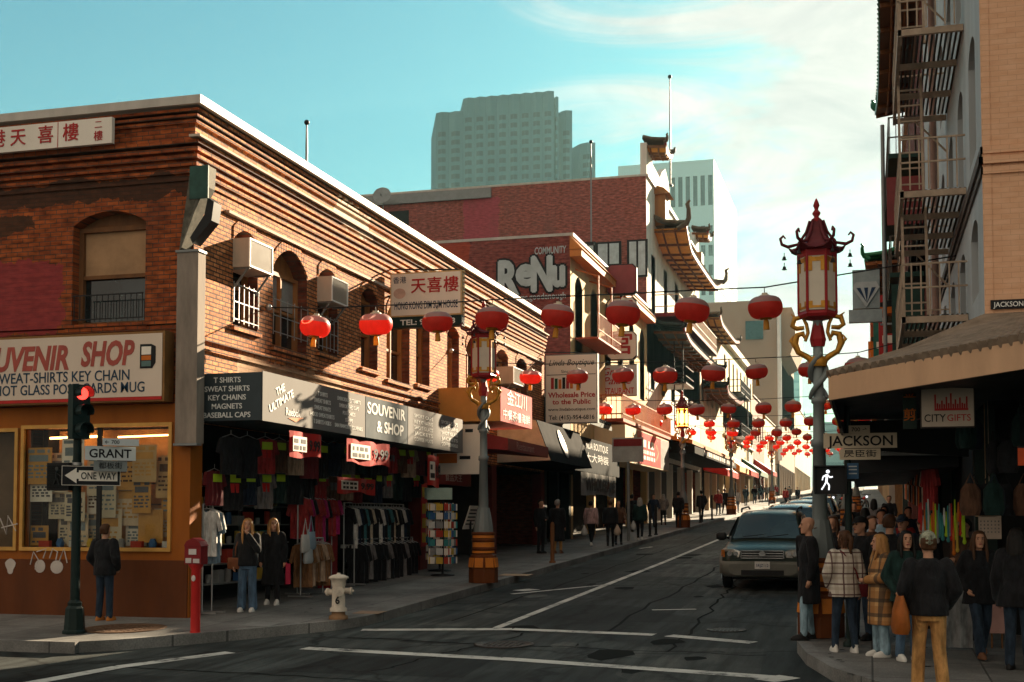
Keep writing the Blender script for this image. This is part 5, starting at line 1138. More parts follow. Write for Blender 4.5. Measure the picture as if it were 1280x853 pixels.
# ================================================================== Chinese lantern lamp posts
POLE = M('lamp_pole_grey', (.20, .23, .23), .5, .2, var=.25, streak=True); FROST = M('frosted_panel', (.62, .56, .46), .45, var=.12, scale=3); LAMPR = M('lamp_red', (.30, .018, .022), .35, var=.2); LAMPD = M('lamp_roof', (.13, .022, .028), .4, var=.3, scale=8); BAND = M('base_orange', (.62, .20, .03), .45, var=.2)
AMB, t_, bs_ = base_mat('amber_lit_panel'); bs_.inputs['Base Color'].default_value = (.8, .4, .08, 1); bs_.inputs['Emission Color'].default_value = (1, .42, .06, 1); bs_.inputs['Emission Strength'].default_value = 3
def make_lamp(panel_mat, label):
    o = thing('lantern_lamp_post', label, 'street lamp', group='Chinese lantern lamp posts along the kerbs')
    m = MB(); m.lathe([(.31, 0), (.31, .28), (.30, .30)], n=8, smooth=False); m.lathe([(.31, .3), (.27, .58), (.22, .62)], n=8, smooth=False)
    for z in (.74, .92, 1.06): m.lathe([(.235, z-.05), (.25, z-.03), (.25, z), (.235, z+.02)], n=20)
    m.build('base', REDW, o, world=False)
    m = MB()
    for k in range(8):
        a = 2*math.pi*(k+.5)/8; d = Vector((math.cos(a), math.sin(a), 0)); s = Vector((-d.y, d.x, 0)); m.obox(d*.278+Vector((0, 0, .43)), d*.02, s*.09, Vector((0, 0, .10))-d*.012)
    m.lathe([(.238, .63), (.238, .68)], n=20); m.lathe([(.232, .75), (.232, .86)], n=20); m.lathe([(.232, .95), (.232, 1.02)], n=20); m.build('base_band', BAND, o, world=False)
    m = MB(); m.lathe([(.21, 1.06), (.20, 1.2), (.15, 1.5), (.125, 1.6)], n=12, smooth=False); m.build('foot', POLE, o, world=False)
    m = MB(); m.lathe([(.105, 1.6), (.085, 2.6), (.11, 2.62), (.11, 2.7), (.08, 2.72), (.075, 3.2), (.10, 3.22), (.10, 3.28), (.07, 3.3), (.065, 4.42)], n=14); m.build('pole', POLE, o, world=False)
    for s in (1, -1):   # the two gilded dragons
        m = MB(); pts = []; rs = []
        for i in range(22):
            q = i/21; a = q*5.2+(0 if s > 0 else math.pi); pts.append((.105*math.cos(a), .105*math.sin(a), 3.28+.62*q)); rs.append(.028+.014*math.sin(q*3))
        m.tube(pts, rs, 7); m.build('dragon_tail', POLE, o, world=False)
        m = MB(); P = lambda x, z: (s*x, 0, z)
        m.tube([P(.06, 3.78), P(.14, 3.86), P(.26, 3.93), P(.31, 4.05), P(.28, 4.17), P(.20, 4.19), P(.17, 4.12)], [.04, .042, .04, .05, .045, .04, .015], 8)
        m.tube([P(.17, 4.08), P(.13, 4.2), P(.15, 4.32), P(.20, 4.42)], [.022, .026, .026, .02], 7)
        m.tube([P(.18, 4.27), P(.28, 4.26), P(.34, 4.30), P(.31, 4.40), P(.22, 4.42)], [.03, .035, .035, .04, .03], 7)
        m.tube([P(.30, 4.02), P(.37, 4.1), P(.33, 4.16)], [.03, .025, .008], 6); m.tube([P(.30, 4.42), P(.36, 4.47)], [.02, .006], 5)
        m.build('dragon', GOLD, o, world=False)
    m = MB(); m.lathe([(.11, 3.72), (.13, 3.8), (.10, 3.86)], n=12); m.build('collar', GOLD, o, world=False)
    m = MB(); m.lathe([(.09, 4.0), (.11, 4.1), (.06, 4.36), (.25, 4.40), (.27, 4.44), (.25, 4.48)], n=6, rot=0, smooth=False); m.build('lantern_base', LAMPR, o, world=False)
    rh = .25
    for k in range(6):
        a = math.pi*k/3; p = Vector((rh*math.cos(a), rh*math.sin(a), 0)); m = MB(); m.tube([p+Vector((0, 0, 4.46)), p+Vector((0, 0, 5.34))], .022, 6); m.build('lantern_post', LAMPR, o, world=False)
        b = math.pi*(k+1)/3; q = Vector((rh*math.cos(b), rh*math.sin(b), 0)); c = (p+q)/2; d = (q-p)/2; nn = c.normalized()
        m = MB(); m.obox(c*.97+Vector((0, 0, 4.87)), d*.92, nn*.006, Vector((0, 0, .38))); pn = m.build('panel', panel_mat, o, world=False)
        m = MB()
        for zz, hh in ((5.19, .10), (4.53, .05)):
            m.obox(c*1.0+Vector((0, 0, zz)), d*.9, nn*.008, Vector((0, 0, hh*.3)))
            for e in (-1, 1): m.obox(c*1.0+d*.66*e+Vector((0, 0, zz-hh*.6*(1 if zz > 5 else -1))), d*.22, nn*.008, Vector((0, 0, hh)))
        m.build('fretwork', GOLD, pn, world=False)
    m = MB(); m.lathe([(.262, 5.24), (.27, 5.34), (.255, 5.36)], n=6, smooth=False); m.build('frieze', LAMPR, o, world=False)
    m = MB(); n = 24; prof = [(1.0, 0), (.86, .015), (.66, .07), (.48, .15), (.33, .26), (.24, .37), (.19, .43)]; vs = []
    for i, (f, z) in enumerate(prof):
        for k in range(n):
            a = 2*math.pi*k/n; q = abs(((a/(math.pi/3)) % 1)-0.5)*2   # 1 at the six corners
            rr = .40*f*(.86+.14*q**2); vs.append((rr*math.cos(a), rr*math.sin(a), 5.33+z+(.09*q**3 if i == 0 else .04*q**3 if i == 1 else 0)))
    m.add(vs, [(i*n+k, i*n+(k+1) % n, (i+1)*n+(k+1) % n, (i+1)*n+k) for i in range(6) for k in range(n)], 0, False)
    m.poly([vs[k] for k in range(n)][::-1]); 
    for k in range(6):
        a = math.pi*k/3; d = Vector((math.cos(a), math.sin(a), 0))
        m.tube([d*.09+Vector((0, 0, 5.77)), d*.14+Vector((0, 0, 5.61)), d*.25+Vector((0, 0, 5.45)), d*.39+Vector((0, 0, 5.42)), d*.47+Vector((0, 0, 5.46)), d*.49+Vector((0, 0, 5.54)), d*.45+Vector((0, 0, 5.58)), d*.42+Vector((0, 0, 5.54))], [.02, .022, .022, .026, .024, .022, .02, .012], 6)
    rf = m.build('roof', LAMPD, o, world=False)
    for k in range(6):
        a = math.pi*k/3; d = Vector((math.cos(a), math.sin(a), 0))
        m = MB()
        for z in (5.24, 5.10): m.lathe([(.006, z+.10), (.006, z+.05), (.02, z+.045), (.026, z+.01), (.04, z)], d*.44, 8)
        m.build('bell', BLACK, rf, world=False)
    m = MB(); m.lathe([(.07, 5.74), (.08, 5.77), (.05, 5.80), (.03, 5.82), (.055, 5.86), (.056, 5.88), (.025, 5.92), (.028, 5.94), (.045, 5.98), (.03, 6.03), (.008, 6.08)], n=12); m.build('finial', LAMPR, o, world=False)
    return o
lamp = make_lamp(FROST, 'tall Chinese lantern lamp post with gilded dragons standing among the crowd on the right corner')
lamp.location = (-.66, 17.9, gz(17.9)+.15); lamp.scale = (1, 1, .985)
for (x, y, lab) in ((-7.87, 25.9, 'Chinese lantern lamp post with orange banded base before the salmon sign on the left'), (-7.96, 77, 'distant unlit lantern lamp post beyond the lit one on the left kerb'), (-7.96, 110, 'farthest lantern lamp post up the left kerb')):
    c = copy_tree(lamp); c.location = (x, y, gz(y)+.15); c.scale = (1, 1, .985); c['label'] = lab; c.rotation_euler.z = .35
lit = make_lamp(AMB, 'lantern lamp post with glowing amber panels beside the black canopy on the left kerb'); lit.location = (-7.96, 56.5, gz(56.5)+.15)
for y, lab in ((45, 'amber lit lantern lamp post on the right kerb behind the crowd'), (75, 'second amber lit lantern lamp post further up the right kerb')):
    c = copy_tree(lit); c.location = (-.75, y, gz(y)+.15); c['label'] = lab

# ================================================================== signal poles, street signs
DGREEN = M('pole_dark_green', (.012, .022, .02), .4, .2, var=.2); STG = M('street_sign_grey', (.50, .53, .54), .4, var=.08); STC = M('street_sign_cream', (.62, .52, .38), .5, var=.1)
RLIT, t_, bs_ = base_mat('red_signal_lens'); bs_.inputs['Base Color'].default_value = (.8, .02, .02, 1); bs_.inputs['Emission Color'].default_value = (1, .03, .02, 1); bs_.inputs['Emission Strength'].default_value = 1.2
WLIT, t_, bs_ = base_mat('walk_symbol_lit'); bs_.inputs['Base Color'].default_value = (.8, .8, .8, 1); bs_.inputs['Emission Color'].default_value = (.9, .95, 1, 1); bs_.inputs['Emission Strength'].default_value = .30
P0 = at_g(93, 792, .15); PX_, PY_ = P0.x, P0.y
o = thing('traffic_signal', 'dark green signal post with a lit red light and pedestrian box on the left corner', 'traffic light', (PX_, PY_, P0.z))
m = MB(); m.lathe([(.17, 0), (.17, .04), (.15, .06), (.13, .36), (.10, .40), (.105, .44), (.07, .48)], n=8, smooth=False); m.build('base', DGREEN, o, world=False)
m = MB(); m.lathe([(.068, .46), (.062, 2.3), (.055, 3.4)], n=12); m.build('pole', DGREEN, o, world=False)
m = MB(); m.lathe([(.072, 2.24), (.072, 2.3)], n=12); m.lathe([(.072, 2.42), (.072, 2.46)], n=12); m.build('clamp', GALV, o, world=False)
rot = R(58); sx = Vector((math.cos(rot), math.sin(rot), 0)); sy = Vector((math.sin(rot), -math.cos(rot), 0))   # the head looks to the right of the camera
hc = Vector((.03, -.02, 0)); ztop = at_y(0, 485, PY_).z-P0.z; zbot = at_y(0, 551, PY_).z-P0.z
m = MB(); m.obox(hc+Vector((0, 0, (ztop+zbot)/2)), sx*.13, sy*.085, Vector((0, 0, (ztop-zbot)/2))); hd = m.build('signal_head', DGREEN, o, world=False)
for i in range(3):
    z = ztop-(ztop-zbot)*(i+.5)/3; c = hc+sy*.09+Vector((0, 0, z))
    m = MB(); pts = []
    for k in range(11):
        a = -.5+(math.pi+1)*k/10; pts.append(sx*.105*math.cos(a)+Vector((0, 0, .105*math.sin(a))))
    vs = [c+p for p in pts]+[c+p*1.0+sy*.2 for p in pts]+[c+p*.92 for p in pts]+[c+p*.92+sy*.2 for p in pts]; nn = 11
    m.add(vs, [(k, k+1, nn+k+1, nn+k) for k in range(10)]+[(2*nn+k, 2*nn+k+1, 3*nn+k+1, 3*nn+k) for k in range(10)]+[(nn+k, nn+k+1, 3*nn+k+1, 3*nn+k) for k in range(10)]); m.build('visor', DGREEN, hd, world=False)
    m = MB(); rr = [sx*.09*math.cos(2*math.pi*k/18)+Vector((0, 0, .09*math.sin(2*math.pi*k/18))) for k in range(18)]; m.prism([c+p+sy*.004 for p in rr], sy*.012)
    m.build('lens', RLIT if i == 0 else M('dark_lens', (.015, .03, .03), .25), hd, world=False)
pz = at_y(0, 597, PY_).z-P0.z
m = MB(); m.box(-.42, -.06, -.12, .12, pz-.2, pz+.2); m.lathe([(.05, pz+.2), (.05, pz+.24)], (-.02, 0, 0), 8); pb = m.build('pedestrian_signal', BLACK, o, world=False)
m = MB(); m.box(-.40, -.08, -.126, -.121, pz-.17, pz+.17)
for i in range(14): m.box(-.40, -.08, -.14, -.127, pz-.17+.025*i, pz-.166+.025*i)
m.build('screen', M('screen_dark', (.01, .012, .012), .5), pb, world=False)
m = MB(); m.lathe([(.035, 0), (.035, .004)], n=12); 
e = MB(); c0 = Vector((-.24, -.142, pz)); e.bar(c0+Vector((0, 0, .07)), c0+Vector((0, 0, -.02)), .05, .004); e.bar(c0+Vector((0, 0, -.02)), c0+Vector((-.05, 0, -.12)), .03, .004); e.bar(c0+Vector((0, 0, -.02)), c0+Vector((.05, 0, -.12)), .03, .004); e.bar(c0+Vector((0, 0, .05)), c0+Vector((.07, 0, -.0)), .025, .004); e.ball(c0+Vector((0, 0, .11)), .03, .004, .03)
e.build('walking_figure', M('symbol_dim', (.05, .055, .055)), pb, world=False)
def sign_plate(name, label, c, rz, w, h, back, parts, edge=None, cat='street sign'):
    o = thing(name, label, cat, c, rz)
    m = MB(); m.box(-w/2, w/2, -.012, .0, -h/2, h/2); m.build('plate', back, o, world=False)
    for fn, mt, nm in parts:
        m = MB(); fn(m); m.build(nm, mt, o, world=False)
    return o
def txt(s, x, z, h, w=None, b=.01, y=-.0125, **k): return lambda m: text_mb(m, s, (x, y, z), RX, UP, h, w, b, thick=.003, **k)
sc_ = lambda px: px*PY_*1.03/1600
rzs = R(14)
def pix(u, v, dy=-.12): return at_y(u, v, PY_+dy)
def arrow(m):
    m.prism([(-.36, -.0125, 0), (-.2, -.0125, .11), (-.2, -.0125, .045), (-.17, -.0125, .045), (-.17, -.0125, -.045), (-.2, -.0125, -.045), (-.2, -.0125, -.11)], (0, -.003, 0)); m.box(-.17, .36, -.0155, -.0125, -.075, .075)
def border(m):
    for z in (-.138, .132): m.box(-.40, .40, -.0155, -.0125, z, z+.006)
    for x in (-.40, .394): m.box(x, x+.006, -.0155, -.0125, -.132, .132)
sign_plate('one_way_sign', 'black ONE WAY sign with white left arrow on the left signal post', pix(114, 595, -.15), R(40), .80, .28, BLKL, [(arrow, SIGNW, 'arrow'), (border, SIGNW, 'border'), (txt('ONE WAY', .1, 0, .1, .48, .014, -.016), BLKL, 'lettering')])
sign_plate('street_name_sign', 'grey GRANT street name blade on the left signal post above ONE WAY', pix(138, 567, -.1), R(40), .70, .20, STG, [(txt('GRANT', 0, 0,   .12, .58, .02), BLKL, 'lettering')])
sign_plate('street_number_sign', 'small 700 block blade with arrow topmost of the left signal post signs', pix(151, 553, -.1), R(40), .5, .1, STG, [(txt('\u2190 700', -.12, 0, .05, .2), BLKL, 'lettering')])
sign_plate('street_name_sign', 'dull grey Chinese street name blade under the GRANT sign', pix(138, 583, -.08), R(40), .46, .15, M('street_sign_dull', (.20, .22, .22), .5), [(txt('都板街', 0, 0, .085, .32), BLKL, 'lettering')])
# right corner: pole with JACKSON signs and walk signal
Q = Vector((-.27, 16.9, gz(16.9)+.15)); q = lambda u, v, dy=-.1: at_y(u, v, Q.y+dy)
o = thing('sign_pole', 'slim dark pole in the crowd carrying the JACKSON signs and the walk signal', 'pole', Q)
m = MB(); m.lathe([(.05, 0), (.04, 3.2)], n=10); m.build('pole', DGREEN, o, world=False); m = MB(); m.lathe([(.09, 0), (.09, .05), (.05, .1)], n=10); m.build('base', DGREEN, o, world=False)
sign_plate('street_name_sign', 'cream JACKSON street name blade on the right corner pole', q(1075, 551), R(3), .90, .19, STC, [(txt('JACKSON', 0, 0, .125, .80, .016), BLKL, 'lettering')])
sign_plate('street_number_sign', 'small cream 700 block blade on top of the JACKSON sign', q(1074, 537), R(3), .26, .10, STC, [(txt('700 \u2192', 0, 0, .05, .19), BLKL, 'lettering')])
sign_plate('street_name_sign', 'cream Chinese street name blade below the JACKSON sign', q(1075, 568), R(3), .50, .14, STC, [(txt('昃臣街', 0, 0, .085, .4), BLKL, 'lettering')])
sign_plate('parking_sign', 'small blue sign under the Chinese JACKSON street blade', q(1066, 589), R(3), .14, .2, M('sign_plate_blue', (.05, .12, .22)), [(lambda m: [m.box(-.05, .05, -.016, -.0125, z, z+.015) for z in (.05, .01, -.04)], STG, 'lettering')])
o = thing('walk_signal', 'black pedestrian signal box showing a white walking figure on the right corner', 'pedestrian signal', q(1038, 600, -.15))
m = MB(); m.box(-.2, .2, 0, .22, -.18, .18); m.box(.2, .3, .1, .14, -.02, .02); m.build('housing', BLACK, o, world=False)
m = MB(); m.box(-.18, .18, -.003, -.001, -.16, .16); m.box(-.2, .2, -.1, 0, .165, .18); m.box(-.2, -.188, -.1, 0, -.16, .165); m.box(.188, .2, -.1, 0, -.16, .165); m.build('hood', BLACK, o, world=False)
e = MB(); c0 = Vector((-.05, -.008, 0)); V = lambda x, z: c0+Vector((x, 0, z))
for p, q_, w in ((V(.01, .07), V(0, -.02), .045), (V(0, -.02), V(.035, -.07), .026), (V(.035, -.07), V(.03, -.13), .024), (V(0, -.02), V(-.025, -.07), .026), (V(-.025, -.07), V(-.06, -.125), .024), (V(.01, .06), V(.05, .03), .02), (V(.05, .03), V(.08, .04), .018), (V(.0, .06), V(-.04, .04), .02), (V(-.04, .04), V(-.05, -.005), .018)): e.bar(p, q_, w, .006, up=(0, 1, 0)) if False else e.bar(p, q_, .006, w, up=(0, 0, 1)) if abs((q_-p).x) > abs((q_-p).z) else e.bar(p, q_, w*.5+.006, .006, up=(0, 1, 0))
e.ball(V(.02, .105), .024, .005, .024); e.build('walking_figure', WLIT, o, world=False)

# fire alarm post and hydrant
c = at_g(244, 791, .15); o = thing('fire_alarm_post', 'red fire call box on a round post at the left corner kerb', 'call box', c)
m = MB(); m.lathe([(.075, 0), (.07, .05), (.065, .9), (.10, .95), (.11, .98)], n=14); m.build('post', RED, o, world=False)
m = MB(); m.box(-.13, .13, -.1, .1, .98, 1.24); m.prism([(-.14, -.11, 1.24), (.14, -.11, 1.24), (.1, -.11, 1.31), (0, -.11, 1.36), (-.1, -.11, 1.31)], (0, .22, 0)); hd = m.build('call_box', REDD, o, world=False)
m = MB(); m.box(-.11, -.02, -.106, -.101, 1.0, 1.07); m.box(.01, .11, -.106, -.101, 1.0, 1.06); m.box(-.06, .06, -.108, -.101, 1.12, 1.2); m.build('sticker', M('sticker_pale', (.55, .5, .48)), hd, world=False)
m = MB(); m.ball((0, -.07, .78), .035, .008, .045); m.build('sticker', M('sticker_pale', (.55, .5, .48)), o, world=False)
c = at_g(423, 774, .15); o = thing('fire_hydrant', 'weathered white fire hydrant on the left kerb', 'fire hydrant', c)
HW = M('hydrant_white', (.60, .53, .44), .55, var=.25, scale=8, bmp=.15)
m = MB(); m.lathe([(.15, 0), (.15, .05), (.11, .07), (.105, .14)], n=16); m.build('foot', M('hydrant_rust', (.22, .13, .07), .8, var=.4), o, world=False)
m = MB(); m.lathe([(.135, .12), (.135, .17), (.105, .19), (.10, .5), (.115, .55), (.115, .6), (.13, .61), (.13, .63), (.16, .635), (.15, .66), (.09, .69), (.03, .70), (.03, .72)], n=18); m.build('barrel', HW, o, world=False)
def hcap(ang, z, l, r, nm):
    m = MB(); d = Vector((math.cos(ang), math.sin(ang), 0)); b = Vector((0, 0, z)); m.tube([b+d*.08, b+d*(l-.03), b+d*(l-.03), b+d*l], [r*.8, r*.8, r, r], 12); m.tube([b+d*l, b+d*(l+.03)], r*.35, 6); m.build(nm, HW, o, world=False)
hcap(.1, .44, .22, .06, 'outlet_cap'); hcap(math.pi, .42, .2, .06, 'outlet_cap'); hcap(-1.1, .44, .2, .075, 'outlet_cap')
m = MB(); text_mb(m, '6', (.03, -.108, .3), RX, UP, .11, None, .02); m.build('number', BLKL, o, world=False)
# kerb posts and meters along the left side
for i, (u, v, hh, rr, mt, lab) in enumerate(((712, 704, 1.05, .055, WOODB, 'short brown post on the left kerb before the LINDA BOUTIQUE shop'), (843, 671, 1.2, .05, BLACK, 'thin dark post on the left kerb just before the lit lamp'), (858, 669, 1.15, .05, BLACK, 'second thin dark post right beside the lit lamp on the left kerb'), (892, 654, 1.25, .05, BLACK, 'dark post on the sunlit pavement beyond the lit lamp'), (912, 650, 1.3, .05, BLACK, 'dark post farther along the sunlit left pavement'), (938, 642, 1.9, .05, BLACK, 'tall dark post near the far end of the sunlit left pavement'))):
    y = min(at_g(u, v, .15).y, 120); y = max(y, 20); x = -7.95; o = thing('kerb_post', lab, 'post', (x, y, gz(y)+.15)); m = MB(); m.lathe([(rr, 0), (rr, hh-.05), (rr*.6, hh)], n=10); m.build('post', mt, o, world=False)
    m = MB(); m.lathe([(rr*1.6, 0), (rr*1.6, .04), (rr, .06)], n=10); m.build('foot', mt, o, world=False)
for (u, v, lab, Ht) in ((769, 700, 'tall slim dark sign post on the left kerb with a pale notice board', 3.6), ):
    y = 44.0; o = thing('sign_post', lab, 'sign post', (-8.1, y, gz(y)+.15)); m = MB(); m.lathe([(.06, 0), (.05, Ht)], n=10); m.build('pole', GREYM, o, world=False); m = MB(); m.box(-.55, .55, -.09, -.06, 2.75, 3.6); m.build('board', M('board_grey', (.35, .34, .32)), o, world=False); m = MB(); m.box(-.5, .5, -.1, -.091, 3.3, 3.55); m.build('board_heading', REDD, o, world=False)

# ================================================================== vehicles
CARP = M('suv_green_paint', (.022, .034, .027), .35, .0, var=.1, coat=.12, spec=.2); CARS = M('suv_grey_cladding', (.15, .15, .13), .5, .1, var=.2); TYRE = M('tyre_rubber', (.014, .014, .014), .8); RIM = M('alloy_rim', (.35, .36, .36), .3, .8); CHROME = M('chrome_trim', (.55, .56, .56), .18, .9, var=.1); LENS = M('headlight_lens', (.62, .60, .55), .12, .2, var=.3, scale=25, spec=.8); AMBER = M('amber_lens', (.55, .17, .02), .2); CARG = glass('car_glass', (.02, .034, .034), .04)
def car_body(mb, st, n_m=0):
    """stations (y, [(x,z) half profile from sill centre to top centre]) mirrored and lofted"""
    rings = []
    for y, pr in st: rings.append([(x, y, z) for x, z in pr]+[(-x, y, z) for x, z in pr[::-1]])
    n = len(rings[0]); vs = [p for r in rings for p in r]
    mb.add(vs, [(i*n+k, i*n+(k+1) % n, (i+1)*n+(k+1) % n, (i+1)*n+k) for i in range(len(rings)-1) for k in range(n)], n_m, True)
    mb.poly(rings[0][::-1], n_m); mb.poly(rings[-1], n_m)
def make_suv(label, paint, plate=True):
    o = thing('parked_suv', label, 'car', group='cars parked along the right kerb')
    def pr(w, zt, crown=.03, zb=.30): return [(.02, zb), (w*.86, zb), (w*.985, zb+.12), (w, .62), (w*.99, .80), (w*.955, zt-.07), (w*.88, zt-.012), (w*.5, zt+crown*.7), (.02, zt+crown)]
    m = MB(); car_body(m, [(-2.34, pr(.70, .80, .0, .42)), (-2.30, pr(.80, .86, .01, .36)), (-2.18, pr(.87, .92, .015, .30)), (-1.9, pr(.905, .975)), (-1.1, pr(.915, 1.06)), (-.4, pr(.92, 1.08, .0)), (1.6, pr(.92, 1.08, .0)), (2.2, pr(.90, 1.05, .0)), (2.36, pr(.84, .95, .0, .4))])
    body = m.build('body', paint, o, world=False)
    body.modifiers.new('smooth_edges', 'BEVEL').width = .015
    gp = lambda w, z: [(.02, 1.0), (w[0], 1.0), (w[0]-.02, 1.12), (w[1], z-.10), (w[1]-.06, z-.02), (w[1]*.5, z+.01), (.02, z+.015)]
    m = MB(); car_body(m, [(-1.22, gp((.80, .79), 1.10)), (-.46, gp((.86, .68), 1.64)), (-.2, gp((.87, .67), 1.69)), (.8, gp((.87, .67), 1.71)), (1.9, gp((.86, .66), 1.67)), (2.26, gp((.82, .74), 1.12))]); m.build('cabin', paint, o, world=False)
    m = MB(); m.add([(-.74, -1.19, 1.10), (.74, -1.19, 1.10), (.60, -.50, 1.605), (-.60, -.50, 1.605), (0, -1.235, 1.115), (0, -.53, 1.625)], [(0, 4, 5, 3), (4, 1, 2, 5)]); ws = m.build('windscreen', CARG, o, world=False)
    ws.location = (0, -.035, .02)
    m = MB(); m.bar((-.5, -1.265, 1.135), (-.05, -1.20, 1.19), .018); m.build('wiper', BLACK, ws, world=False); m = MB(); m.bar((.02, -1.265, 1.135), (.48, -1.2, 1.19), .018); m.build('wiper', BLACK, ws, world=False)
    m = MB(); m.ball((0, -.62, 1.5), .1, .02, .035); m.build('rear_view_mirror', BLACK, ws, world=False)
    for s in (-1, 1):
        m = MB(); m.poly([(s*.876, -1.0, 1.12), (s*.885, .2, 1.12), (s*.70, .2, 1.58), (s*.71, -.42, 1.58)]); m.poly([(s*.885, .26, 1.12), (s*.885, 1.1, 1.12), (s*.70, 1.1, 1.59), (s*.70, .26, 1.59)]); m.poly([(s*.885, 1.16, 1.12), (s*.87, 1.95, 1.12), (s*.70, 1.75, 1.57), (s*.70, 1.16, 1.59)])
        m.build('side_window', CARG, o, world=False)
        m = MB(); m.tube([(s*.62, -.32, 1.70), (s*.63, -.2, 1.77), (s*.63, 1.5, 1.78), (s*.62, 1.75, 1.72)], .022, 7); m.build('roof_rail', BLACK, o, world=False)
        m = MB(); m.loft([((s*1.02, -.86, 1.05), .05, .05), ((s*1.03, -.86, 1.09), .12, .075), ((s*1.03, -.86, 1.2), .12, .075), ((s*1.02, -.85, 1.24), .08, .05)], 12, e=.6); m.bar((s*.86, -.82, 1.1), (s*.98, -.85, 1.13), .05); m.build('mirror', BLACK, o, world=False)
        m = MB(); m.prism([(s*.88, -2.10, .74), (s*.80, -2.31, .73), (s*.50, -2.365, .75), (s*.47, -2.36, .88), (s*.60, -2.33, .925), (s*.84, -2.2, .93), (s*.895, -2.08, .90)], (0, .1, 0)); hl = m.build('headlight', LENS, o, world=False)
        m = MB()
        for cx, rr in ((.56, .05), (.69, .055)): m.tube([(s*cx, -2.365, .83), (s*cx, -2.345, .83)], rr, 12)
        m.build('reflector', CHROME, hl, world=False)
        m = MB(); m.prism([(s*.905, -2.06, .76), (s*.83, -2.29, .75), (s*.80, -2.315, .76), (s*.81, -2.30, .91), (s*.905, -2.06, .90)], (0, .05, 0)); m.build('indicator', AMBER, hl, world=False)
        m = MB(); m.tube([(s*.66, -2.345, .50), (s*.66, -2.30, .50)], .055, 12); m.build('fog_light', LENS, o, world=False)
        for y in (-1.42, 1.35):
            m = MB(); m.tube([(s*.925, y-.43, .35), (s*.935, y-.38, .6), (s*.94, y-.2, .76), (s*.94, y, .80), (s*.94, y+.2, .76), (s*.935, y+.38, .6), (s*.925, y+.43, .35)], .045, 6); m.build('wheel_arch', CARS, o, world=False)
            m = MB(); m.tube([(s*.74, y, .35), (s*.76, y, .35), (s*.91, y, .35), (s*.93, y, .35)], [.30, .35, .35, .31], 28); wh = m.build('wheel', TYRE, o, world=False)
            m = MB(); m.tube([(s*.90, y, .35), (s*.937, y, .35)], [.24, .23], 24); 
            for k in range(5): a = 2*math.pi*k/5; m.bar((s*.94, y, .35), (s*.94, y+.22*math.cos(a), .35+.22*math.sin(a)), .06, .02)
            m.build('rim', RIM, wh, world=False)
    m = MB(); car_body(m, [(-2.40, [(.02, .36), (.6, .36), (.70, .42), (.72, .52), (.70, .60), (.02, .62)]), (-2.36, [(.02, .32), (.72, .32), (.84, .42), (.86, .55), (.82, .655), (.02, .67)]), (-2.1, [(.02, .30), (.84, .30), (.925, .42), (.93, .55), (.92, .66), (.02, .70)])]); bp = m.build('bumper', CARS, o, world=False)
    m = MB(); m.box(-.45, .45, -2.405, -2.39, .36, .47); m.build('air_intake', BLACK, bp, world=False)
    if plate:
        m = MB(); m.box(-.16, .16, -2.425, -2.405, .50, .66); lp = m.build('licence_plate', M('plate_white', (.6, .58, .55), .5), o, world=False); m = MB(); text_mb(m, '5RJZ112', (0, -2.426, .575), RX, UP, .06, .26, .01, thick=.002); m.build('lettering', BLUEL, lp, world=False)
    m = MB(); m.box(-.44, .44, -2.385, -2.34, .73, .90); gr = m.build('grille', BLACK, o, world=False)
    m = MB()
    for z in (.725, .775, .83, .885): m.box(-.46, .46, -2.40, -2.375, z, z+.02)
    m.box(-.46, -.44, -2.40, -2.37, .73, .9); m.box(.44, .46, -2.40, -2.37, .73, .9); m.build('grille_bar', CHROME, gr, world=False)
    m = MB(); m.lathe([(.055, 0), (.055, .01)], n=16, sx=1.3); e = m.build('emblem', CHROME, gr, world=False); e.location = (0, -2.405, .83); e.rotation_euler = (math.pi/2, 0, 0)
    m = MB(); m.box(-.72, .72, -1.6, 1.8, .2, .34); m.build('underbody', BLACK, o, world=False)
    m = MB(); m.box(-.87, -.62, 2.32, 2.38, .75, 1.0); m.box(.62, .87, 2.32, 2.38, .75, 1.0); m.build('tail_light', RED, o, world=False)
    return o
def bonnet_line(o): pass
suv = make_suv('dark green SUV with amber corner lights parked nearest at the right kerb', CARP); suv.location = (-2.12, 28.7, gz(28.7)); suv.rotation_euler = (math.atan(SL)*1, 0, 0); suv.scale = (.95, .95, .92)
for y, x, lab, col in ((35.6, -2.05, 'silver blue SUV parked directly behind the dark green one', (.25, .32, .34)), (42.5, -2.0, 'pale grey car third in the parked line behind the crowd', (.38, .42, .42)), (50, -2.0, 'dark car fourth in the parked line further up the right kerb', (.03, .035, .04))):
    c = copy_tree(suv); c.location = (x, y, gz(y)); c['label'] = lab
    pm = M('car_paint_'+lab.split()[0], col, .25, .4, var=.05, coat=.6)
    for ch in c.children:
        if ch.name.split('.')[0] in ('body', 'cabin'): ch.material_slots[0].link = 'OBJECT'; ch.material_slots[0].material = pm
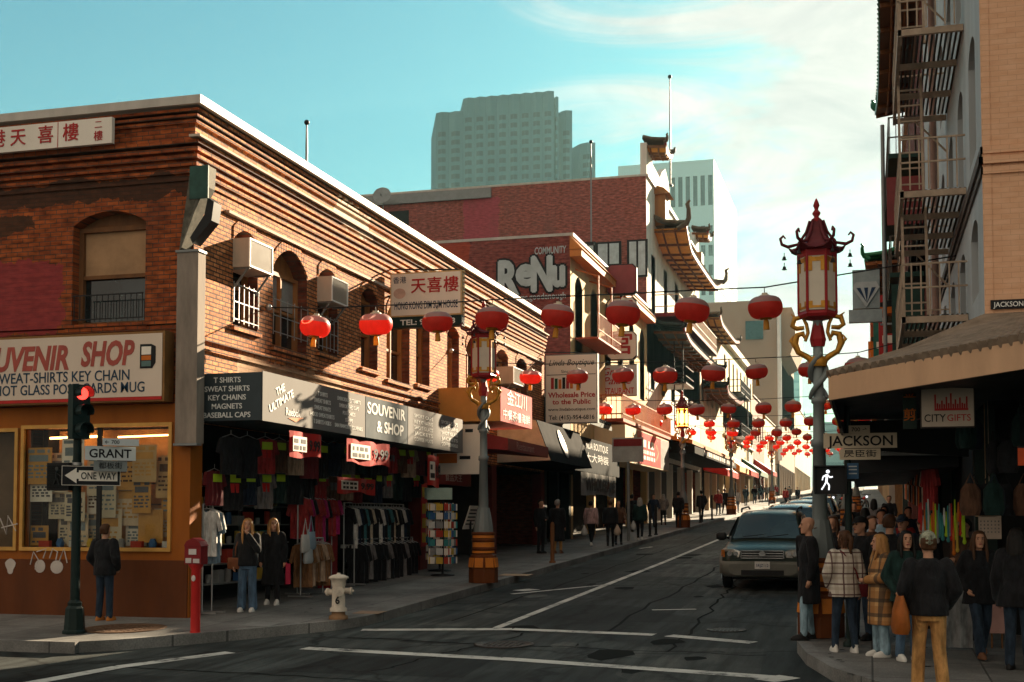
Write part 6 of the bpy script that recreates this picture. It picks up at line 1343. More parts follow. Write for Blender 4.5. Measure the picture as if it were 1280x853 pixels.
# motorbikes with lit lamps far up the street
def make_bike():
    o = thing('parked_motorbike', 'parked motorbike with lit headlamp far up the street', 'motorbike', group='motorbikes parked far up the street')
    for y in (-.65, .65):
        m = MB(); pts = [(0, y+.27*math.cos(a), .30+.27*math.sin(a)) for a in [2*math.pi*i/16 for i in range(17)]]; m.tube(pts, .05, 6, cap=False); m.build('wheel', TYRE, o, world=False)
    m = MB(); m.tube([(0, -.65, .3), (0, -.45, .95)], .05, 6); m.tube([(0, -.45, .8), (0, 0, .45), (0, .65, .3)], .08, 6); m.build('frame', GREYM, o, world=False)
    m = MB(); m.ball((0, -.1, .78), .14, .28, .13); m.build('tank', RED, o, world=False); m = MB(); m.ball((0, .4, .78), .13, .35, .07); m.build('seat', BLACK, o, world=False)
    m = MB(); m.bar((-.36, -.4, 1.02), (.36, -.4, 1.02), .035); m.build('handlebar', BLACK, o, world=False); m = MB(); m.ball((0, -.56, .88), .09, .05, .09); m.build('headlamp', WLIT, o, world=False)
    return o
bk0 = make_bike()
for i in range(5):
    c = bk0 if i == 0 else copy_tree(bk0); y = 92+1.1*i; c.location = (-3.4+.75*i, y, gz(y)); c.rotation_euler.z = .3
    c['label'] = 'motorbike with lit headlamp in the row far up the street'
# fabric awnings and flags up the street on the sunlit side
for i, (y0, y1, z, mt, lab) in enumerate(((84, 91, 5.6, RED, 'bright red shop awning on the sunlit far left side'), (92, 99, 6.2, M('awning_yellow', (.62, .33, .06), .7), 'yellow shop awning beyond the red one on the far left side'), (101, 108, 6.2, RED, 'second red awning farther up the left side'), (110, 118, 6.5, M('awning_green', (.03, .12, .08), .7), 'green shop awning far up the left side'), (122, 130, 7, RED, 'small red awning at the far end of the left side'))):
    o = thing('fabric_awning', lab, 'awning', (XF, y0, z)); m = MB(); m.prism([(XF+.01, y0, z+.6), (-8.9, y0, z-.5), (-8.9, y0, z-.9), (XF+.01, y0, z-.5)], (0, y1-y0, 0)); m.build('canvas', mt, o)
    m = MB(); m.tube([(XF, y0+.1, z-.6), (-8.95, y0+.1, z-.85)], .03, 5); m.build('arm', BLACK, o)
# ================================================================== people
SKIN = M('skin', (.48, .25, .16), .5, var=.12, scale=14); SKIND = M('skin_tan', (.36, .17, .10), .5, var=.12, scale=14)
CBLK = cloth('cloth_black', (.013, .013, .015), .8, var=.3, scale=6, bmp=.2); CNAVY = cloth('cloth_navy', (.015, .022, .04), .8, var=.25, scale=6, bmp=.2); JEAN = cloth('denim_blue', (.065, .11, .17), .8, var=.35, scale=7, bmp=.2); JEAND = cloth('denim_dark', (.022, .035, .055), .8, var=.3, scale=7, bmp=.2); JEANL = cloth('denim_light', (.22, .32, .38), .8, var=.25, scale=6, bmp=.2)
CTAN = cloth('cloth_tan', (.46, .24, .085), .8, var=.2, scale=6, bmp=.2); CGRY = cloth('cloth_grey', (.16, .15, .15), .8, var=.25, scale=6); CGRN = cloth('cloth_dark_green', (.012, .03, .027), .8, var=.3); CWHT = cloth('cloth_white', (.55, .53, .50), .8, var=.15); CLBL = cloth('cloth_light_blue', (.30, .42, .50), .8, var=.15); CPNK = cloth('cloth_dusty_pink', (.40, .26, .25), .8, var=.2); CBRN = cloth('cloth_brown', (.10, .05, .03), .8, var=.3); CRED = cloth('cloth_red', (.30, .03, .03), .8, var=.25)
HBLK = M('hair_black', (.012, .010, .009), .5, var=.4, scale=30, streak=True); HBRN = M('hair_brown', (.075, .034, .016), .5, var=.4, scale=30, streak=True); HBLD = M('hair_blonde', (.42, .21, .075), .5, var=.35, scale=25, streak=True); HGRY = M('hair_grey', (.30, .28, .26), .6, var=.3, scale=30)
SHW = M('shoe_white', (.62, .60, .56), .6, var=.15); SHB = M('shoe_black', (.015, .014, .014), .5); SHO = M('shoe_orange', (.50, .18, .04), .6, var=.2); SHBR = M('shoe_brown', (.16, .07, .035), .6, var=.2)
LBRN = M('leather_brown', (.15, .05, .02), .45, var=.3, scale=8); LTAN = M('leather_tan', (.36, .105, .022), .42, var=.3, scale=6); LBUR = M('leather_burgundy', (.13, .018, .022), .45, var=.2); PLW = M('plastic_white', (.60, .58, .55), .45, var=.15); HOTP = M('bag_pink', (.55, .03, .07), .5, var=.15)
def plaid(name, base, lines, period=.13):
    m, t, bs = base_mat(name); v = objco(t); s = t.nodes.new('ShaderNodeSeparateXYZ'); t.links.new(v, s.inputs[0])
    def mth(op, a, b=None):
        n = t.nodes.new('ShaderNodeMath'); n.operation = op
        for i, q in enumerate((a, b)):
            if q is None: continue
            if isinstance(q, (int, float)): n.inputs[i].default_value = q
            else: t.links.new(q, n.inputs[i])
        return n.outputs[0]
    col = None; xy = mth('ADD', s.outputs[0], mth('MULTIPLY', s.outputs[1], .15)); prev = (*base, 1)
    for (c, off, wd_, amt) in lines:
        for ax in (xy, s.outputs[2]):
            msk = mth('MULTIPLY', mth('LESS_THAN', mth('FRACT', mth('ADD', mth('DIVIDE', ax, period), off)), wd_), amt)
            mx = t.nodes.new('ShaderNodeMix'); mx.data_type = 'RGBA'; t.links.new(msk, mx.inputs[0])
            if col is None: mx.inputs[6].default_value = prev
            else: t.links.new(col, mx.inputs[6])
            mx.inputs[7].default_value = (*c, 1); col = mx.outputs[2]
    t.links.new(col, bs.inputs['Base Color']); bs.inputs['Roughness'].default_value = .85; bump(t, bs, noise(t, v, 60), .2, .005); return m
PLW1 = plaid('plaid_cream', (.50, .45, .38), [((.30, .25, .20), 0, .28, .45), ((.075, .028, .028), .5, .14, .9)], .15)
PLO1 = plaid('plaid_orange', (.50, .28, .11), [((.30, .12, .03), 0, .5, .6), ((.03, .02, .015), .25, .26, .75)], .21)
CAMO = M('beanie_pattern', (.26, .27, .20), .9, var=.75, scale=22)
EYEM = M('eye_dark', (.02, .015, .012), .2, var=0); LIPM = M('lips', (.33, .085, .075), .5, var=0)
remesh_todo = []
def finish(o, vox, sm=4):
    r = o.modifiers.new('r', 'REMESH'); r.mode = 'VOXEL'; r.voxel_size = vox; r.use_smooth_shade = True
    s = o.modifiers.new('s', 'SMOOTH'); s.factor = .5; s.iterations = sm
    remesh_todo.append(o)
ARM = {  # elbow, wrist for the arm on side +1 (x mirrored for -1); the person faces -y
 'down': ((.235, .03, 1.13), (.245, -.03, .88)), 'pocket': ((.275, .05, 1.14), (.20, -.10, .95)), 'phone': ((.23, -.05, 1.13), (.10, -.30, 1.20)),
 'face': ((.24, -.14, 1.17), (.07, -.17, 1.44)), 'strap': ((.26, -.02, 1.14), (.12, -.19, 1.26)), 'fold': ((.25, -.04, 1.14), (.02, -.22, 1.10)),
 'swing': ((.24, -.09, 1.14), (.22, -.28, .98)), 'back': ((.25, .16, 1.15), (.24, .12, .91)), 'reach': ((.28, -.16, 1.22), (.26, -.42, 1.18)), 'hip': ((.33, .08, 1.15), (.20, -.02, 1.0))}
def person(label, pos, face, h=1.7, arms=('down', 'down'), legs='stand', top=CBLK, hem=.86, puff=0, pants=JEAN, flare=.0, shoes=SHB, hair='short', hairm=HBRN, skin=SKIN, head=0, fem=False, hat=None, hatm=CBLK, bag=None, near=True, sleeve=True, group=None, glasses=False, collar=True):
    """face: degrees, 0 = looks towards the camera, 90 = looks to +x (picture right)"""
    X, Y = pos[0], pos[1]; z = pos[2] if len(pos) > 2 else gz(Y)+.15
    k = h/1.75*.90; o = thing('person', label, 'person', (X, Y, z), R(face), group); o.scale = (k, k, k)
    vox = .010 if near else .02; sw = .165 if fem else .185; pf = puff
    lg = {'stand': [((.095, -.01, .50), (.105, .02, .09)), ((-.095, -.02, .50), (-.115, .0, .09))],
          'walk': [((.09, -.17, .52), (.09, -.27, .10)), ((-.09, .02, .49), (-.09, .26, .13))],
          'walk2': [((.09, .02, .49), (.09, .24, .13)), ((-.09, -.17, .52), (-.09, -.27, .10))],
          'step': [((.10, -.09, .52), (.12, -.10, .09)), ((-.10, .0, .50), (-.13, .05, .09))]}[legs]
    ha = R(head); hr = Matrix.Rotation(ha, 3, 'Z'); HC = Vector((0, 0, 0))
    def H(x, y, zz): v = hr @ Vector((x, y, 0)); return Vector((v.x, v.y-.012, zz))
    # body: one remeshed surface with head, neck, trunk, arms, hands, legs
    b = MB()
    b.loft([((0, 0, .86), .13, .10), ((0, .005, .95), .155, .115), ((0, 0, 1.08), .125 if fem else .14, .095), ((0, 0, 1.25), .15 if fem else .165, .11), ((0, .01, 1.38), sw-.02, .10), ((0, .01, 1.45), .10, .075), ((0, .01, 1.48), .05, .05)], 16)
    b.cap((0, .015, 1.44), (0, -.002, 1.56), .057 if not fem else .050, .052 if not fem else .046)
    rings = []
    for zz, rx, ry, oy in ((1.515, .028, .03, -.055), (1.53, .048, .052, -.035), (1.56, .058, .072, -.018), (1.60, .069, .088, -.004), (1.64, .075, .096, .002), (1.68, .075, .097, .006), (1.715, .067, .088, .008), (1.74, .048, .062, .008), (1.752, .02, .026, .008)):
        c = H(0, oy, zz); rings.append((c, rx, ry))
    vs = []
    for c, rx, ry in rings:
        for q in range(16):
            a = 2*math.pi*q/16; v = hr @ Vector((rx*math.cos(a), ry*math.sin(a), 0)); vs.append((c.x+v.x, c.y+v.y, c.z))
    b.add(vs, [(i*16+q, i*16+(q+1) % 16, (i+1)*16+(q+1) % 16, (i+1)*16+q) for i in range(8) for q in range(16)], 0, True); b.poly(vs[:16][::-1]); b.poly(vs[-16:])
    b.cap(H(0, -.088, 1.655), H(0, -.112, 1.612), .010, .017, 8); b.cap(H(-.04, -.082, 1.668), H(.04, -.082, 1.668), .012, .012, 8)   # nose, brow
    b.cap(H(-.022, -.088, 1.565), H(.022, -.088, 1.565), .011, .011, 8); b.cap(H(-.02, -.078, 1.53), H(.02, -.078, 1.53), .018, .018, 8)
    for s in (-1, 1): b.cap(H(s*.076, .012, 1.605), H(s*.081, .02, 1.645), .012, .016, 8)
    top_ = MB(); zt = hem
    fl = .02+pf
    rr = [((0, 0, zt), (.165 if hem > .8 else .205 if hem > .6 else .22)+fl, .125+fl)]
    if hem < .75: rr += [((0, 0, (hem+.95)/2), .185+fl, .125+fl)]
    rr += [((0, .003, .97), .165+fl, .118+fl), ((0, 0, 1.10), .142+fl, .105+fl), ((0, 0, 1.25), .165+fl, .118+fl), ((0, .01, 1.385), sw-.005+fl*.7, .10+fl*.6), ((0, .01, 1.45), .105+fl*.4, .075+fl*.5), ((0, .005, 1.485 if collar else 1.465), .066+fl*.2, .062+fl*.2)]
    top_.loft(rr, 18)
    for side, ar in ((1, arms[0]), (-1, arms[1])):
        E_, W_ = ARM[ar]; S_ = Vector((side*sw, .01, 1.405)); E_ = Vector((side*E_[0], E_[1], E_[2])); W_ = Vector((side*W_[0], W_[1], W_[2]))
        b.cap(S_, E_, .050 if fem else .056, .040, 10); b.cap(E_, W_, .040, .028, 10)
        f = (W_-E_).normalized(); palm = W_+f*.075
        if near:
            b.cap(W_+f*.01, palm, .028, .034, 8); up_ = f.cross(Vector((side, 0, 0))); up_ = up_.normalized() if up_.length > .1 else Vector((0, 1, 0)); sd_ = f.cross(up_).normalized(); inn = Vector((-side, -.3, 0)); inn = (inn-f*inn.dot(f)).normalized()
            acr = f.cross(inn).normalized()
            for i_, ln_ in enumerate((.055, .066, .062, .048)):
                r0 = palm+acr*(.026-.0175*i_)*(1)+f*.005; r1 = r0+f*ln_*.55+inn*.008; r2 = r1+f*ln_*.35+inn*.028
                b.tube([r0-f*.02, r0, r1, r2], [.010, .010, .009, .0075], 7)
            t0 = W_+f*.03+acr*.028; t1 = t0+f*.03+acr*.022+inn*.012; t2 = t1+f*.03+inn*.012; b.tube([t0, t1, t2], [.012, .011, .009], 7)
        else: b.cap(W_, palm+f*.05, .03, .025, 8)
        if sleeve:
            q = .016+pf*.7; top_.cap(S_+Vector((0, 0, .0)), E_, .058+q, .047+q, 12); top_.cap(E_, E_.lerp(W_, .95), .047+q, .036+q*.8, 12)
        else: top_.cap(S_, S_.lerp(E_, .7), .062, .054, 12)
    pn = MB(); pn.loft([((0, 0, .80), .165, .118), ((0, .003, .90), .172, .127), ((0, 0, 1.0), .150, .108), ((0, 0, 1.04), .145, .105)], 16)
    for (K_, A_), s in zip(lg, (1, -1)):
        K_, A_ = Vector(K_), Vector(A_); Hp = Vector((s*.09, 0, .90))
        b.cap(Hp, K_, .075, .05, 10); b.cap(K_, A_, .05, .032, 10)
        pn.cap(Hp, K_, .094, .066+flare*.4, 12); pn.cap(K_, A_+Vector((0, 0, .0)), .066+flare*.4, .052+flare, 12)
    finish(b.build('body', skin, o, world=False), vox, 3)
    finish(pn.build('trousers', pants, o, world=False), vox*1.2, 5)
    finish(top_.build('jacket' if hem > .7 else 'coat', top, o, world=False), vox*1.2, 5)
    for (K_, A_), s in zip(lg, (1, -1)):
        A_ = Vector(A_); zz = A_.z-.09; m = MB()
        m.loft([((A_.x, A_.y-.055, zz+.001), .046, .135), ((A_.x, A_.y-.055, zz+.028), .05, .14), ((A_.x, A_.y-.05, zz+.06), .045, .115), ((A_.x, A_.y-.005, zz+.095), .042, .058), ((A_.x, A_.y+.0, zz+.12), .044, .052)], 14); m.build('shoe', shoes, o, world=False)
    # hair and hats
    if hair != 'bald':
        m = MB(); g = .012 if near else .016
        def shell(z0, back, wide=1.0, extra=0):
            rgs = []
            for zz, rx, ry, oy in ((1.60, .071, .085, .006), (1.64, .077, .096, .010), (1.68, .077, .097, .014), (1.715, .069, .088, .013), (1.742, .050, .064, .012), (1.757, .022, .028, .010)):
                cut = .0 if zz > 1.69 else .042 if zz > 1.66 else .062
                c = H(0, oy+cut*.8, zz+.004); rgs.append((c, (rx+g)*wide, ry+g-cut*.75))
            vs = []
            for c, rx, ry in rgs:
                for q in range(16):
                    a = 2*math.pi*q/16; v = hr @ Vector((rx*math.cos(a), ry*math.sin(a), 0)); vs.append((c.x+v.x, c.y+v.y, c.z))
            m.add(vs, [(i*16+q, i*16+(q+1) % 16, (i+1)*16+(q+1) % 16, (i+1)*16+q) for i in range(5) for q in range(16)], 0, True); m.poly(vs[:16][::-1]); m.poly(vs[-16:])
        shell(1.6, 0)
        if hair == 'short': m.cap(H(-.05, .07, 1.60), H(.05, .07, 1.60), .035, .035, 8)
        if hair in ('long', 'longer'):
            zb = 1.36 if hair == 'long' else 1.24
            for i in range(9):
                t = -1+2*i/8; x = .082*math.sin(t*1.75); y = .02+.078*math.cos(t*1.75)
                if abs(t) > .9: y -= .02
                p0 = H(x*.75, y*.75, 1.72); p1 = H(x*1.05, y*1.05+.005, 1.62); p2 = H(x*1.12, y+.02, 1.50); p3 = H(x*1.1, y*.9+.045, zb+.03*math.cos(i*2.1)); m.tube([p0, p1, p2, (p2+p3)/2+H(.006*math.sin(i*3), 0, 0).xyz*0, p3], [.022, .030, .032, .03, .012], 8)
            for s in (-1, 1): m.tube([H(s*.06, -.05, 1.70), H(s*.082, -.045, 1.62), H(s*.088, -.055, 1.52), H(s*.09, -.085, 1.42), H(s*.085, -.10, zb+.02)], [.018, .024, .024, .024, .01], 8)
        if hair == 'pony':
            m.ball(H(0, .11, 1.68), .03, .03, .03); m.tube([H(0, .11, 1.68), H(0, .15, 1.64), H(.005, .14, 1.52), H(-.005, .125, 1.38)], [.025, .036, .035, .01], 8)
        finish(m.build('hair', hairm, o, world=False), .012 if near else .02, 2)
        if near and hair != 'short':
            q_ = random.Random(int(X*97+Y*31)); m = MB(); zb = {'long': 1.33, 'longer': 1.2, 'pony': 1.52}[hair]
            for i in range(46):
                t = q_.uniform(-2.35, 2.35); a_, r_ = math.sin(t), math.cos(t); w_ = q_.uniform(.98, 1.14)
                pts = [H(.03*a_, .03*r_+.01, 1.755), H(.078*a_*w_, .03+.088*r_*w_, 1.69), H(.092*a_*w_, .02+.092*r_*w_, 1.60), H(.097*a_*w_+q_.uniform(-.01, .01), .025+.085*r_*w_, 1.50), H(.094*a_*w_+q_.uniform(-.025, .025), .035+.085*r_+q_.uniform(-.02, .02), zb+q_.uniform(-.03, .08))]
                m.tube(pts, [.004, .006, .006, .005, .002], 4)
            m.build('hair_strands', hairm, o, world=False)
    if hat == 'cap':
        m = MB(); vs = []
        for zz, rx, ry in ((1.672, .088, .108), (1.70, .086, .106), (1.73, .072, .09), (1.755, .045, .058), (1.768, .012, .015)):
            c = H(0, .004, zz)
            for q in range(16): a = 2*math.pi*q/16; v = hr @ Vector((rx*math.cos(a), ry*math.sin(a), 0)); vs.append((c.x+v.x, c.y+v.y, zz))
        m.add(vs, [(i*16+q, i*16+(q+1) % 16, (i+1)*16+(q+1) % 16, (i+1)*16+q) for i in range(4) for q in range(16)], 0, True); m.poly(vs[:16][::-1]); m.poly(vs[-16:]); ht = m.build('cap', hatm, o, world=False)
        m = MB(); pts = [H(.075*math.cos(a), -.095+.085*-math.sin(a), 1.672-.02*math.sin(a)) for a in [math.pi*i/10 for i in range(11)]]; m.prism(pts, (0, 0, .008)); m.build('brim', hatm, ht, world=False)
    if hat == 'beanie':
        m = MB(); vs = []
        for zz, rx, ry in ((1.63, .086, .105), (1.65, .094, .113), (1.69, .093, .112), (1.73, .082, .10), (1.765, .058, .07), (1.785, .02, .025)):
            c = H(0, .012, zz)
            for q in range(16): a = 2*math.pi*q/16; v = hr @ Vector((rx*math.cos(a), ry*math.sin(a), 0)); vs.append((c.x+v.x, c.y+v.y, zz))
        m.add(vs, [(i*16+q, i*16+(q+1) % 16, (i+1)*16+(q+1) % 16, (i+1)*16+q) for i in range(5) for q in range(16)], 0, True); m.poly(vs[:16][::-1]); m.poly(vs[-16:]); m.build('beanie', hatm, o, world=False)
    if near and abs(((face+head+180) % 360)-180) < 115:
        m = MB()
        for s in (-1, 1): m.ball(H(s*.031, -.082, 1.643), .013, .010, .008, 8); m.cap(H(s*.018, -.095, 1.664), H(s*.045, -.088, 1.667), .004, .004, 6)
        m.build('eyes', EYEM, o, world=False); m = MB(); m.cap(H(-.018, -.0985, 1.572), H(.018, -.0985, 1.572), .007, .007, 8); m.build('lips', LIPM, o, world=False)
    if glasses:
        m = MB()
        for s in (-1, 1): m.obox(H(s*.034, -.108, 1.643), hr @ Vector((.026, 0, 0)), hr @ Vector((0, .004, 0)), (0, 0, .018)); m.bar(H(s*.06, -.10, 1.65), H(s*.082, .01, 1.65), .006)
        m.build('glasses', BLACK, o, world=False)
    return o
def bag(label, cat, parent_p, off, kind, mt, name='handbag', straps=None, size=1):
    """a bag carried by a person: a thing of its own standing at the person's place"""
    p = parent_p; k = p.scale[0]; rzv = p.rotation_euler.z
    o = thing(name, label, cat, p.location, rzv); o.scale = (k, k, k); x, y, z = off; m = MB(); s = size
    if kind == 'tote':
        m.loft([((x, y, z), .07*s, .17*s), ((x, y, z+.06*s), .085*s, .20*s), ((x, y, z+.22*s), .07*s, .185*s), ((x, y, z+.36*s), .025*s, .17*s)], 16, e=.8)
    elif kind == 'box': m.loft([((x, y, z), .11*s, .05*s), ((x, y, z+.02), .12*s, .055*s), ((x, y, z+.16*s), .12*s, .055*s), ((x, y, z+.18*s), .11*s, .045*s)], 16, e=.5)
    elif kind == 'plastic':
        m.loft([((x, y, z), .05*s, .06*s), ((x, y, z+.05*s), .11*s, .09*s), ((x, y, z+.16*s), .10*s, .085*s), ((x, y, z+.25*s), .05*s, .04*s), ((x, y, z+.33*s), .02*s, .015*s)], 14)
    elif kind == 'shop': m.loft([((x, y, z), .05*s, .13*s), ((x, y, z+.34*s), .045*s, .13*s)], 4, e=1, smooth=False)
    m.build('pouch', mt, o, world=False)
    if straps: m = MB(); m.tube([Vector(q) for q in straps], .011, 6); m.build('strap', mt, o, world=False)
    return o
G = lambda u, v: at_g(u, v, .15)
def at_p(u, v, Y=None):
    p = at_g(u, v, .15); return (p.x, p.y)
# ---- crowd on the right corner
p = person('bald man in a long black coat standing sideways at the kerb edge', at_p(1012, 800), -78, 1.80, ('down', 'down'), 'step', CBLK, .52, .012, JEANL, .0, SHB, 'bald', skin=SKIN, head=-4)
m = MB(); m.tube([(.045*math.cos(a), .07+.03*math.sin(a), 1.60) for a in [math.pi*i/8 for i in range(9)]], .02, 6); m.build('hair', HGRY, p, world=False)
w1 = person('woman in a cream and dark plaid jacket with brown ponytail and white sneakers, back turned', at_p(1057, 816), 200, 1.66, ('pocket', 'down'), 'step', PLW1, .80, .02, JEAND, .0, SHW, 'pony', HBRN, fem=True, head=25)
bag('small burgundy crossbody bag on the woman in the cream plaid jacket', 'handbag', w1, (-.22, .02, .80), 'box', LBUR, straps=[(-.22, .02, .96), (-.12, .135, 1.18), (.06, .12, 1.44), (.11, 0, 1.47), (.02, -.15, 1.25), (-.2, -.06, .97)])
w2 = person('blonde woman in a long orange plaid coat and light jeans facing left', at_p(1102, 821), -68, 1.62, ('fold', 'down'), 'stand', PLO1, .46, .03, JEANL, .025, SHW, 'long', HBLD, fem=True, head=-8)
person('man in black cap and black jacket just behind the woman in cream plaid', at_p(1078, 800), -40, 1.80, ('down', 'phone'), 'stand', CBLK, .84, .02, JEAND, 0, SHB, 'short', HBLK, head=-15, hat='cap', hatm=CBLK)
person('man in navy cap and black shirt with his back turned behind the blonde woman', at_p(1114, 803), 168, 1.84, ('down', 'phone'), 'stand', CBLK, .86, .0, JEAND, 0, SHB, 'short', HBRN, hat='cap', hatm=CNAVY)
person('dark haired woman in dark green jacket looking back between blonde woman and the beanie', at_p(1135, 826), 22, 1.68, ('down', 'pocket'), 'stand', CGRN, .80, .02, JEAN, .01, SHW, 'long', HBLK, fem=True, head=-10)
w3 = person('person in patterned beanie, black puffer jacket and tan trousers standing back turned', at_p(1163, 869), 186, 1.74, ('pocket', 'pocket'), 'step', CBLK, .86, .02, CTAN, .02, SHBR, 'short', HBRN, hat='beanie', hatm=CAMO, fem=False)
bag('large orange tan leather tote bag on the shoulder of the person in the beanie', 'tote bag', w3, (.30, -.02, .66), 'tote', LTAN, 'tote_bag', [(.29, -.10, 1.02), (.24, -.07, 1.25), (.185, .0, 1.475), (.25, .09, 1.25), (.29, .08, 1.02)], 1.15)
person('woman with long brown hair, black jacket and blue jeans walking towards the crossing', at_p(1226, 822), 14, 1.66, ('pocket', 'pocket'), 'walk2', CBLK, .74, .025, JEAND, .02, SHBR, 'longer', HBRN, fem=True, head=-6)
person('man with glasses looking out behind the brown haired woman by the wall calendar', at_p(1208, 800), -50, 1.76, ('reach', 'down'), 'stand', CBRN, .86, .02, JEAND, 0, SHB, 'short', HBLK, glasses=True)
person('person in black padded jacket with back turned at the right edge of the photo', at_p(1274, 838), 160, 1.74, ('down', 'down'), 'stand', CBLK, .78, .045, JEAND, .01, SHB, 'long', HBLK, fem=True)
person('man in a dark blue cap and shirt behind the man with the navy cap', (.45, 19.3), -25, 1.76, ('down', 'phone'), 'stand', CNAVY, .86, .01, JEAND, 0, SHB, 'short', HBRN, hat='cap', hatm=CNAVY)
person('man with tan hat and dark jacket near the shop pier behind the beanie', (.72, 19.2), -20, 1.74, ('down', 'down'), 'stand', CBLK, .84, .02, JEAND, 0, SHB, 'short', HBRN, hat='cap', hatm=CBRN)
person('man in a light blue shirt walking away between the shops behind the crowd', (.18, 22.5), 10, 1.78, ('down', 'down'), 'walk', CLBL, .86, 0, JEAND, 0, SHB, 'short', HBLK, skin=SKIND, near=False)
for i, (x, y, f, tm, hm, hh, lab) in enumerate((
    (-.92, 20.4, -20, CBLK, HBLK, 1.66, 'young man in black with white collar behind the bald man'), (-.55, 20.0, -10, CBLK, HBRN, 1.74, 'dark haired person behind the lamp post beside the pole'),
    (.02, 20.6, 30, CBRN, HBRN, 1.72, 'woman with brown hair between the black cap and navy cap men'), (-.35, 23.5, 5, CGRY, HBLK, 1.70, 'person in grey walking far behind the sign pole'),
    (.55, 24, 0, CRED, HBLK, 1.64, 'person in dark red walking behind the light blue shirt'), (-.1, 26, 180, CBLK, HBLK, 1.72, 'person in black walking away under the awning behind the crowd'),
    (.75, 27.5, 10, CNAVY, HBLK, 1.70, 'person in navy by the shop racks behind the crowd'), (.3, 30, 0, CPNK, HBLK, 1.66, 'person in pink far behind under the dark awning'), (-.4, 33, 10, CBLK, HBLK, 1.70, 'person in black between the lamp post and the parked cars behind'),
    (.1, 38, 180, CGRY, HBLK, 1.7, 'person in grey coat far up the right pavement'), (.6, 44, 0, CBLK, HBRN, 1.7, 'person in black far up the right pavement'))):
    person(lab, (x, y), f, hh, ('down', 'pocket') if i % 2 else ('swing', 'back'), ('stand', 'walk', 'walk2')[i % 3], tm, .84, .01, JEAND, 0, SHB, 'short' if i % 2 == 0 else 'long', hm, near=False)
# ---- left corner
person('person in dark jacket, blue jeans and orange shoes looking into the corner shop window', at_p(130, 776), 176, 1.68, ('pocket', 'pocket'), 'stand', CBLK, .82, .03, JEAND, .01, SHO, 'short', HBRN, head=8)
w4 = person('woman with long light brown hair and jeans raising her hand to her face', at_p(309, 765), 8, 1.72, ('face', 'down'), 'stand', CBLK, .86, .012, JEAN, .035, SHW, 'longer', HBLD, fem=True, head=14)
bag('brown leather shoulder bag on the woman raising her hand', 'handbag', w4, (-.24, -.02, .80), 'box', LBRN, straps=[(-.24, -.02, .97), (-.2, -.1, 1.2), (-.14, .0, 1.47), (-.2, .1, 1.2), (-.24, .0, .97)], size=1.2)
w5 = person('blonde woman in a long black coat with white shoes looking right beside her friend', at_p(341, 756), 10, 1.68, ('down', 'down'), 'step', CBLK, .40, .015, CBLK, 0, SHW, 'long', HBLD, fem=True, head=30)
bag('bright pink shopping bag held by the blonde woman in the black coat', 'shopping bag', w5, (.30, .02, .42), 'shop', HOTP, 'shopping_bag', [(.30, -.07, .75), (.27, -.03, .88), (.30, .08, .75)], 1.2)
# ---- pedestrians along the left pavement
pl = person('person in long black coat and tan boots walking away under the round emblem awning', at_p(697, 692), 170, 1.74, ('down', 'down'), 'stand', CBLK, .40, .02, CTAN, 0, SHBR, 'short', HGRY, near=False)
person('man in black with bare hands standing beside the black coated walker on the left', at_p(676, 692), 60, 1.74, ('fold', 'down'), 'stand', CBLK, .86, .01, CBLK, 0, SHB, 'short', HBLK, near=False)
p1 = person('person in dusty pink jacket carrying a white plastic bag past the roller shutter', at_p(739, 683), 172, 1.62, ('down', 'down'), 'walk', CPNK, .86, .03, CBLK, 0, SHW, 'short', HBLK, near=False)
bag('white plastic bag in the left hand of the pink jacketed walker', 'carrier bag', p1, (.28, 0, .42), 'plastic', PLW, 'carrier_bag', [(.28, 0, .74), (.25, 0, .86)], 1.2)
p2 = person('person in dark jacket with a pale bag behind the pink jacketed walker', at_p(763, 684), 190, 1.66, ('down', 'down'), 'walk2', CBLK, .86, .02, CBLK, 0, SHB, 'short', HBRN, near=False)
bag('pale plastic bag carried by the dark jacketed walker', 'carrier bag', p2, (-.26, 0, .44), 'plastic', M('plastic_buff', (.45, .36, .28), .5), 'carrier_bag', [(-.26, 0, .76), (-.24, 0, .88)], 1.2)
p3 = person('person in dark green carrying a white bag beside the grey notice board post', at_p(800, 676), 186, 1.66, ('down', 'down'), 'walk', CGRN, .80, .03, CBLK, 0, SHW, 'long', HGRY, near=False)
bag('white plastic bag carried by the dark green walker', 'carrier bag', p3, (.27, 0, .44), 'plastic', PLW, 'carrier_bag', [(.27, 0, .76), (.24, 0, .88)], 1.15)
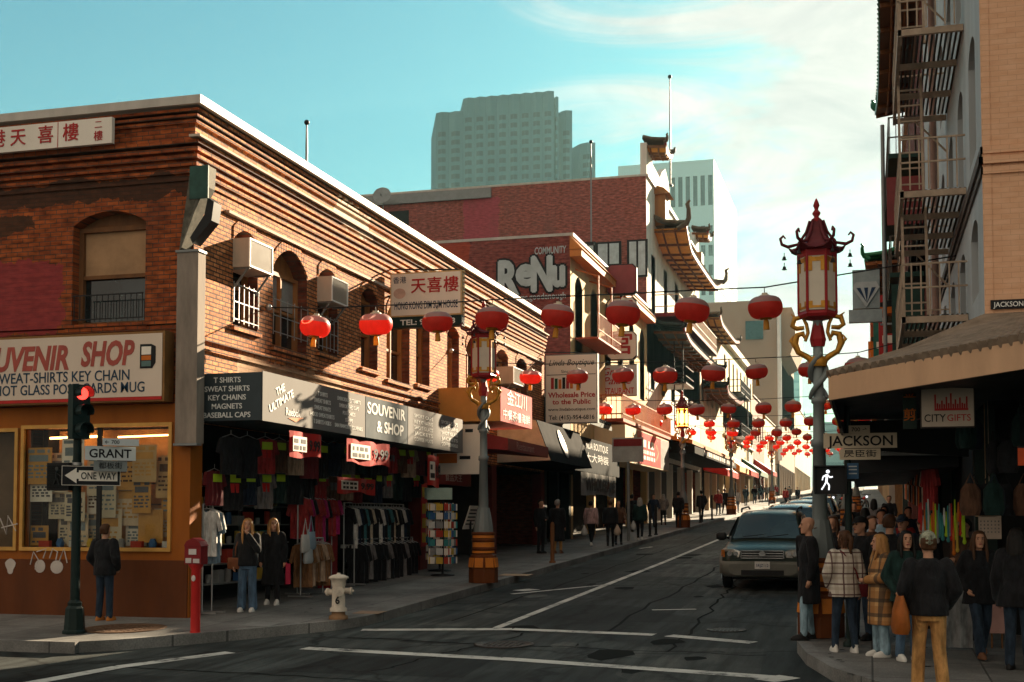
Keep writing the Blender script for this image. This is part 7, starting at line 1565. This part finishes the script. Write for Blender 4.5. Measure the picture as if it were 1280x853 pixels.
for i, (u, v, f, tm, pm_, hm, hh, lab) in enumerate((
    (775, 681, 20, CBRN, CBLK, HBLK, 1.62, 'person in brown facing the camera between the plastic bag carriers'), (790, 679, 170, CBLK, CBLK, HBLK, 1.7, 'person in black walking just left of the dark green walker'),
    (817, 672, 30, CNAVY, JEAND, HBLK, 1.64, 'person in navy near the red sign doorway'), (829, 670, 190, CGRY, CBLK, HGRY, 1.6, 'grey haired person near the red sign doorway'),
    (848, 660, 185, CBLK, CBLK, HBLK, 1.76, 'tall man in black standing before the lit lamp post'), (877, 653, 200, CBLK, CBLK, HBLK, 1.74, 'man in black just past the lit lamp post in the sun'),
    (853, 650, 10, CLBL, JEAND, HBLK, 1.7, 'person in pale blue in the doorway by the lit lamp'),
    (898, 645, 10, CRED, JEAND, HBLK, 1.66, 'person in red at the red awning'), (906, 643, 170, CBLK, CBLK, HBRN, 1.7, 'person in black at the red awning'), (921, 641, 15, CWHT, JEAN, HBLK, 1.66, 'person in white in the far sunshine'),
    (932, 640, 180, CNAVY, JEAND, HBLK, 1.74, 'person in navy in the far sunshine'), (943, 638, 0, CBLK, JEAND, HBRN, 1.7, 'person in black in the far sunshine'), (951, 637, 190, CNAVY, JEAND, HBLK, 1.7, 'person in blue farther up in the sunshine'),
    (958, 636, 10, CGRY, CBLK, HBLK, 1.7, 'person in grey farther up in the sunshine'), (964, 635, 180, CBLK, CBLK, HBLK, 1.7, 'person in black farthest up the sunny pavement'), (970, 634, 0, CRED, CBLK, HBLK, 1.66, 'person in dark red farthest up the sunny pavement'))):
    g = at_g(u, v, .15); x = max(min(g.x, -8.0), -10.3); y = g.y if g.x > -10.4 and g.x < -7.8 else (at_x(u, 600, -9.3).y); 
    person(lab, (x if y == g.y else -9.3, min(y, 150)), f, hh, ('down', 'pocket') if i % 2 else ('swing', 'back'), ('stand', 'walk', 'walk2')[i % 3], tm, .84, .015, pm_, 0, SHB, 'short' if i % 3 else 'long', hm, near=False)
# crossing crowd at the far junction
r_ = random.Random(3)
for i in range(16):
    y = 96+r_.uniform(0, 26); x = r_.uniform(-7.2, -1.6); tm = r_.choice([CBLK, CBLK, CNAVY, CGRY, CRED, CWHT, CBRN])
    p_ = person('small far figure in the crowd crossing the top of the street', (x, y, gz(y)), r_.choice([0, 180, 20, 160]), r_.uniform(1.6, 1.78), ('down', 'down'), r_.choice(['walk', 'walk2']), tm, .84, .01, JEAND, 0, SHB, 'short', HBLK, near=False, group='far crowd at the top of the street')

# ================================================================== souvenir shop goods (left)
def garment(label, c, w, h, mt, ang=0, tagm=None, sleeves=True, group='garments hung in the souvenir shop front', printm=None, name='hanging_shirt'):
    o = thing(name, label, 'shirt', c, R(ang), group)
    m = MB(); n = 10; hw = w/2; F = []; B = []
    def prof(i):   # half widths down the garment
        t = i/(n-1); return hw*(.42 if i == 0 else .9-.06*math.sin(t*3) if t > .2 else .92)
    pts = [(-hw*.28, 0), (-hw*.95, -.05*h), (-hw*1.25, -.42*h), (-hw*.98, -.46*h), (-hw*.82, -.24*h), (-hw*.85, -h), (hw*.85, -h), (hw*.82, -.24*h), (hw*.98, -.46*h), (hw*1.25, -.42*h), (hw*.95, -.05*h), (hw*.28, 0), (0, -.05*h)] if sleeves else [(-hw*.3, 0), (-hw, -.06*h), (-hw*.9, -h), (hw*.9, -h), (hw, -.06*h), (hw*.3, 0)]
    m.prism([(x, -.035, z) for x, z in pts], (0, .07, 0))
    for i in range(3): x = -hw*.45+hw*.45*i; m.tube([(x, -.036, -.25*h), (x+.015, -.048, -.6*h), (x-.01, -.036, -h*.99)], [.006, .018, .012], 6)
    m.build('cloth', mt, o, world=False)
    m = MB(); m.tube([(-hw*.8, 0, -.02), (0, 0, .04), (hw*.8, 0, -.02)], .008, 5); m.tube([(0, 0, .04), (0, 0, .11)], .005, 5); m.build('hanger', GALV, o, world=False)
    if tagm: m = MB(); m.box(-.11, .11, -.07, -.062, -.1*h-.13, -.1*h); m.build('price_tag', tagm, o, world=False)
    if printm: m = MB(); m.box(-hw*.4, hw*.4, -.046, -.038, -.55*h, -.32*h); m.build('print', printm, o, world=False)
    return o
NEON = M('neon_tag', (.42, .62, .03), .6, var=.1)
cols = [('black', CBLK), ('navy', CNAVY), ('tan', cloth('cloth_buff', (.38, .27, .19), .8)), ('black', CBLK), ('grey', CGRY), ('maroon', LBUR), ('red', CRED), ('dark green', CGRN), ('black', CBLK), ('brown', CBRN)]
pos = ['first', 'second', 'third', 'fourth', 'fifth', 'sixth', 'seventh', 'eighth', 'ninth', 'tenth', 'eleventh', 'twelfth', 'thirteenth', 'fourteenth', 'fifteenth', 'sixteenth', 'seventeenth', 'eighteenth', 'nineteenth', 'twentieth', 'twenty-first', 'twenty-second', 'twenty-third', 'twenty-fourth']
SX = XF+.12
for row, (z, x_) in enumerate(((3.28, SX+.25), (2.72, SX-.05))):
    n = 17
    for i in range(n):
        y = 19.05+i*.60+rnd.uniform(-.05, .05); cn, cm_ = cols[(i*3+row*5) % len(cols)]
        if row == 1 and 24 < y < 24.4: continue
        garment(f'{cn} shirt hung {pos[i]} in the {"top" if row == 0 else "second"} row under the grey sign band', (x_, y, gz(y)+z-.22), .46, .62+rnd.uniform(-.05, .08), cm_, rnd.uniform(55, 80), NEON if rnd.random() < .55 else None, printm=[None, None, None, CGRY, RED][rnd.randrange(5)])
# rails of coats and jackets on the pavement edge of the shop
def rail(name, label, x, y0, y1, z, n, palette, lab2, grp):
    o = thing(name, label, 'clothes rail', (x, (y0+y1)/2, gz(y0)+.15)); zb = gz(y0)+.15; m = MB()
    m.tube([(x, y0, zb+z), (x, y1, zb+z)], .015, 6)
    for y in (y0, y1): m.tube([(x, y, zb+.05), (x, y, zb+z)], .015, 6); m.bar((x-.25, y, zb+.03), (x+.25, y, zb+.03), .03)
    m.build('frame', GALV, o)
    for i in range(n):
        y = y0+.08+(y1-y0-.16)*i/(n-1); nm, mt = palette[i % len(palette)]
        garment(f'{nm} garment {pos[i]} on {lab2}', (x+rnd.uniform(-.02, .02), y, zb+z-.10), .42, .78+rnd.uniform(-.08, .1), mt, rnd.uniform(4, 28), None, True, grp, name='hanging_jacket')
pal1 = [('black', CBLK), ('white', CWHT), ('navy', CNAVY), ('black', CBLK), ('teal', cloth('cloth_teal', (.05, .16, .18), .8)), ('black', CBLK), ('cream', cloth('cloth_cream', (.5, .42, .32), .8)), ('black', CBLK)]
rail('clothes_rail', 'clothes rail of black, teal and cream jackets in the middle of the shop front', -10.45, 24.5, 28.0, 1.72, 20, pal1, 'the middle clothes rail', 'jackets on the middle clothes rail')
rail('clothes_rail', 'low clothes rail of dark trousers under the jackets', -10.3, 24.7, 28.2, .95, 14, [('black', CBLK), ('black', CBLK), ('grey', CGRY), ('black', CBLK)], 'the low rail', 'garments on the low rail')
rail('clothes_rail', 'short clothes rail of white and blue shirts by the corner pier', -10.50, 18.80, 19.12, 1.80, 4, [('white', CWHT), ('slate blue', cloth('cloth_slate', (.13, .19, .24), .8)), ('slate blue', cloth('cloth_slate', (.13, .19, .24), .8)), ('white', CWHT)], 'the short corner rail', 'shirts on the short corner rail')
rail('clothes_rail', 'clothes rail of red and magenta scarves and jackets behind the women', -10.5, 22.4, 24.0, 1.95, 10, [('red', CRED), ('magenta', cloth('cloth_magenta', (.35, .02, .12), .8)), ('black', CBLK), ('red', CRED)], 'the red scarf rail', 'red garments on the rail behind the women')
rail('clothes_rail', 'low rail of brown and buff garments beside the two women', -10.2, 21.9, 22.9, 1.1, 7, [('brown', cloth('cloth_camel', (.22, .11, .05), .8)), ('buff', cloth('cloth_buff', (.38, .27, .19), .8)), ('brown', cloth('cloth_camel', (.22, .11, .05), .8))], 'the low brown rail', 'garments on the low brown rail')
# red sale banners under the grey sign band
def banner(label, y0, y1, z0, z1, x, lines, ribbon=.0):
    o = thing('sale_banner', label, 'banner', (x, y0, z0)); m = MB(); n = 10
    for i in range(n):
        a, b = y0+(y1-y0)*i/n, y0+(y1-y0)*(i+1)/n; f = lambda q: .025*math.sin((q-y0)*7)
        for th in (0, -.012): m.poly([(x+f(a)+th, a, z0+.03*math.sin(a*4)), (x+f(b)+th, b, z0+.03*math.sin(b*4)), (x+f(b)+th, b, z1), (x+f(a)+th, a, z1)])
    m.build('cloth', RED, o); m = MB(); m.box(x+.027, x+.031, y0+(y1-y0)*.06, y0+(y1-y0)*.5, z0+(z1-z0)*.2, z1-(z1-z0)*.2); m.build('white_patch', SIGNW, o)
    m = MB(); bars(m, x+.032, y0+(y1-y0)*.1, y0+(y1-y0)*.46, (z0+(z1-z0)*.35, z0+(z1-z0)*.62), (z1-z0)*.16, int(y0*10)); text_mb(m, '9.99', (x+.03, y0+(y1-y0)*.76, (z0+z1)/2), RY, UP, (z1-z0)*.42, (y1-y0)*.36, .02); m.build('lettering', BLKL, o)
banner('red and white price banner nearest the corner hanging under the grey sign band', 19.75, 21.0, 2.93, 3.36, -9.42, 2)
banner('larger red and white 9.99 banner hanging in the middle of the grey sign band', 22.2, 24.4, 2.92, 3.38, -9.42, 2)
banner('lower red 9.99 banner hung among the clothes below the middle banner', 22.9, 24.8, 2.38, 2.68, -9.9, 2)
banner('narrow red banner hung at the far end of the grey sign band', 27.0, 27.8, 2.6, 3.3, -9.5, 2)
# shelves at the back with souvenirs
o = thing('display_shelf', 'wall shelf unit of small souvenirs at the back of the open shop', 'shelf', (-12.3, 21, .3)); m = MB()
for z in (.5, .85, 1.2, 1.55, 1.9, 2.25): m.box(-11.6, -11.25, 18.9, 23.6, gz(20)+z, gz(20)+z+.025)
for y in (18.9, 20.5, 22.1, 23.58): m.box(-11.6, -11.55, y, y+.03, .3, 2.8)
m.build('rack', GREYM, o)
sou = [M('souvenir_red', (.45, .05, .03)), M('souvenir_blue', (.05, .13, .3)), M('souvenir_white', (.6, .6, .58)), M('souvenir_yellow', (.6, .4, .06)), M('souvenir_teal', (.05, .25, .25)), M('souvenir_grey', (.25, .25, .25))]
k_ = 0
for r, z in enumerate((.5, .85, 1.2, 1.55, 1.9, 2.25)):
    for i in range(12):
        y = 19.05+.38*i+rnd.uniform(-.05, .05); mt = rnd.choice(sou); m = MB(); w_ = rnd.uniform(.08, .14); hh = rnd.uniform(.12, .26)
        if rnd.random() < .5: m.lathe([(w_*.45, 0), (w_*.5, hh*.5), (w_*.42, hh)], n=10)
        else: m.box(-.06, .06, -w_, w_, 0, hh)
        o = m.build('souvenir', mt, None); o.location = (-11.38, y, gz(20)+z+.026); tag(o, f'small souvenir, {pos[i]} from the left on the {["bottom", "second", "third", "fourth", "fifth", "top"][r]} shelf at the back', 'souvenir', 'souvenirs on the back shelf')
# bags hanging beside the women, postcard racks
for i, (y, z, c_, nm) in enumerate(((21.55, 1.25, M('tote_white', (.5, .5, .48)), 'white'), (21.8, 1.3, M('tote_grey_blue', (.25, .33, .4)), 'grey blue'), (21.68, 1.05, M('tote_pale', (.42, .45, .46)), 'pale grey'))):
    o = thing('tote_bag', f'{nm} cloth tote bag hanging to the right of the two women', 'tote bag', (-9.95, y, gz(y)+.15), group='tote bags hanging by the two women'); m = MB(); m.loft([((-9.95, y, z), .03, .15), ((-9.95, y, z+.05), .06, .17), ((-9.95, y, z+.33), .03, .15)], 12, e=.7); m.build('pouch', c_, o)
    m = MB(); m.tube([(-9.95, y-.1, z+.32), (-9.95, y, z+.62), (-9.95, y+.1, z+.32)], .01, 5); m.build('handle', c_, o)
def postcard_rack(x, y, label):
    zb = gz(y)+.15; o = thing('postcard_rack', label, 'postcard rack', (x, y, zb)); m = MB(); m.lathe([(.28, 0), (.28, .03), (.03, .05), (.025, 1.95)], (x, y, zb), 12); m.build('stand', BLACK, o)
    m = MB(); m.box(x-.3, x+.3, y-.25, y-.235, zb+1.72, zb+1.98); m.build('header', M('rack_header_green', (.35, .48, .42)), o)
    for side in range(4):
        a = side*math.pi/2; d = Vector((math.sin(a), -math.cos(a), 0)); s = Vector((math.cos(a), math.sin(a), 0))
        for r in range(7):
            for c in range(3):
                ctr = Vector((x, y, zb+.35+.2*r))+d*.23+s*(-.19+.19*c); m = MB(); m.obox(ctr, s*.08, d*.008, Vector((0, 0, .075))); m.build('postcard', sou[(r*5+c*3+side) % 6] if (r+c) % 3 else SIGNW, o)
postcard_rack(-9.35, 27.6, 'spinning postcard rack on the pavement in front of the souvenir shop')
postcard_rack(-9.9, 29.0, 'second postcard rack behind the first near the shop pier')
o = thing('menu_board', 'tilted white menu board on a stand by the dark doorway', 'menu board', (-9.9, 31.5, gz(31.5)+.15)); zb = gz(31.5)+.15; m = MB(); m.obox((-9.9, 31.5, zb+1.2), (0, .42, 0), (.1, 0, .3), (.01, 0, 0)); m.build('board', SIGNW, o); m = MB(); m.tube([(-9.92, 31.5, zb), (-9.92, 31.5, zb+1.1)], .03, 6); m.build('stand', BLACK, o)
m = MB()
for i in range(5): m.obox((-9.885-.065+.035*i, 31.5, zb+1.03+.09*i), (0, .34, 0), (.006, 0, .018), (.006, 0, 0))
m.build('lettering', BLKL, o)
o = thing('poster_strip', 'narrow red menu poster strip on the pier behind the postcard racks', 'poster', (XF+.04, 29.5, 1.5)); m = MB(); m.box(XF+.015, XF+.03, 29.3, 29.7, 1.2, 2.75); m.build('sheet', RED, o); m = MB(); [m.box(XF+.031, XF+.036, 29.34, 29.66, z, z+.24) for z in (1.3, 1.65, 2.0, 2.4)]; m.build('picture', sou[3], o)
def ink(m, n0):
    for q in range(n0, len(m.m)): m.m[q] = 1
# papers and souvenirs in the corner show window
r2_ = random.Random(11)
for i in range(24):
    x = -13.35+2.35*(i % 8)/7.3+r2_.uniform(-.08, .08); zt = (3.25, 2.65, 2.1)[i//8]-r2_.uniform(0, .35); w_, hh = r2_.uniform(.30, .52), r2_.uniform(.45, .8); m = MB(); y = YF+.03+.008*i+.12*(i % 2)
    m.box(x-w_/2, x+w_/2, y, y+.006, max(1.42, zt-hh), zt); m.box(x-w_*.36, x+w_*.36, y-.003, y, zt-hh*.38, zt-hh*.2, 1); n0_ = len(m.m); bars(m, y-.0005, x-w_*.4, x+w_*.4, [zt-hh*q for q in (.5, .6, .7, .8) if zt-hh*q > 1.45], .03, i, axis='y')
    bars(m, y-.0008, x-w_*.42, x+w_*.42, [zt-.06], .055, i+50, axis='y'); ink(m, n0_); o = m.build('paper_notice', [r2_.choice([SIGNW, STC, M('paper_buff', (.55, .36, .17), .8), M('paper_pale', (.62, .48, .34), .8), M('paper_amber', (.58, .30, .08), .8)]), r2_.choice([CGRY, CBRN, M('paper_ink', (.10, .10, .12), .8), M('paper_amber', (.58, .30, .08)), M('paper_blue_grey', (.20, .25, .28), .8)])]); tag(o, f'paper notice, {pos[i % 8]} from the left in the {["upper", "middle", "lower"][i//8]} row of the corner show window', 'paper notice', 'papers in the corner show window')
for i in range(9):
    x = -13.3+.29*i; m = MB(); m.lathe([(.05, 0), (.07, .08), (.04, .16)], n=10) if i % 2 else m.box(-.1, .1, -.04, .04, 0, .12); o = m.build('souvenir', sou[i % 6]); o.location = (x, YF+.16, 1.382); tag(o, f'small souvenir, {pos[i]} from the left on the sill of the corner show window', 'souvenir', 'souvenirs on the show window sill')
# graffiti
GW = M('graffiti_white', (.52, .46, .42), .8, var=.2)
o = thing('graffiti', 'white scrawled graffiti with two pale blobs under the corner show window', 'graffiti', (-13, YF-.1, .9)); m = MB(); y = YF-.095
def gp(u, v): p = at_y(u, v, y); return Vector((p.x, y, p.z))
for pts in (((38, 706), (42, 690), (48, 700), (44, 712)), ((46, 690), (58, 686), (54, 698)), ((62, 698), (66, 686), (72, 690), (70, 700)), ((74, 702), (80, 686), (84, 704))): m.tube([gp(*p) for p in pts], .012, 5)
m.build('scrawl', GW, o); m = MB()
for (u, v, rx, rz) in ((50, 708, .10, .11), (71, 709, .12, .11)): c = gp(u, v); m.prism([(c.x+rx*math.cos(a), y-.004, c.z+rz*math.sin(a)) for a in [2*math.pi*i/14 for i in range(14)]], (0, .006, 0))
m.build('blob', GW, o)
o = thing('graffiti', 'white graffiti tag on the dark shutter at the left edge', 'graffiti', (-14, YF-.1, 1)); m = MB()
for pts in (((0, 648), (8, 668), (10, 645), (20, 664)), ((2, 660), (22, 655))): m.tube([gp(*p) for p in pts], .012, 5)
c = gp(13, 708); m.prism([(c.x+.09*math.cos(a)*(1+.3*math.sin(3*a)), y-.004, c.z+.13*math.sin(a)) for a in [2*math.pi*i/14 for i in range(14)]], (0, .006, 0)); m.build('scrawl', GW, o)
# ---- right corner shop goods
r3_ = random.Random(5)
for i in range(26):
    x = .95+r3_.uniform(0, 1.3); y = 15.9+r3_.uniform(0, .5); z = r3_.choice([3.2, 2.9, 2.4]); cn, mt = r3_.choice([('black', CBLK), ('black', CBLK), ('navy', CNAVY), ('dark green', CGRN), ('brown', CBRN)]); o = thing('hanging_bag', f'{cn} bag hanging in the dark corner shop under the corrugated canopy', 'bag', (x, y, z), r3_.uniform(0, 3), 'bags hanging in the dark corner shop')
    m = MB(); m.loft([((0, 0, -.5), .10, .05), ((0, 0, -.42), .13, .07), ((0, 0, -.2), .12, .06), ((0, 0, -.12), .06, .03)], 12, e=.7); m.build('pouch', mt, o, world=False); m = MB(); m.tube([(-.06, 0, -.13), (0, 0, .0), (.06, 0, -.13)], .008, 5); m.build('strap', mt, o, world=False)
for i in range(26):
    x = .62+.022*i; y = 17.6; c = r3_.choice(sou+[RED, ORG, NEON]); m = MB(); zt = 2.15-r3_.uniform(0, .25); ln_ = r3_.uniform(.2, .5); m.tube([(x, y, zt), (x, y-.02, zt-ln_*.5), (x, y, zt-ln_)], [.008, .016, .018], 6); m.ball((x, y-.01, zt-ln_), .025, .012, .035, 8)
    o = m.build('keychain', c); tag(o, 'colourful keychain hanging on the stand behind the man with glasses', 'keychain', 'keychains on the corner shop stand')
for (u0, v0, u1, v1, lab, mt, nm) in ((1219, 617, 1246, 646, 'cream sheet with a round orange emblem hung in the corner shop', M('sheet_peach', (.50, .32, .19), .7), 'printed_sheet'), (1223, 645, 1252, 674, 'paper wall calendar page hung under the emblem sheet', M('calendar_paper', (.52, .40, .32), .7), 'wall_calendar')):
    a, b = at_y(u0, v0, 17.2), at_y(u1, v1, 17.2); o = thing(nm, lab, 'poster' if nm != 'wall_calendar' else 'calendar', (a.x, 17.2, b.z)); m = MB(); m.box(a.x, b.x, 17.2, 17.21, b.z, a.z); m.tube([((a.x+b.x)/2, 17.21, a.z), ((a.x+b.x)/2, 17.21, 3.4)], .004, 4); m.build('sheet', mt, o); m = MB(); cx, cz = (a.x+b.x)/2, (a.z+b.z)/2
    if nm == 'printed_sheet': m.prism([(cx+.07*math.cos(q), 17.197, cz+.08*math.sin(q)) for q in [2*math.pi*i/18 for i in range(18)]], (0, .003, 0)); m.build('emblem', M('emblem_orange', (.45, .17, .08)), o)
    else:
        for i in range(6):
            for j in range(4): m.box(a.x+.02+(b.x-a.x-.05)*i/5.2, a.x+.035+(b.x-a.x-.05)*i/5.2, 17.197, 17.2, a.z-.06-.045*j-.02, a.z-.06-.045*j)
        m.build('lettering', CGRY, o)
o = thing('sale_card', 'bright orange red price card at the right edge of the corner shop', 'card', (1.55, 15.2, 2.3)); a, b = at_y(1272, 558, 15.2), at_y(1290, 582, 15.2); m = MB(); m.box(a.x, b.x, 15.2, 15.21, b.z, a.z); m.build('sheet', M('card_orange', (.7, .10, .03), .6), o); m = MB(); m.box(a.x, b.x, 15.195, 15.199, a.z-.02, a.z); m.build('clip', BLACK, o)
o = thing('goods_table', 'grey cloth covered goods table in front of the corner shop behind the crowd', 'table', (1.0, 17.2, .2)); zb = gz(17)+.15; m = MB(); m.box(.78, 1.2, 16.9, 17.5, zb+.86, zb+.9); m.build('top', GREYM, o); m = MB()
for i in range(14):
    a, b = .78+.42*i/14, .78+.42*(i+1)/14; f = lambda q: .025*math.sin(q*40); m.poly([(a, 16.88+f(a), zb+.02), (b, 16.88+f(b), zb+.02), (b, 16.9, zb+.9), (a, 16.9, zb+.9)])
m.build('cloth', cloth('cloth_table_grey', (.22, .22, .22), .85), o)
o = thing('sandwich_board', 'pale pink board standing behind the brown haired woman', 'board', (1.45, 17.0, .2)); m = MB(); m.obox((1.5, 17.0, zb+.5), (.1, 0, 0), (0, .02, .3), (0, .01, 0)); m.build('panel', M('board_pink', (.45, .25, .22), .7), o); m = MB(); m.bar((1.44, 17.1, zb), (1.44, 17.02, zb+.75), .02); m.bar((1.56, 17.1, zb), (1.56, 17.02, zb+.75), .02); m.build('leg', WOODB, o)
# hanging goods along the right pavement shops
for i in range(22):
    y = 22+i*.55; cn, mt = [('red', CRED), ('cream', cloth('cloth_cream', (.5, .42, .32), .8)), ('black', CBLK), ('brown', CBRN), ('orange', ORG)][i % 5]
    garment(f'{cn} garment hanging under the black awning behind the crowd', (.95, y, gz(y)+2.45), .4, .7, mt, -60, None, True, 'garments under the right hand awning')
# apply the remeshing once for all figures
bpy.context.view_layer.update()
dg = bpy.context.evaluated_depsgraph_get()
for o in remesh_todo:
    me = bpy.data.meshes.new_from_object(o.evaluated_get(dg)); old = o.data
    o.modifiers.clear(); o.data = me; me.name = o.name
    me.polygons.foreach_set('use_smooth', [True]*len(me.polygons))
# ================================================================== air: one even box of thin haze round the whole place
hz_m = bpy.data.materials.new('haze'); hz_m.use_nodes = True; hn = hz_m.node_tree; hn.nodes.remove(hn.nodes['Principled BSDF'])
pv = hn.nodes.new('ShaderNodeVolumePrincipled'); pv.inputs['Color'].default_value = (.50, .90, .97, 1); pv.inputs['Density'].default_value = .00018; pv.inputs['Anisotropy'].default_value = .25
hn.links.new(pv.outputs[0], hn.nodes['Material Output'].inputs['Volume'])
m = MB(); m.box(-400, 400, -140, 720, -1.05, 172); hz_o = m.build('haze', hz_m); hz_o['kind'] = 'stuff'
scene.cycles.volume_bounces = 0
